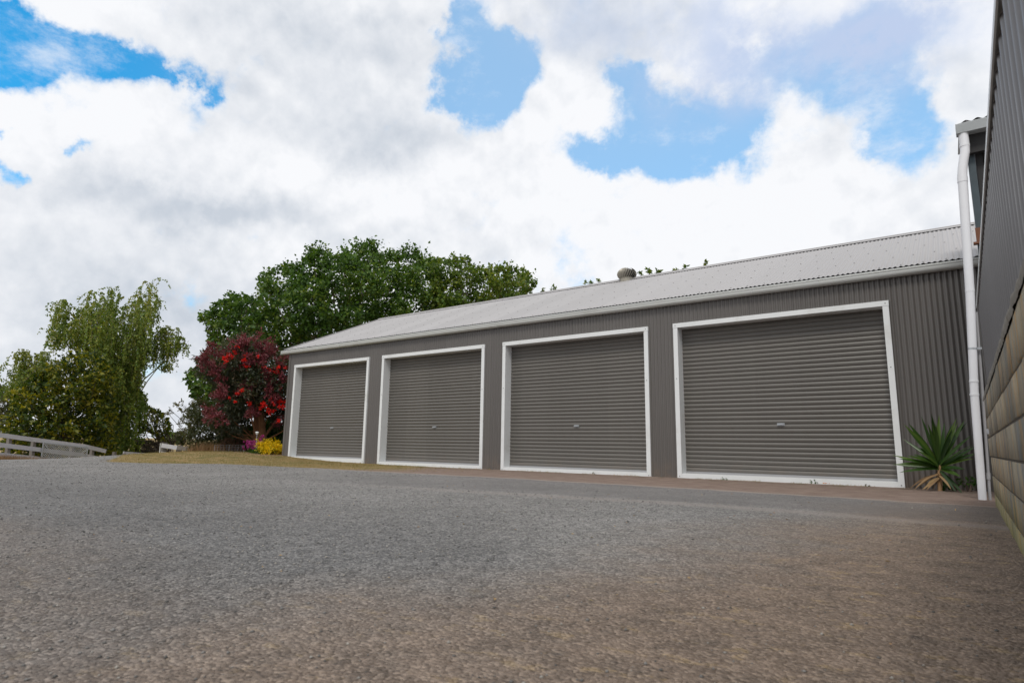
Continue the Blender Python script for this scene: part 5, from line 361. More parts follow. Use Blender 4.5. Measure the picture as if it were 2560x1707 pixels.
def limbs(base, top, r0, cl, n, seed, mat_, parent, bend=.25, r_end=.02, start=.25, name='trunk', extra=None):
    """tapered trunk with limbs that reach the clumps"""
    rr = random.Random(seed); mb = MB(); b = Vector(base); t = Vector(top); K = 7
    pts = []
    for i in range(K+1):
        q = i/K; p = b.lerp(t, q)
        if 0 < i < K: p += Vector((rr.uniform(-1, 1), rr.uniform(-1, 1), 0))*bend*.3
        pts.append(p)
    rad = [r0*(1-.78*i/K) + (r0*.35 if i == 0 else 0) for i in range(K+1)]
    mb.tube(pts, rad, 9)
    cs = rr.sample(cl, min(n, len(cl)))
    for c in cs:
        e = Vector(c[:3]); q = rr.uniform(start, .95); h = q*K; i = int(h); p = pts[i].lerp(pts[min(i+1, K)], h-i)
        if p.z > e.z - .1: p = b.lerp(t, max(start*.6, .15)) if e.z > b.z + .3 else p
        mid = p.lerp(e, .5) + Vector((rr.uniform(-1, 1), rr.uniform(-1, 1), rr.uniform(.1, .8)))*bend*.5
        rl = r0*.32*(1-q*.6)
        mb.tube([p, p.lerp(mid, .6), mid, mid.lerp(e, .55), e], [rl, rl*.8, rl*.6, rl*.4, r_end*.5], 5, cap=False)
    if extra: extra(mb)
    return mb.build(name, mat_, parent)

# ------------------------------------------------------------------ the ground
def terrain(x, y):
    x = np.asarray(x, float); y = np.asarray(y, float)
    z = .19*np.exp(-(((x+19.6)/3.6)**2 + ((y-12.2)/3.4)**2))
    z = z + .10*np.exp(-(((x+20.0)/2.5)**2 + ((y-9.6)/2.0)**2))
    cx = np.where(y > 8, -21.0 - .45*(y-8), -20.2 - .8*np.clip((y-6)/2, 0, 1))
    d = np.clip(cx - x, 0, 60); s = .050 + .085*np.clip((y-6)/5, 0, 1)
    z = z - np.minimum(s*d*np.clip(d/1.8, 0, 1), 2.4)
    z = z - .03*np.clip((y-19), 0, 60)*np.clip((-x-10)/8, 0, 1)*0
    r = np.hypot(x, y)
    z = z + np.clip(r-75, 0, 300)*.0125 + .5*np.sin(x*.013+1)*np.clip((r-120)/150, 0, 1)
    return z
def axis(lo, hi, step, far, g):
    a = list(np.arange(lo, hi+1e-6, step)); s = step
    p = lo
    while p > -far: s *= g; p -= s; a.insert(0, p)
    s = step; p = hi
    while p < far: s *= g; p += s; a.append(p)
    return np.array(a)
gx = axis(-34, 4, .4, 900, 1.16); gy = axis(-2, 24, .4, 900, 1.16)
X, Y = np.meshgrid(gx, gy, indexing='ij'); Z = terrain(X, Y)
V = np.stack([X, Y, Z], -1).reshape(-1, 3); ny = len(gy)
I, J = np.meshgrid(np.arange(len(gx)-1), np.arange(ny-1), indexing='ij'); a0 = (I*ny+J).ravel()
F = np.stack([a0, a0+ny, a0+ny+1, a0+1], 1)
M_ground, n, b, o = mat('ground'); p = pos(n)
s = n.node('ShaderNodeSeparateXYZ'); n.put(s.inputs[0], p); gxo, gyo = s.outputs[0], s.outputs[1]
wob = n.m('MULTIPLY', n.m('SUBTRACT', n.noise(p, 1.1, 6, .6), .5), 1.0)
wob2 = n.m('MULTIPLY', n.m('SUBTRACT', n.noise(p, .55, 5, .6), .5), 3.4)
def curve(pts, inp):
    """piecewise-linear y = f(x) over x in [-30, 4], y in [0, 20]"""
    fc = n.node('ShaderNodeFloatCurve'); c = fc.mapping.curves[0]
    P_ = [((x+30)/34, y/20) for x, y in pts]
    c.points[0].location = P_[0]; c.points[1].location = P_[-1]
    for q in P_[1:-1]: c.points.new(*q)
    for q in c.points: q.handle_type = 'VECTOR'
    fc.mapping.update(); n.put(fc.inputs['Value'], n.m('DIVIDE', n.m('ADD', inp, 30.0), 34.0))
    return n.m('MULTIPLY', fc.outputs[0], 20.0)
EDGE = [(-30, 13.5), (-24, 10.1), (-20.6, 8.1), (-17.3, 6.5), (-16, 7.0), (-14.9, 8.2), (-11.8, 8.55), (-6, 8.8), (0, 8.45), (4, 8.4)]
edge = curve(EDGE, gxo)
yy = n.m('ADD', gyo, n.m('MULTIPLY', wob, .55))
de = n.m('SUBTRACT', yy, edge)                                  # > 0: beyond the gravel
# gravel
vor = n.node('ShaderNodeTexVoronoi'); n.put(vor.inputs['Vector'], p); vor.inputs['Scale'].default_value = 85
vs = n.node('ShaderNodeSeparateColor'); n.put(vs.inputs[0], vor.outputs['Color'])
vor2 = n.node('ShaderNodeTexVoronoi'); n.put(vor2.inputs['Vector'], p); vor2.inputs['Scale'].default_value = 26
vs2 = n.node('ShaderNodeSeparateColor'); n.put(vs2.inputs[0], vor2.outputs['Color'])
g0 = n.ramp(vs.outputs[0], [(0, (.05, .049, .048)), (.3, (.135, .132, .129)), (.7, (.25, .243, .236)), (1, (.52, .50, .47))])
g1 = n.ramp(n.noise(p, 9, 8, .7), [(.3, (.085, .083, .081)), (.55, (.235, .229, .223)), (.75, (.34, .33, .32))])
grav = n.mix(.42, g0, g1)
grav = n.mix(n.m('MULTIPLY', n.m('GREATER_THAN', vs2.outputs[1], .93), .6), grav, (.30, .29, .275, 1))
patch = n.m('ADD', .62, n.m('MULTIPLY', n.noise(p, .8, 7, .65), .80)); grav = n.mix(1., grav, patch, 'MULTIPLY')
# broken brown dirt toward the block wall
d0 = n.ramp(n.noise(p, 5, 9, .65), [(.3, (.115, .085, .064)), (.55, (.225, .165, .124)), (.75, (.31, .232, .175))])
straw = n.sm(n.noise(n.vm('MULTIPLY', p, (1.0, 1.6, 1)), 6.5, 6, .7), .555, .65)
dirt = n.mix(n.m('MULTIPLY', straw, .62), d0, (.42, .30, .15, 1))
dirt = n.mix(n.m('MULTIPLY', n.sm(n.noise(p, 13, 6, .7), .58, .66), .7), dirt, (.055, .045, .04, 1))
dirt = n.mix(.30, dirt, n.mix(1., g0, (1.15, .93, .76, 1), 'MULTIPLY'))
dm = n.m('ADD', n.m('ADD', gxo, 1.8), n.m('MULTIPLY', wob2, .75))
dm = n.m('ADD', dm, n.m('MULTIPLY', n.m('SUBTRACT', gyo, 3.0), -.16))
dmask = n.sm(dm, -.5, 1.3)
near = n.m('MULTIPLY', n.sm(n.m('ADD', gyo, n.m('MULTIPLY', wob2, .5)), 1.9, .7), .40)
dmask = n.m('MAXIMUM', n.m('MULTIPLY', dmask, .92), near)
dk = n.sm(n.m('ADD', n.m('ADD', gxo, n.m('MULTIPLY', gyo, .55)), n.m('MULTIPLY', wob2, .9)), -.2, -1.6)   # foreground vignette painted into the colour, darkens the near-left gravel
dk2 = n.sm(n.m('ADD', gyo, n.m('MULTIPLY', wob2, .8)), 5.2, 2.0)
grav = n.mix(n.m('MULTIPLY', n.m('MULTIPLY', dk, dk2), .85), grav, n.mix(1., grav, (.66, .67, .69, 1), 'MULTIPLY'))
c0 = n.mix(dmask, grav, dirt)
# smooth grey wheel lane and its pale, dusty edges in front of the shed
e2 = curve([(-30, 3), (-12, 4.6), (-6, 5.75), (-2.1, 6.25), (.1, 6.1), (4, 5.6)], gxo)
d2 = n.m('ABSOLUTE', n.m('SUBTRACT', n.m('ADD', gyo, n.m('MULTIPLY', wob, .28)), e2))
on2 = n.m('MULTIPLY', n.sm(d2, .30, .03), n.sm(gxo, -9, -3.5))
lane = n.m('MULTIPLY', n.m('MULTIPLY', n.sm(n.m('SUBTRACT', yy, e2), .1, .4), n.sm(de, .0, -.25)), n.sm(gxo, -11, -5))
c0 = n.mix(n.m('MULTIPLY', lane, .55), c0, n.mix(1., (.16, .15, .148, 1), patch, 'MULTIPLY'))
c0 = n.mix(n.m('MULTIPLY', on2, .55), c0, (.30, .27, .25, 1))
on1 = n.m('MULTIPLY', n.sm(n.m('ABSOLUTE', n.m('ADD', de, .06)), .16, .03), n.sm(gxo, -13, -10))
# beyond the edge: reddish dirt before the doors, dry lawn further left
red = n.ramp(n.noise(p, 4, 8, .65), [(.3, (.19, .135, .11)), (.6, (.265, .20, .165)), (.8, (.31, .25, .21))])
lawn = n.ramp(n.noise(p, 2.3, 9, .7), [(.28, (.10, .11, .03)), (.42, (.19, .155, .06)), (.58, (.30, .215, .10)), (.8, (.38, .27, .14))])
lm = n.sm(n.m('ADD', gxo, n.m('MULTIPLY', wob2, 1.0)), -9.2, -11.6)
shelf = n.sm(n.m('SUBTRACT', gyo, n.m('MULTIPLY', wob, .5)), 10.5, 11.2)
moss = n.m('MULTIPLY', n.sm(n.noise(p, 3.2, 6, .7), .5, .62), shelf)
red = n.mix(n.m('MULTIPLY', moss, .6), red, (.09, .085, .03, 1))
mulch = n.ramp(n.noise(p, 14, 8, .7), [(.3, (.16, .10, .07)), (.6, (.33, .22, .15)), (.8, (.42, .31, .22))])
mm_ = n.m('MULTIPLY', n.sm(n.m('ADD', gyo, wob), 10.6, 11.3), n.sm(n.m('ADD', gxo, wob), -17.3, -18.0))
lawn = n.mix(mm_, lawn, mulch)
c1 = n.mix(lm, red, lawn)
c0 = n.mix(n.sm(de, -.08, .10), c0, c1)
c0 = n.mix(n.m('MULTIPLY', on1, .7), c0, (.34, .275, .24, 1))
# paddock beyond the crest
far = n.m('MAXIMUM', n.sm(n.m('ADD', gxo, n.m('MULTIPLY', wob, 1.)), -22.5, -24), n.sm(gyo, 19, 21))
pad = n.ramp(n.noise(p, .05, 8, .65), [(.35, (.16, .15, .05)), (.5, (.27, .20, .09)), (.65, (.34, .25, .12))])
c0 = n.mix(far, c0, pad)
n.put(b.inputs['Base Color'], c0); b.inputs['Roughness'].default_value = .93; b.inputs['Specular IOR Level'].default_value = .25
hh = n.m('ADD', n.m('MULTIPLY', n.noise(p, 40, 6, .7), .6), n.m('MULTIPLY', vor.outputs['Distance'], -.6))
hh = n.m('ADD', hh, n.m('MULTIPLY', n.noise(p, 7, 5, .6), 1.4))
bump(n, b, hh, 1.0, .022)
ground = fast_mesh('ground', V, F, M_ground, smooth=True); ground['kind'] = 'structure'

# loose stones over the yard
def gravel_stones():
    r = np.random.default_rng(3); N = 52000
    rad = 1.1 + 19*r.uniform(0, 1, N)**1.25; th = r.uniform(-1.60, .06, N)
    x = rad*np.sin(th); y = rad*np.cos(th)
    e = np.interp(x, [q[0] for q in EDGE], [q[1] for q in EDGE])
    keep = (x < .12) & (y > .25) & (y < e-.15) & ((r.uniform(0, 1, N) < np.clip(-(x+1.2)/1.8, .10, 1)))
    lane_ = (x > -8) & (y > 6.2); keep &= ~(lane_ & (r.uniform(0, 1, N) < .8))
    x, y, rad = x[keep], y[keep], rad[keep]; N = len(x)
    sz = (.0022 + .0045*r.uniform(0, 1, N)**3)*(1 + rad*.075)
    o_ = np.array([(1,0,0),(0,1,0),(-1,0,0),(0,-1,0),(0,0,.7),(0,0,-.7)], float)
    a = r.uniform(0, 2*PI, N); sc = r.uniform(.6, 1.4, (N, 6, 1))
    v = o_[None]*sc; c, s_ = np.cos(a)[:, None], np.sin(a)[:, None]
    vx = v[..., 0]*c - v[..., 1]*s_; vy = v[..., 0]*s_ + v[..., 1]*c; v = np.stack([vx, vy, v[..., 2]], -1)*sz[:, None, None]
    v += np.stack([x, y, terrain(x, y) + sz*.25], -1)[:, None]
    f0 = np.array([(0,1,4),(1,2,4),(2,3,4),(3,0,4),(1,0,5),(2,1,5),(3,2,5),(0,3,5)])
    F_ = (np.arange(N)*6)[:, None, None] + f0[None]
    rn = np.repeat(r.uniform(0, 1, N), 8)
    M_st = leaf_mat('loose_stone', [(.085,.083,.08),(.14,.137,.133),(.20,.195,.19),(.32,.30,.27)], 0., .9, .2)
    g = fast_mesh('gravel_stones', v.reshape(-1, 3), F_.reshape(-1, 3), M_st, rnd=rn)
    tag(g, 'loose grey stones strewn over the gravel yard', 'gravel', kind='stuff')
gravel_stones()

def blades(name, x, y, h, wd, matl, seed, label, cat='grass', lean=.5, cluster=None):
    r = np.random.default_rng(seed); N = len(x); a = r.uniform(0, 2*PI, N)
    z = terrain(x, y) - .005
    dx = np.cos(a)*wd/2; dy = np.sin(a)*wd/2
    lx = r.normal(size=N)*lean*h; ly = r.normal(size=N)*lean*h
    A = np.stack([x-dx, y-dy, z], -1); B = np.stack([x+dx, y+dy, z], -1); C_ = np.stack([x+lx, y+ly, z+h], -1)
    V_ = np.stack([A, B, C_], 1).reshape(-1, 3); F_ = np.arange(N*3).reshape(-1, 3)
    patchv = .5 + .5*np.sin(x*1.7+np.sin(y*2.1))*np.cos(y*1.3 + np.sin(x*.9))
    rn = np.clip(.55*r.uniform(0, 1, N) + .5*patchv, 0, 1)
    g = fast_mesh(name, V_, F_, matl, rnd=rn); tag(g, label, cat, kind='stuff'); return g
r = np.random.default_rng(8)
N = 90000; x = r.uniform(-30, -8.5, N); y = r.uniform(6, 18, N)
e = np.interp(x, [q[0] for q in EDGE], [q[1] for q in EDGE]) + r.normal(size=N)*.12
k = (y > e) & ((x < -17.7) | (y < 11.45)) & (r.uniform(0, 1, N) < np.where(x > -12, np.clip((-8.5-x)/6, 0, 1)*.8, 1)) & ((x < -23) | (y < 15))
x, y = x[k], y[k]
blades('lawn_grass', x, y, .015 + .035*r.uniform(0, 1, len(x))**2, .012, L_dryg, 2, 'short dry yellow lawn between gravel and the far garden')
def near_line(a, b_, n_, sp):
    t = r.uniform(0, 1, n_); return a[0]+(b_[0]-a[0])*t + r.normal(size=n_)*sp, a[1]+(b_[1]-a[1])*t + r.normal(size=n_)*sp
xs = []; ys = []
for a, b_, n_, sp in [((-24.9, 4.0), (-26.3, 7.8), 9000, .30), ((-20.9, 10.6), (-21.9, 12.0), 700, .25), ((-21.0, 10.9), (-20.9, 11.6), 700, .25)]:
    q = near_line(a, b_, n_, sp); xs.append(q[0]); ys.append(q[1])
x, y = np.concatenate(xs), np.concatenate(ys)
blades('tall_dead_grass', x, y, .15 + .25*r.uniform(0, 1, len(x)), .014, L_rust, 4, 'tall rusty dead grass along the rail fence foot', lean=.25)

# leaf litter blown over the yard
r = np.random.default_rng(15); N = 260; rad = 2 + 9*r.uniform(0, 1, N)**.8; th = r.uniform(-1.25, .02, N)
x = rad*np.sin(th); y = rad*np.cos(th); k = (y < 8.3) & (x < .1) & (r.uniform(0, 1, N) < np.clip((x+9)/7, .15, 1)); x, y = x[k], y[k]; N = len(x)
V_, F_ = leaf_arrays(np.stack([x, y, terrain(x, y)+.006], 1), np.concatenate([r.normal(size=(N, 2)), r.normal(size=(N, 1))*.15], 1), np.stack([r.normal(size=N)*.3, r.normal(size=N)*.3, np.ones(N)], 1), r.uniform(.012, .032, N), r.uniform(.007, .014, N), .15)
tag(fast_mesh('leaf_litter', V_, F_, leaf_mat('litter_leaf', [(.34, .22, .09), (.40, .28, .13), (.28, .15, .07), (.26, .21, .12)], .1, .8), rnd=r.uniform(0, 1, N)), 'scattered tan and orange dead leaves on the yard', 'leaves', kind='stuff')

# ------------------------------------------------------------------ the long shed
FY = 11.54; XL, XR = -17.45, .45; PIT = .0762
shed = empty('garage_shed', 'long low grey corrugated shed with four white-framed roller doors', 'shed')
shed.location = (0, 0, 0)
DX = [(-17.15, -13.57), (-13.02, -9.33), (-8.77, -5.05), (-4.51, -.83)]   # outer edges of the four frames
ZT = 3.0; DBASE = [.035, -.015, -.02, -.005]
def corr(x, amp=.012): return amp*np.cos(2*PI*x/PIT)
VV = []; FF = []; base = 0
def wall_strip(x0, x1, z0, z1):
    global base
    xs_ = np.arange(x0, x1+1e-6, PIT/8); 
    if xs_[-1] < x1-1e-4: xs_ = np.append(xs_, x1)
    yo = FY + corr(xs_) - .0016*(np.floor(xs_/.762) % 2)
    n_ = len(xs_); v = np.concatenate([np.stack([xs_, yo, np.full(n_, z0)], 1), np.stack([xs_, yo, np.full(n_, z1)], 1)])
    i = np.arange(n_-1); f = np.stack([i, i+1, i+1+n_, i+n_], 1) + base
    VV.append(v); FF.append(f); base += 2*n_
prev = XL
for (a, b_) in DX:
    wall_strip(prev, a+.05, -.15, 3.47); wall_strip(a+.05, b_-.05, ZT-.05, 3.47); prev = b_-.05
wall_strip(prev, XR, -.15, 3.47)
fast_mesh('front_wall', np.concatenate(VV), np.concatenate(FF), M_wall, shed, smooth=True)
mb = MB()
mb.box(XL+.02, XR-.02, 19.2, 19.26, -.3, 3.5); mb.box(XL+.01, XL+.04, FY+.05, 19.2, -.3, 3.5)
mb.box(XR-.04, XR-.01, FY+.05, 19.2, -.3, 3.5); mb.box(XL+.04, XR-.04, 12.3, 12.33, -.3, 3.46)
mb.add([(XL+.02, FY+.05, 3.5), (XL+.02, 19.2, 3.5), (XL+.02, 15.4, 5.15)], [(0, 1, 2)])
mb.add([(XR-.02, FY+.05, 3.5), (XR-.02, 19.2, 3.5), (XR-.02, 15.4, 5.15)], [(0, 1, 2)])
mb.build('side_and_rear_walls', M_side, shed)
MB().box(XL-.045, XL+.05, FY-.022, FY-.014, -.15, 3.46).box(XL-.045, XL-.037, FY-.014, FY+.12, -.15, 3.46).build('corner_flashing', M_wall, shed)
# roof
EY, EZ, RY, RZ = 11.45, 3.525, 15.4, 5.235
RX0, RX1 = -17.72, XR+.15
def roof_side(y0, z0, y1, z1):
    xs_ = np.arange(RX0, RX1, PIT/8); n_ = len(xs_)
    nrm = np.array([-(z1-z0), (y1-y0)])*(1 if y1 > y0 else -1); nrm = nrm/np.linalg.norm(nrm)
    off = corr(xs_, .0095)
    rows = []
    for t in (0, .33, .66, 1): rows.append(np.stack([xs_, y0+(y1-y0)*t + nrm[0]*off, z0+(z1-z0)*t + nrm[1]*off], 1))
    v = np.concatenate(rows); i = np.arange(n_-1)
    f = np.concatenate([np.stack([i+k_*n_, i+1+k_*n_, i+1+(k_+1)*n_, i+(k_+1)*n_], 1) for k_ in range(3)])
    return v, f
v1, f1 = roof_side(EY, EZ, RY, RZ); v2, f2 = roof_side(19.35, EZ, RY, RZ)
f2 = f2[:, ::-1] + len(v1)
roof = fast_mesh('roof', np.concatenate([v1, v2]), np.concatenate([f1, f2]), M_roof, shed, smooth=True)
# screws: small domed heads in rows on the sheet crests
sl = np.array([RY-EY, RZ-EZ]); SLEN = np.linalg.norm(sl); sl = sl/SLEN; nr = np.array([-sl[1], sl[0]])
Vs = []; Fs = []; c_ = 0
for row, t in enumerate((.09, 1.05, 2.05, 3.05, 4.02)):
    xx = math.ceil(RX0/PIT)*PIT + PIT*(2 if row % 2 else 0)
    while xx < RX1:
        for (h, rr_) in ((.0095, .012), (.018, .008)):
            for j in range(6):
                q = j*PI/3; px = xx + rr_*math.cos(q); tt = t + rr_*math.sin(q)
                Vs.append((px, EY + sl[0]*tt + nr[0]*h, EZ + sl[1]*tt + nr[1]*h))
        for j in range(6): Fs.append((c_+j, c_+(j+1) % 6, c_+6+(j+1) % 6, c_+6+j))
        Fs.append((c_+6, c_+7, c_+8, c_+9)); Fs.append((c_+6, c_+9, c_+10, c_+11))
        c_ += 12; xx += PIT*4
scr = fast_mesh('roof_screws', np.array(Vs), np.array(Fs), M_screw, roof); scr['kind'] = 'stuff'
# ridge cap and left barge
mb = MB()
mb.add([(RX0-.01, RY-.17, RZ-.17*.433+.022), (RX1, RY-.17, RZ-.17*.433+.022), (RX1, RY, RZ+.03), (RX0-.01, RY, RZ+.03), (RX1, RY+.17, RZ-.17*.433+.022), (RX0-.01, RY+.17, RZ-.17*.433+.022)],
       [(0, 1, 2, 3), (3, 2, 4, 5)])
mb.tube([(RX0-.01, RY, RZ+.03), (RX1, RY, RZ+.03)], .018, 8)
mb.build('ridge_cap', M_roof, roof)
mb = MB()
for s_ in (1, -1):
    y0 = EY if s_ == 1 else 19.35
    mb.add([(RX0-.012, y0, EZ+.025), (RX0+.10, y0, EZ+.025), (RX0+.10, RY, RZ+.025), (RX0-.012, RY, RZ+.025),
            (RX0-.012, y0, EZ-.10), (RX0-.012, RY, RZ-.10)], [(0, 1, 2, 3), (0, 3, 5, 4)])
mb.build('barge_cap', M_roof, roof)
MB().box(RX0, XL+.01, FY-.05, FY+.02, 3.36, 3.46).build('soffit_end', M_wall, shed)
# gutter
out = [(11.405, 3.492), (11.392, 3.486), (11.392, 3.465), (11.402, 3.455), (11.404, 3.43), (11.414, 3.402), (11.436, 3.382), (11.465, 3.374), (11.524, 3.374), (11.524, 3.47)]
inn = [(11.520, 3.47), (11.520, 3.378), (11.466, 3.378), (11.438, 3.386), (11.418, 3.404), (11.408, 3.431), (11.406, 3.457), (11.396, 3.467), (11.397, 3.484), (11.405, 3.488)]
mb = MB(); mb.extrude_x(out+inn, -17.80, XR+.1, sm=False)
mb.box(-17.803, -17.797, 11.394, 11.522, 3.376, 3.49)
for gx_ in (-14.8, -8.9, -2.95): mb.box(gx_, gx_+.006, 11.388, 11.40, 3.39, 3.49)
mb.build('gutter', M_gut, shed)
# turbine ventilator, standing on the ridge
VX, VY = -7.33, 15.36
mb = MB(); mb.tube([(VX, VY, 5.0), (VX, VY, 5.27)], [.19, .19], 20, cap=False)
mb.tube([(VX, VY, 5.27), (VX, VY, 5.30), (VX, VY, 5.40), (VX, VY, 5.49), (VX, VY, 5.51)], [.18, .21, .225, .15, .10], 20, 1)
for i in range(24):
    a = 2*PI*i/24; pts = []
    for j in range(9):
        t = j/8; zz = 5.235 + .30*t; rr_ = .275*math.sin(PI*(.16+.70*t))**.55; aa = a + .50*t
        pts.append((VX+rr_*math.cos(aa), VY+rr_*math.sin(aa), zz, VX+(rr_-.035)*math.cos(aa+.17), VY+(rr_-.035)*math.sin(aa+.17)))
    v = []; f = []
    for q in pts: v += [(q[0], q[1], q[2]), (q[3], q[4], q[2])]
    for j in range(8): f.append((2*j, 2*j+1, 2*j+3, 2*j+2))
    mb.add(v, f, 0, True)
mb.tube([(VX, VY, 5.515), (VX, VY, 5.53)], [.13, .06], 16)
mb.build('roof_ventilator', [M_vent, M_dark], roof)
# door frames and roller doors
DOORY = 11.75
HX = [-15.36, -11.14, -6.87, -2.65]
def slat_profile(z0, z1, wide):
    pr = []; z = z0; k_ = 0
    P_ = .0815
    while z < z1 - .03:
        if k_ in wide: pr += [(.001, z+.003), (-.003, z+.010), (-.0035, z+.040), (-.003, z+.066), (.004, z+.0715), (.012, z+.0735), (.012, z+.0790)]
        else: pr += [(.001, z+.003), (-.003, z+.010), (-.0035, z+.029), (-.0085, z+.038), (-.0040, z+.048), (-.003, z+.066), (.004, z+.0715), (.012, z+.0735), (.012, z+.0790)]
        z += P_; k_ += 1
    pr.append((0, z)); return pr
for i, ((a, b_), hb) in enumerate(zip(DX, DBASE)):
    fw = .088
    fr = MB()
    ft = FY-.036
    fr.box(a, a+fw, ft, DOORY+.03, hb-.15, ZT-fw-.002)            # left jamb with its deep reveal
    fr.box(b_-fw, b_, ft, DOORY+.03, hb-.15, ZT-fw-.002)
    fr.box(a-.004, b_+.004, ft-.003, DOORY+.03, ZT-fw, ZT)
    fr.box(a+fw+.001, b_-fw-.001, ft+.003, DOORY+.03, hb-.15, hb+.088)
    for (qx, qz) in ((a+.045, ZT-.045), (b_-.045, ZT-.045), (a+.045, hb+.04), (b_-.045, hb+.04), (b_-.045, 1.9), (a+.045, 1.9)):
        fr.tube([(qx, ft-.003, qz), (qx, ft-.008, qz)], .008, 8, 1)
    fr.build('door_frame', [M_frame, M_screw], shed)
    pr = slat_profile(hb+.125, ZT-.06, (0, 10, 20, 30) if i != 1 else (0, 9, 19, 29))
    x0, x1 = a+fw-.01, b_-fw+.01
    nx = 14; xs_ = np.linspace(x0, x1, nx); pr_ = np.array(pr); rr_ = np.random.default_rng(20+i)
    sag = .0035*np.sin((xs_-x0)/(x1-x0)*PI)
    V_ = np.array([(xx, DOORY + y_ + sag_*.8, z_ - sag_*.6) for xx, sag_ in zip(xs_, sag) for y_, z_ in pr_]); m_ = len(pr_)
    F_ = np.array([(c*m_+j, (c+1)*m_+j, (c+1)*m_+j+1, c*m_+j+1) for c in range(nx-1) for j in range(m_-1)])
    door = fast_mesh('roller_door', V_, F_, M_door, shed, smooth=False)
    MB().box(x0, x1, DOORY-.012, DOORY+.012, hb+.089, hb+.128).build('bottom_rail', M_cond, door)
    hx = HX[i]; h = MB()
    h.box(hx-.065, hx+.065, DOORY-.011, DOORY-.006, .985, 1.027)
    h.tube([(hx, DOORY-.010, 1.006), (hx, DOORY-.032, 1.006)], .012, 12)
    h.box(hx-.055, hx+.055, DOORY-.040, DOORY-.030, .999, 1.013)
    h.tube([(hx+.045, DOORY-.010, 1.006), (hx+.045, DOORY-.018, 1.006)], .010, 10)
    h.build('door_handle', M_steel, door)
mb = MB()
for a, b_ in ((XL, DX[0][0]), (DX[0][1], DX[1][0]), (DX[1][1], DX[2][0]), (DX[2][1], DX[3][0]), (DX[3][1], .3)):
    xx = math.ceil((a+.06)/PIT)*PIT + PIT/2
    while xx < b_-.05:
        for zz in (.35, 1.72, 3.15): mb.tube([(xx, FY-.008, zz), (xx, FY-.0135, zz)], .0065, 6)
        xx += PIT*3
mb.build('wall_screws', M_screw, shed)['kind'] = 'stuff'

# ------------------------------------------------------------------ block wall on the right, clad above
WX = .20
M_block, n, b, o = mat('stained_block'); p = pos(n)
s = n.node('ShaderNodeSeparateXYZ'); n.put(s.inputs[0], p)
at_ = n.node('ShaderNodeAttribute', attribute_name='rnd')
c0 = n.ramp(at_.outputs['Fac'], [(0, (.15, .14, .115)), (.5, (.24, .215, .165)), (1, (.33, .285, .205))])
c0 = n.mix(1., c0, n.m('ADD', .6, n.m('MULTIPLY', n.noise(p, 7, 9, .7), .8)), 'MULTIPLY')
vst = n.noise(n.vm('MULTIPLY', p, (6, 6, .8)), 1.6, 7, .65)
c0 = n.mix(n.m('MULTIPLY', n.sm(vst, .50, .63), .85), c0, (.42, .24, .08, 1))
c0 = n.mix(n.m('MULTIPLY', n.sm(n.noise(n.vm('MULTIPLY', p, (6, 5, 1.2)), 1.3, 6, .6), .52, .66), .6), c0, (.15, .165, .175, 1))
alg = n.m('MULTIPLY', n.sm(n.m('ADD', s.outputs[2], n.m('MULTIPLY', n.noise(p, 4, 6), .5)), .62, .22), .7)
c0 = n.mix(alg, c0, (.22, .205, .075, 1))
n.put(b.inputs['Base Color'], c0); b.inputs['Roughness'].default_value = .93
bump(n, b, n.noise(p, 45, 8, .75), .9, .006)
M_mortar = simple('mortar', (.055, .045, .033), .95, 0, .3, 20)
M_render = simple('rough_mortar_cap', (.20, .185, .16), .95, 0, .45, 25, grime=((.12, .09, .06), .7))
bw = empty('block_wall', 'rust-stained concrete block wall under the grey cladding at right edge', 'wall')
Y0, Y1 = .6, 8.62
mb = MB(); mb.box(WX+.006, WX+.19, Y0, Y1-.006, -.25, 1.125); mb.build('mortar_core', M_mortar, bw)
Vb = []; Fb = []; Rb = []; rr_ = random.Random(4); c_ = 0
for k_ in range(-1, 6):
    z0 = .118-.2+.2*(k_)+.005; z1 = z0+.19
    y = Y0 - (.2 if k_ % 2 else 0)
    while y < Y1:
        a = max(y+.008, Y0); b_ = min(y+.392, Y1)
        if b_-a > .04:
            j = rr_.uniform(-.0025, .0025); be = .004
            q = [(WX+j, a+be, z0+be), (WX+j, b_-be, z0+be), (WX+j, b_-be, z1-be), (WX+j, a+be, z1-be), (WX+.006+be, a, z0), (WX+.006+be, b_, z0), (WX+.006+be, b_, z1), (WX+.006+be, a, z1),
                 (WX+.19, b_, z0), (WX+.19, b_, z1)]
            Vb += q
            Fb += [(c_+3, c_+2, c_+1, c_), (c_, c_+1, c_+5, c_+4), (c_+1, c_+2, c_+6, c_+5), (c_+2, c_+3, c_+7, c_+6), (c_+3, c_, c_+4, c_+7), (c_+5, c_+6, c_+9, c_+8)]
            Rb += [rr_.random()]*6; c_ += 10
        y += .4
fast_mesh('blocks', np.array(Vb), np.array(Fb), M_block, bw, rnd=np.array(Rb))
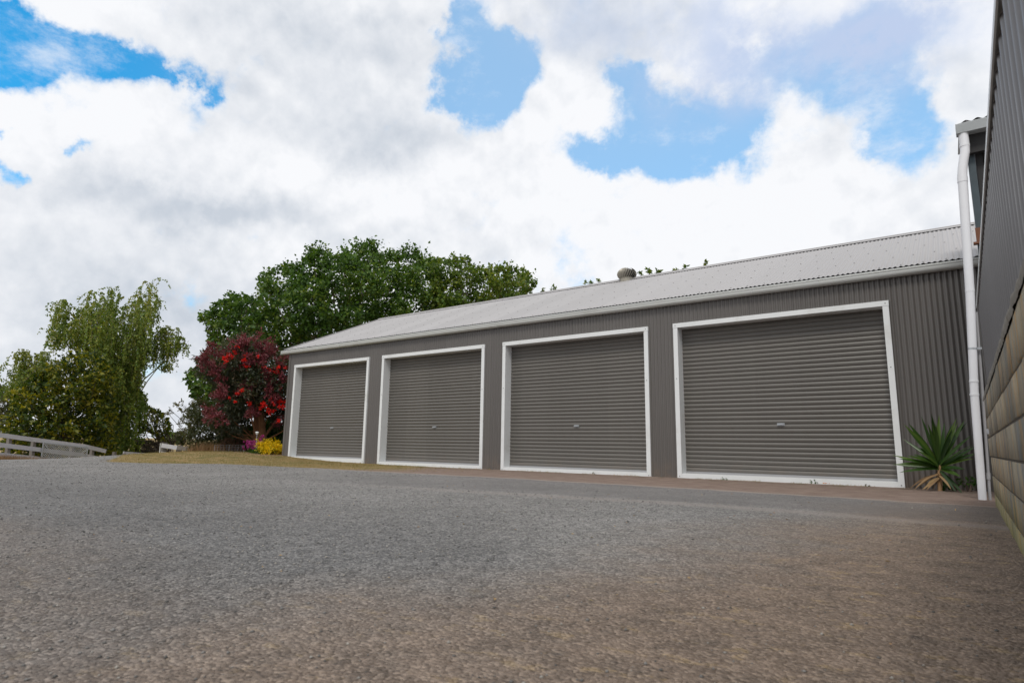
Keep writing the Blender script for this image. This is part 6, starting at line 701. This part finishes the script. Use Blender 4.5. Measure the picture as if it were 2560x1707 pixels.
# ragged mortar cap
N_ = 160; ysn = np.linspace(Y0, Y1-.02, N_); r = np.random.default_rng(5)
h1 = 1.175 + .004*np.convolve(r.normal(size=N_), np.ones(5)/2, 'same') + r.normal(size=N_)*.003; ox = r.normal(size=N_)*.002
V_ = []; 
for i in range(N_):
    V_ += [(WX-.004+ox[i], ysn[i], 1.118), (WX-.010+ox[i], ysn[i], 1.14), (WX-.006+ox[i], ysn[i], h1[i]-.012), (WX+.02, ysn[i], h1[i]+.008), (WX+.19, ysn[i], h1[i])]
F_ = [(i*5+j, (i+1)*5+j, (i+1)*5+j+1, i*5+j+1) for i in range(N_-1) for j in range(4)]
fast_mesh('mortar_cap', np.array(V_), np.array(F_), M_render, bw, smooth=True)
MB().box(WX-.028, WX-.012, 7.6, 7.66, .74, .79).build('wall_tag', M_pvc, bw)
low = empty('low_shed', 'dark corrugated side of the low shed above the block wall', 'shed')
ys_ = np.arange(Y0, 7.72, PIT/8); n_ = len(ys_); xo = WX+.034 - .016*np.cos(2*PI*ys_/.13)
CT = 2.035
v = np.concatenate([np.stack([xo, ys_, np.full(n_, 1.15)], 1), np.stack([xo, ys_, np.full(n_, CT-.012)], 1)])
i = np.arange(n_-1); f = np.stack([i, i+n_, i+1+n_, i+1], 1)
fast_mesh('side_wall', v, f, sheet_metal('dark_side_cladding', (.150, .145, .150), axis=1, rough=.38, lap=False), low, smooth=True)
MB().box(WX+.06, 3.2, Y0+.05, 7.7, 1.16, 2.0).build('inner_wall', M_dark, low)
MB().box(WX+.005, WX+.012, Y0, 7.74, CT-.018, CT+.018).box(WX+.012, 3.4, Y0, 7.74, CT+.012, CT+.018).build('roof_edge_flashing', M_frame, low)
MB().box(WX+.012, WX+.020, 7.66, 7.74, 1.16, CT-.03).build('corner_flashing', M_side, low)

# ------------------------------------------------------------------ taller shed behind it
tall = empty('tall_shed', 'tall open shed with dark posts behind the block wall', 'shed')
xs_ = np.arange(.29, 5, PIT*1.6/8); cz_ = .014*np.cos(2*PI*xs_/(PIT*1.6)); n_ = len(xs_)
v = np.concatenate([np.stack([xs_, np.full(n_, 9.50), 4.86+cz_], 1), np.stack([xs_, np.full(n_, 11.3), 5.16+cz_], 1)])
i = np.arange(n_-1); f = np.stack([i, i+1, i+1+n_, i+n_], 1)
fast_mesh('roof', v, f, M_side, tall, smooth=True)
go = [(9.40, 4.80), (9.39, 4.79), (9.40, 4.67), (9.53, 4.67), (9.53, 4.80), (9.526, 4.80), (9.526, 4.674), (9.404, 4.674), (9.396, 4.79), (9.40, 4.796)]
mb = MB(); mb.extrude_x(go, .255, 5.0); mb.box(.250, .256, 9.392, 9.528, 4.672, 4.80); mb.build('gutter', simple('shaded_gutter', (.30, .32, .33), .5, grime=((.12, .12, .12), .5)), tall)  # darker than the long shed's gutter: its shade is put into the colour
for px in (.345, 2.6):
    mb = MB(); mb.box(px, px+.075, 9.62, 9.63, -.1, 4.7).box(px, px+.01, 9.63, 9.76, -.1, 4.7).box(px, px+.075, 9.76, 9.77, -.1, 4.7).box(px+.065, px+.075, 9.63, 9.65, -.1, 4.7)
    mb.build('post', M_galv, tall)
MB().box(.345, 5.0, 9.535, 9.615, 4.42, 4.84).build('eave_beam', M_dark, tall)
MB().box(.455, 5.0, 11.05, 11.10, -.1, 5.10).box(.43, .50, 9.66, 11.05, -.1, 4.88).build('inner_wall', M_dark, tall)  # near-black colour stands in for the shade under the open roof
MB().box(.335, .42, 9.60, 9.617, 3.22, 3.42).box(.30, .44, 9.52, 9.60, 3.19, 3.215).build('angle_bracket', M_rust, tall)
# downpipe
dp = [(.325, 9.46, 4.68), (.325, 9.46, 4.50), (.32, 9.458, 4.42), (.30, 9.452, 4.33), (.275, 9.45, 4.20), (.262, 9.45, 4.10), (.258, 9.45, 3.95), (.205, 9.45, 2.55), (.135, 9.45, 1.30), (.098, 9.45, .0)]
pipe = MB().tube(dp, [.053]*7+[.049, .045, .042], 20).build('downpipe', M_pvc, tall)
for p_, q_, rr_ in (((.323, 9.46, 4.52), (.323, 9.46, 4.49), .057), ((.262, 9.45, 4.08), (.259, 9.45, 4.01), .0565), ((.2066, 9.45, 2.59), (.2052, 9.45, 2.555), .0515),
                    ((.1430, 9.45, 1.44), (.1415, 9.45, 1.415), .0495), ((.1340, 9.45, 1.275), (.1325, 9.45, 1.25), .0490)):
    MB().tube([p_, q_], rr_, 20).build('pipe_collar', M_pvc, pipe)
mb = MB(); mb.tube([(.166, 9.45, 1.845), (.165, 9.45, 1.82)], .0485, 20); mb.box(.20, .36, 9.44, 9.46, 1.82, 1.845); mb.build('pipe_bracket', M_steel, pipe)
MB().tube([(.315, 9.47, 4.45), (.36, 9.50, 4.42), (.37, 9.56, 4.40)], .006, 6).build('strap', M_dark, pipe)
mb = MB(); mb.tube([(.245, 9.50, 2.3), (.222, 9.50, 1.45), (.182, 9.50, .30), (.176, 9.48, .16), (.172, 9.48, 0)], .016, 10)
mb.tube([(.183, 9.50, .32), (.178, 9.49, .24)], .022, 10); mb.build('conduit', M_cond, tall)

# ------------------------------------------------------------------ yucca and weeds at its foot
yu = empty('yucca', 'spiky green yucca growing against the shed beside the downpipe', 'plant'); yu.location = (0, 0, 0)
c1, c2, c3 = (Vector(q) for q in YUCCA_C)
mb = MB(); mb.tube([c3+Vector((0, 0, -.1)), c3.lerp(c2, .5), c2, c1.lerp(c2, .3)], [.034, .030, .028, .02], 10); mb.build('stem', M_yd, yu)
def strap_leaf(mbv, b_, t_, wd, bendz, rr_):
    b_ = Vector(b_); t_ = Vector(t_); ax = (t_-b_); L = ax.length; K = 8
    sd_ = ax.cross(Vector((0, -1, .6))).normalized()
    if rr_.random() < .5: sd_ = (sd_ + Vector((rr_.uniform(-.5, .5), rr_.uniform(-.5, .5), rr_.uniform(-.5, .5)))).normalized()
    nr_ = sd_.cross(ax).normalized(); V_ = []
    for i in range(K+1):
        t = i/K; p_ = b_ + ax*t + Vector((0, 0, bendz*L*math.sin(PI*t)))
        w_ = wd*(.55 + .45*math.sin(min(1, t*1.6)*PI/2))*(1 if t < .45 else max(0, 1-((t-.45)/.55)**1.7)) + .0012
        V_ += [p_ - sd_*w_/2 + nr_*w_*.22, p_, p_ + sd_*w_/2 + nr_*w_*.22]
    F_ = []
    for i in range(K): F_ += [(3*i, 3*i+1, 3*i+4, 3*i+3), (3*i+1, 3*i+2, 3*i+5, 3*i+4)]
    return V_, F_
def leaf_object(name, tips, base_fn, wd, matl, seed, parent, bend):
    rr_ = random.Random(seed); V_ = []; F_ = []; R_ = []
    for t_ in tips:
        v, f = strap_leaf(None, base_fn(rr_, t_), t_, wd*rr_.uniform(.8, 1.2), rr_.uniform(*bend), rr_)
        F_ += [tuple(i+len(V_) for i in q) for q in f]; V_ += [tuple(q) for q in v]; R_ += [rr_.random()]*len(f)
    return fast_mesh(name, np.array(V_), np.array(F_), matl, parent, rnd=np.array(R_), smooth=True)
def ybase(rr_, t_):
    k_ = min(1, max(0, (t_[2]-.1)/1.1)); p_ = c2.lerp(c1, .25+.75*k_) + Vector((rr_.uniform(-.02, .02), rr_.uniform(-.02, .02), -.02)); return p_
leaf_object('leaves', YUCCA, ybase, .060, L_yucca, 1, yu, (.0, .06))
rr_ = random.Random(9)
ytips = [(t_[0]+rr_.uniform(-.12, .12), t_[1]+rr_.uniform(.0, .12), t_[2]+rr_.uniform(-.16, .12)) for t_ in YUCCA[:27:2]]
leaf_object('leaves', ytips, ybase, .05, L_yucca, 2, yu, (-.02, .05))
L_yd = leaf_mat('straw_leaf', [(.13, .08, .04), (.24, .15, .075), (.32, .22, .11)], .1, .8)
dt = [(a, b_, max(c, .015)) for a, b_, c in YUCCA_DRY]
leaf_object('dead_leaves', dt, lambda r_, t_: c2.lerp(c3, r_.uniform(.1, .6)) + Vector((r_.uniform(-.02, .02), 0, 0)), .032, L_yd, 3, yu, (.02, .14))
def plant(name, cl, matl, label, cat, seed, dens, size, ratio=.7, group=None, stems=0, stem_mat=None, base=None, **kw):
    e_ = empty(name, label, cat, group)
    V_, F_, R_ = clump_leaves(cl, seed, dens, size, ratio, **kw)
    fast_mesh('foliage', V_, F_, matl, e_, rnd=R_)
    if stems:
        rr2 = random.Random(seed); mb_ = MB(); bs = Vector(base) if base else Vector((cl[0][0], cl[0][1], 0))
        for c in rr2.sample(cl, min(stems, len(cl))):
            st = bs + Vector((rr2.uniform(-.1, .1), rr2.uniform(-.1, .1), -.03))*1.0
            e2_ = Vector(c[:3]); mb_.tube([st, st.lerp(e2_, .5)+Vector((0, 0, .06)), e2_], [.02, .014, .005], 5, cap=False)
        mb_.build('stems', stem_mat or M_twig, e_)
    return e_
plant('weed', [(-.20, 11.2, .07, .10), (-.08, 11.25, .10, .11), (.03, 11.2, .09, .10), (-.30, 11.15, .05, .07)], L_green,
      'leafy green weed clump on the ground right of the yucca', 'plant', 31, 5200, .045, .8, stems=4, base=(-.12, 11.22, 0))
# small weeds along the sills
def sill_weed(x, y, s_, seed, label, matl=L_green, name='sill_weed'):
    plant(name, [(x, y, s_*.5+terrain(x, y).item(), s_), (x+s_*1.3, y, s_*.3, s_*.7)], matl, label, 'weed', seed, 5200, s_*.5, .6, group='small weeds along the door sills', stems=0, base=(x, y, 0))
sill_weed(-3.62, 11.44, 0.037, 41, 'small green weed below the left half of the widest near door sill')
sill_weed(-2.15, 11.43, 0.046, 42, 'tallest small weed below the middle of the nearest door sill')
sill_weed(-1.35, 11.44, 0.028, 43, 'low moss-like weed below the right end of the nearest door sill', L_olive)
sill_weed(-6.3, 11.44, 0.028, 44, 'low weed tuft at the sill of the second-nearest door', L_olive)
sill_weed(-9.1, 11.46, 0.031, 45, 'dry weed tuft at the foot of the wall between middle doors', L_dryg)
V_, F_ = leaf_arrays(np.array([(-1.95, 11.40, .012), (-1.93, 11.39, .014), (-1.97, 11.41, .013), (-1.90, 11.41, .012)]), np.array([(1, .2, .3), (-.4, -1, .3), (.2, 1, .4), (.8, -.6, .2)], float), np.array([(0, -.4, 1.)]*4), [.05]*4, [.035]*4)
tag(fast_mesh('fallen_leaf', V_, F_, leaf_mat('orange_leaf', [(.45, .12, .02), (.55, .2, .03)]), rnd=[.1, .5, .8, .3]), 'curled orange leaf lying below the nearest door sill', 'leaf')
r = np.random.default_rng(77); N = 2600
x = np.concatenate([r.uniform(a, b_, N//4) for a, b_ in DX]); y = 11.49 - np.abs(r.normal(size=len(x)))*.035
k = np.sin(x*3.1)+np.sin(x*7.7+1) > -.3; x, y = x[k], y[k]
blades('sill_moss', x, y, .010 + .025*r.uniform(0, 1, len(x))**2, .010, L_dryg, 6, 'thin line of moss and dry grass along the door sills', 'moss')

# ------------------------------------------------------------------ garden bed at the shed's far corner
GZ = .17
r = random.Random(12)
yc = [(-18.13+r.uniform(-.42, .40), 11.55+r.uniform(-.35, .35), .30+r.uniform(-.08, .24), r.uniform(.10, .15)) for _ in range(34)]
plant('yellow_shrub', yc, L_yel, 'low bright yellow shrub beside the shed corner', 'shrub', 51, 14000, .045, .6, stems=10, base=(-18.1, 11.6, .15), up=.8)
plant('undergrowth', [(-18.5+r.uniform(-.45, .75), 11.30+r.uniform(-.2, .2), .20+r.uniform(0, .10), .09) for _ in range(16)], L_green, 'low dark green leaves under the yellow and magenta shrubs', 'plant', 52, 9000, .05, .6, stems=4, base=(-18.5, 11.3, .15))
pc = [(-18.83+r.uniform(-.32, .30), 11.45+r.uniform(-.25, .25), .30+r.uniform(-.12, .10), .09) for _ in range(18)]
pe = plant('flowering_bush', pc, L_green, 'magenta flowering bush left of the yellow shrub', 'shrub', 53, 9000, .045, .5, stems=14, base=(-18.8, 11.45, .15))
fl = [(-18.83+r.uniform(-.36, .34), 11.38+r.uniform(-.25, .15), .42+r.uniform(-.12, .15), r.uniform(.022, .036)) for _ in range(70)] + [(-18.50, 11.4, .72, .04), (-18.42, 11.4, .74, .04), (-18.6, 11.4, .64, .035)]
V_, F_, R_ = clump_leaves(fl, 54, 60000, .030, .8)
fast_mesh('flowers', V_, F_, L_mag, pe, rnd=R_)
MB().tube([(-18.55, 11.42, .16), (-18.50, 11.41, .45), (-18.46, 11.4, .73)], .006, 5).build('stem', M_twig, pe)
sl_ = empty('garden_light', 'small white-topped garden stake light standing in the yellow shrub', 'garden light')
MB().tube([(-18.44, 11.20, .14), (-18.46, 11.20, .83)], .009, 8).build('stake', M_steel, sl_)
mb = MB(); mb.tube([(-18.46, 11.2, .80), (-18.46, 11.2, .85)], [.035, .045], 14); mb.tube([(-18.46, 11.2, .85), (-18.46, 11.2, .87), (-18.46, 11.2, .885)], [.060, .055, .02], 14); mb.build('lamp_head', M_frame, sl_)
wf = empty('garden_wire_fence', 'low wire mesh fence between the gum tree and the magenta bush', 'fence')
mb = MB(); A = Vector((-20.45, 10.9, .13)); B_ = Vector((-19.15, 11.2, .15))
for i in range(11): q = A.lerp(B_, i/10); mb.tube([q, q+Vector((0, 0, .30))], .0018 if i % 5 else .006, 4)
for j in range(5): mb.tube([A+Vector((0, 0, .06+.06*j)), B_+Vector((0, 0, .06+.06*j))], .0018, 4)
mb.build('mesh', M_steel, wf)

# ------------------------------------------------------------------ trees
def tree(name, cl, matl, label, cat, seed, dens, size, ratio, base, top, r0, nl, bark=M_bark, group=None, bend=.5, extra=None, **kw):
    e_ = empty(name, label, cat, group)
    V_, F_, R_ = clump_leaves(cl, seed, dens, size, ratio, **kw)
    fast_mesh('crown', V_, F_, matl, e_, rnd=R_)
    limbs(base, top, r0, cl, nl, seed, bark, e_, bend, extra=extra)
    return e_
G1 = 'leafy green trees behind the shed'
tree('maple_tree', MAPLE_MAIN, L_maple, 'largest and tallest dark green tree behind the left end of the shed', 'tree', 61, 1250, .15, .85, (-24.3, 19.2, -1.0), (-24.4, 19.0, 7.2), .30, 60, group=G1, leaders=.16)
tree('maple_tree', MAPLE_RIGHT, L_maple2, 'yellower green tree rising behind the middle of the shed roof', 'tree', 62, 1300, .14, .85, (-18.5, 22.3, -.3), (-18.6, 22.2, 7.0), .24, 50, group=G1, leaders=.16)
tree('maple_tree', MAPLE_LEFT, L_maple, 'smaller dark green tree showing left of and behind the red-flowering gum', 'tree', 63, 1300, .14, .85, (-24.0, 13.6, -.6), (-24.0, 13.4, 4.4), .18, 45, group=G1, leaders=.16)
def gum_extra(mb_): mb_.tube([(-19.66, 12.1, 0), (-19.72, 12.1, .5), (-19.85, 12.1, 1.1), (-20.05, 12.15, 1.9)], [.30, .23, .20, .16], 12)
gt = tree('flowering_gum', GUM, L_gum, 'gum tree with crimson heads and scarlet blossom beside the shed corner', 'tree', 64, 2300, .15, .30, (-19.66, 12.1, .0), (-20.3, 12.1, 3.2), .17, 50, bark=M_gumbark, leaders=.12, droop=.25, extra=gum_extra)
V_, F_, R_ = clump_leaves(SPENT, 65, 3900, .075, .45, up=.2); fast_mesh('spent_flower_heads', V_, F_, L_spent, gt, rnd=R_)
V_, F_, R_ = clump_leaves(BLOSSOM, 66, 14000, .044, .6, up=.2); fast_mesh('blossoms', V_, F_, L_red, gt, rnd=R_)
MB().tube([(-20.35, 11.35, 2.5), (-20.40, 11.3, 2.9), (-20.38, 11.25, 3.02)], [.10, .085, .07], 10).tube([(-20.10, 11.45, 2.45), (-20.02, 11.4, 2.9), (-19.98, 11.35, 3.0)], [.10, .08, .065], 10).build('sawn_limbs', simple('sawn_wood', (.42, .31, .22), .85, 0, .3, 8), gt)
tree('olive_shrub', OLIVE_SHRUB, L_olive, 'dull olive shrub at the foot of the gum, left side', 'shrub', 67, 2600, .10, .35, (-22.2, 11.0, -.2), (-22.3, 11.1, 1.0), .05, 30, bend=.4)
tree('shade_shrub', UNDER_SHRUB, L_green, 'dark green shrub in the shade under the gum crown', 'shrub', 68, 5200, .11, .5, (-21.5, 13.2, -.1), (-21.4, 13.3, .9), .05, 20, bend=.3)
plant('dead_brush', BROWN_BRUSH, L_brown, 'tangle of brown dead brush below the gum tree', 'brush', 69, 2400, .09, .18, stems=30, base=(-21.0, 11.4, .0))
tree('eucalyptus_tree', EUC, L_euc, 'thin open eucalypt left of the olive shrub, sky showing through', 'tree', 70, 520, .13, .4, (-30.3, 16.6, -1.6), (-30.6, 16.4, 2.2), .12, 17, bend=.8)
tree('spreading_tree', SMALL_TREE, L_shrub, 'small spreading yellow-green tree right of the weeping birch', 'tree', 71, 800, .12, .6, (-33.0, 14.9, -1.6), (-32.6, 15.3, .6), .13, 40, bend=.7)
tree('distant_tree', MID_TREE, L_olive, 'small round distant tree seen above the short two-rail fence', 'tree', 72, 750, .15, .5, (-39.0, 20.0, -2.6), (-39.0, 20.0, -.4), .12, 20)
tree('distant_tree', HEDGE_TREE, L_maple2, 'far dark bush left of the round distant tree', 'tree', 73, 700, .16, .6, (-45.0, 21.0, -3), (-45.0, 21.0, -.6), .12, 12)
plant('bare_brush', GREY_BRUSH, leaf_mat('grey_brown_leaf', [(.07,.055,.045),(.11,.085,.07),(.06,.06,.035)], .1), 'grey-brown bare brush under the spreading tree', 'brush', 84, 1500, .12, .25, stems=20, base=(-32.5, 14.5, -1.2))
tree('dense_shrub', SHRUB, L_shrub, 'big dense yellow-green shrub behind the left rail fence', 'shrub', 74, 1150, .15, .6, (-30.6, 9.6, -.6), (-30.6, 9.6, 2.2), .12, 60, leaders=.08, bend=.6)
tree('edge_tree', EDGE_TREE, L_olive, 'dull brown-green tree at the left edge behind the dense shrub', 'tree', 75, 560, .20, .4, (-45.5, 8.0, -1.2), (-45.5, 8.2, 2.6), .2, 20)
G2 = 'treetop sprigs poking above the shed ridge'
for cl, sd_, lb in ((RIDGE_A, 76, 'treetop sprigs above the ridge just right of the roof ventilator'), (RIDGE_B, 77, 'farthest right treetop sprigs above the shed ridge'), (RIDGE_C, 78, 'tiny treetop sprigs above the ridge left of the roof ventilator')):
    q = cl[-1]; tree('tree_behind_shed', cl, L_maple2, lb, 'tree', sd_, 650, .12, .5, (q[0], q[1]+.3, -.2), (q[0], q[1]+.2, q[2]-.3), .14, 10, group=G2, bend=.3)
def weeping(name, st, label, seed, base, top, r0, dens, group='weeping birches beyond the fence', nb=60):
    e_ = empty(name, label, 'tree', group); r = np.random.default_rng(seed)
    RS = []; P = []; D_ = []; N_ = []; rr2 = random.Random(seed); tw = MB()
    for x, y, z, L in st:
        sub = 3
        for q in range(sub):
            ox, oy = r.normal(size=2)*.15; LL = L*rr2.uniform(.6, 1.1); sw = r.normal(size=2)*.10
            k_ = max(4, int(LL*dens)); RS.append(np.full(k_, r.uniform(0, 1))); t = np.sort(r.uniform(0, 1, k_))
            hump = np.sin(np.clip(t*5, 0, PI/2))
            px = x + ox*hump*1.6 + sw[0]*t + r.normal(size=k_)*.027; py = y + oy*hump*1.6 + sw[1]*t + r.normal(size=k_)*.027
            pz = z + .10*np.sin(np.clip(t*6, 0, PI)) - LL*t
            P.append(np.stack([px, py, pz], 1)); D_.append(np.stack([r.normal(size=k_)*.6, r.normal(size=k_)*.6, -np.ones(k_)], 1)); N_.append(r.normal(size=(k_, 3)) + np.array([0, -.3, .3]))
            if q == 0: tw.tube([(x, y, z), (x+ox*1.2, y+oy*1.2, z+.06-LL*.15), (x+ox*1.5+sw[0], y+oy*1.5+sw[1], z-LL)], [.007, .005, .002], 3, cap=False)
    P = np.concatenate(P); D_ = np.concatenate(D_); N_ = np.concatenate(N_); L_ = .092*r.uniform(.6, 1.4, len(P))
    V_, F_ = leaf_arrays(P, D_, N_, L_, L_*.72)
    zz = (P[:, 2]-P[:, 2].min())/(np.ptp(P[:, 2])); rn = np.clip(r.uniform(0, .52, len(P)) + .38*np.concatenate(RS) + .10*zz, 0, 1)
    fast_mesh('crown', V_, F_, L_birch, e_, rnd=rn); tw.build('twigs', M_twig, e_)
    limbs(base, top, r0, [s_ for s_ in st if s_[2] > base[2]+2.2], nb, seed, M_bark if r0 < .12 else M_birchbark, e_, 1.6, r_end=.012, start=.35)
weeping('weeping_birch', BIRCH, 'tall weeping birch with hanging strands and a drooping right branch', 81, (-32.55, 13.0, -1.4), (-32.6, 12.8, 5.6), .17, 42, nb=26)
weeping('weeping_birch', BIRCH_SMALL, 'shorter weeping birch at left, half hidden by the dense shrub', 82, (-35.6, 9.9, -1.2), (-35.6, 9.9, 3.0), .10, 42, nb=10)

# ------------------------------------------------------------------ fences and gates
def G(x, y): return terrain(x, y).item()
rf = empty('rail_fence', 'long white three-rail timber fence descending at the far left', 'fence')
FA = Vector((-24.6, 3.0, 1.17)); F0 = Vector((-26.20, 6.53, .75)); F1 = Vector((-26.86, 7.92, .56)); F2 = Vector((-27.41, 9.48, .37)); F3 = Vector((-28.10, 10.49, .17))
F4 = Vector((-28.85, 11.9, -.04)); 
def rail(a, b_, dz): 
    mb_ = MB(); mb_.beam(a+Vector((0, 0, dz-.075)), b_+Vector((0, 0, dz-.075)), .038, .15); mb_.build('rail', M_rail, rf)
for dz in (0, -.32, -.64): rail(FA, F1, dz)
rail(F1+(F2-F1)*.004, F2, 0); rail(F2+(F3-F2)*.006, F3, 0)
rail(F1+(F2-F1)*.004, F2, -.33); rail(F2+(F3-F2)*.006, F4, -.36); rail(F1+(F2-F1)*.004, F2, -.66)
ax = (F3-F0); axh = Vector((ax.x, ax.y, 0)).normalized(); nrm_ = Vector((-axh.y, axh.x, 0))
if nrm_.x > 0: nrm_ = -nrm_
def post(P_, top, sz=.11, parent=rf, m_=M_post, off=.085):
    q = P_ + nrm_*off; zb = G(q.x, q.y)-.3; mb_ = MB(); h = sz/2
    mb_.box(-h, h, -h, h, zb, top); o_ = mb_.build('post', m_, parent); o_.location = (q.x, q.y, 0); o_.rotation_euler.z = math.atan2(axh.y, axh.x); return o_
for P_ in (FA+(F0-FA)*.25, FA+(F0-FA)*.72, F0.lerp(F1, .28), F0.lerp(F1, .86), F2.lerp(F3, .45), F3+(F4-F3)*.35): post(P_, P_.z-.03)
for P_ in (F1.lerp(F2, .75),): post(P_, P_.z-.10)
gte = empty('chain_link_gate', 'small galvanised chain-link gate in front of the white rails', 'gate')
gA = F1 - nrm_*.06 + (F2-F1)*.02; gB = F2 - nrm_*.06 + (F3-F2)*.10
gA.z = .40; gB.z = .235
zbA, zbB = -.14, -.36
mb = MB()
mb.tube([(gA.x, gA.y, zbA), (gA.x, gA.y, gA.z+.03)], .024, 8); mb.tube([(gB.x, gB.y, zbB), (gB.x, gB.y, gB.z)], .02, 8)
mb.beam(gA, gB, .03, .05); mb.tube([(gA.x, gA.y, zbA+.04), (gB.x, gB.y, zbB+.04)], .015, 8); mb.build('frame', M_steel, gte)
mb = MB(); Lg = Vector((gB.x-gA.x, gB.y-gA.y, 0)).length; H_ = .62; st_ = .085; nK = int((Lg+H_)/st_)
def gp(u, v): 
    t = u/Lg; return (gA.x+(gB.x-gA.x)*t, gA.y+(gB.y-gA.y)*t, (zbA+.04)*(1-t)+(zbB+.04)*t + v)
for i in range(nK+1):
    u0 = i*st_ - H_
    for s_ in (1, -1):
        a = u0; b_ = u0+H_
        v0, v1 = (0, H_) if s_ == 1 else (H_, 0)
        ua, ub = max(a, 0), min(b_, Lg)
        if ub-ua < .02: continue
        f = lambda u: v0 + (v1-v0)*(u-a)/H_
        mb.tube([gp(ua, min(f(ua), .52)), gp(ub, min(f(ub), .52))], .0075, 3, cap=False)
mb.build('wire_mesh', M_frame, gte)
# lower fence piece and wire gate beyond the lawn
lf = empty('low_fence', 'short sagging white rail ending at a grey stump beyond the lawn', 'fence')
A = Vector((-28.35, 11.25, .08)); B_ = Vector((-29.1, 12.85, -.04))
MB().beam(A-Vector((0, 0, .06)), B_-Vector((0, 0, .06)), .04, .13).build('rail', M_rail, lf)
MB().box(B_.x-.09, B_.x+.09, B_.y-.09, B_.y+.12, G(B_.x, B_.y)-.2, .02).build('post', M_post, lf)
MB().box(A.x-.06, A.x+.04, A.y-.02, A.y+.08, G(A.x, A.y)-.2, 0.0).build('post', M_post, lf)
wg = empty('wire_gate', 'low see-through wire mesh gate between grey stump and tall post', 'gate')
mb = MB(); A = Vector((-29.0, 13.0, -.03)); B_ = Vector((-28.3, 12.95, -.03)); A = Vector((-28.93, 12.98, -.02)); B_ = Vector((-28.32, 12.70, -.02))
C_ = Vector((-26.2, 13.55, .02))
for a, b_ in ((A, B_), (B_+Vector((.1, 0, 0)), C_)):
    mb.tube([a, b_], .012, 6)
    k_ = int((b_-a).length/.1)
    for i in range(k_+1): q = a.lerp(b_, i/max(k_, 1)); mb.tube([q, (q.x, q.y, -.75)], .004 if i % 8 else .014, 4)
    for j in range(1, 6): mb.tube([a-Vector((0, 0, .12*j)), b_-Vector((0, 0, .12*j))], .004, 4)
mb.build('wire_panel', M_steel, wg)
rf2 = empty('post_and_rail_fence', 'weathered two-rail fence with thick grey posts left of the olive shrub', 'fence')
P0 = Vector((-28.22, 12.78, .45)); P1 = Vector((-27.5, 13.1, .36)); P2 = Vector((-26.3, 13.75, .27))
for i, (P_, tp) in enumerate(((P0, .47), (P1, .36), (P2, .24))):
    mb = MB(); mb.box(-.10, .10, -.09, .09, -1.3, tp); q = mb.build('post', M_post, rf2); q.location = (P_.x, P_.y, 0)
MB().box(P0.x-.15, P0.x-.103, P0.y-.11, P0.y-.05, -.9, .44).build('white_batten', M_frame, rf2)
for a, b_, m_ in ((P0, P1, M_rail), (P1, P2, M_post)):
    d_ = Vector((.05, -.12, 0))
    for dz in (-.03-.075, -.45): MB().beam(a+d_+Vector((0, 0, dz)), b_+d_+Vector((0, 0, dz)), .04, .17).build('rail', m_, rf2)
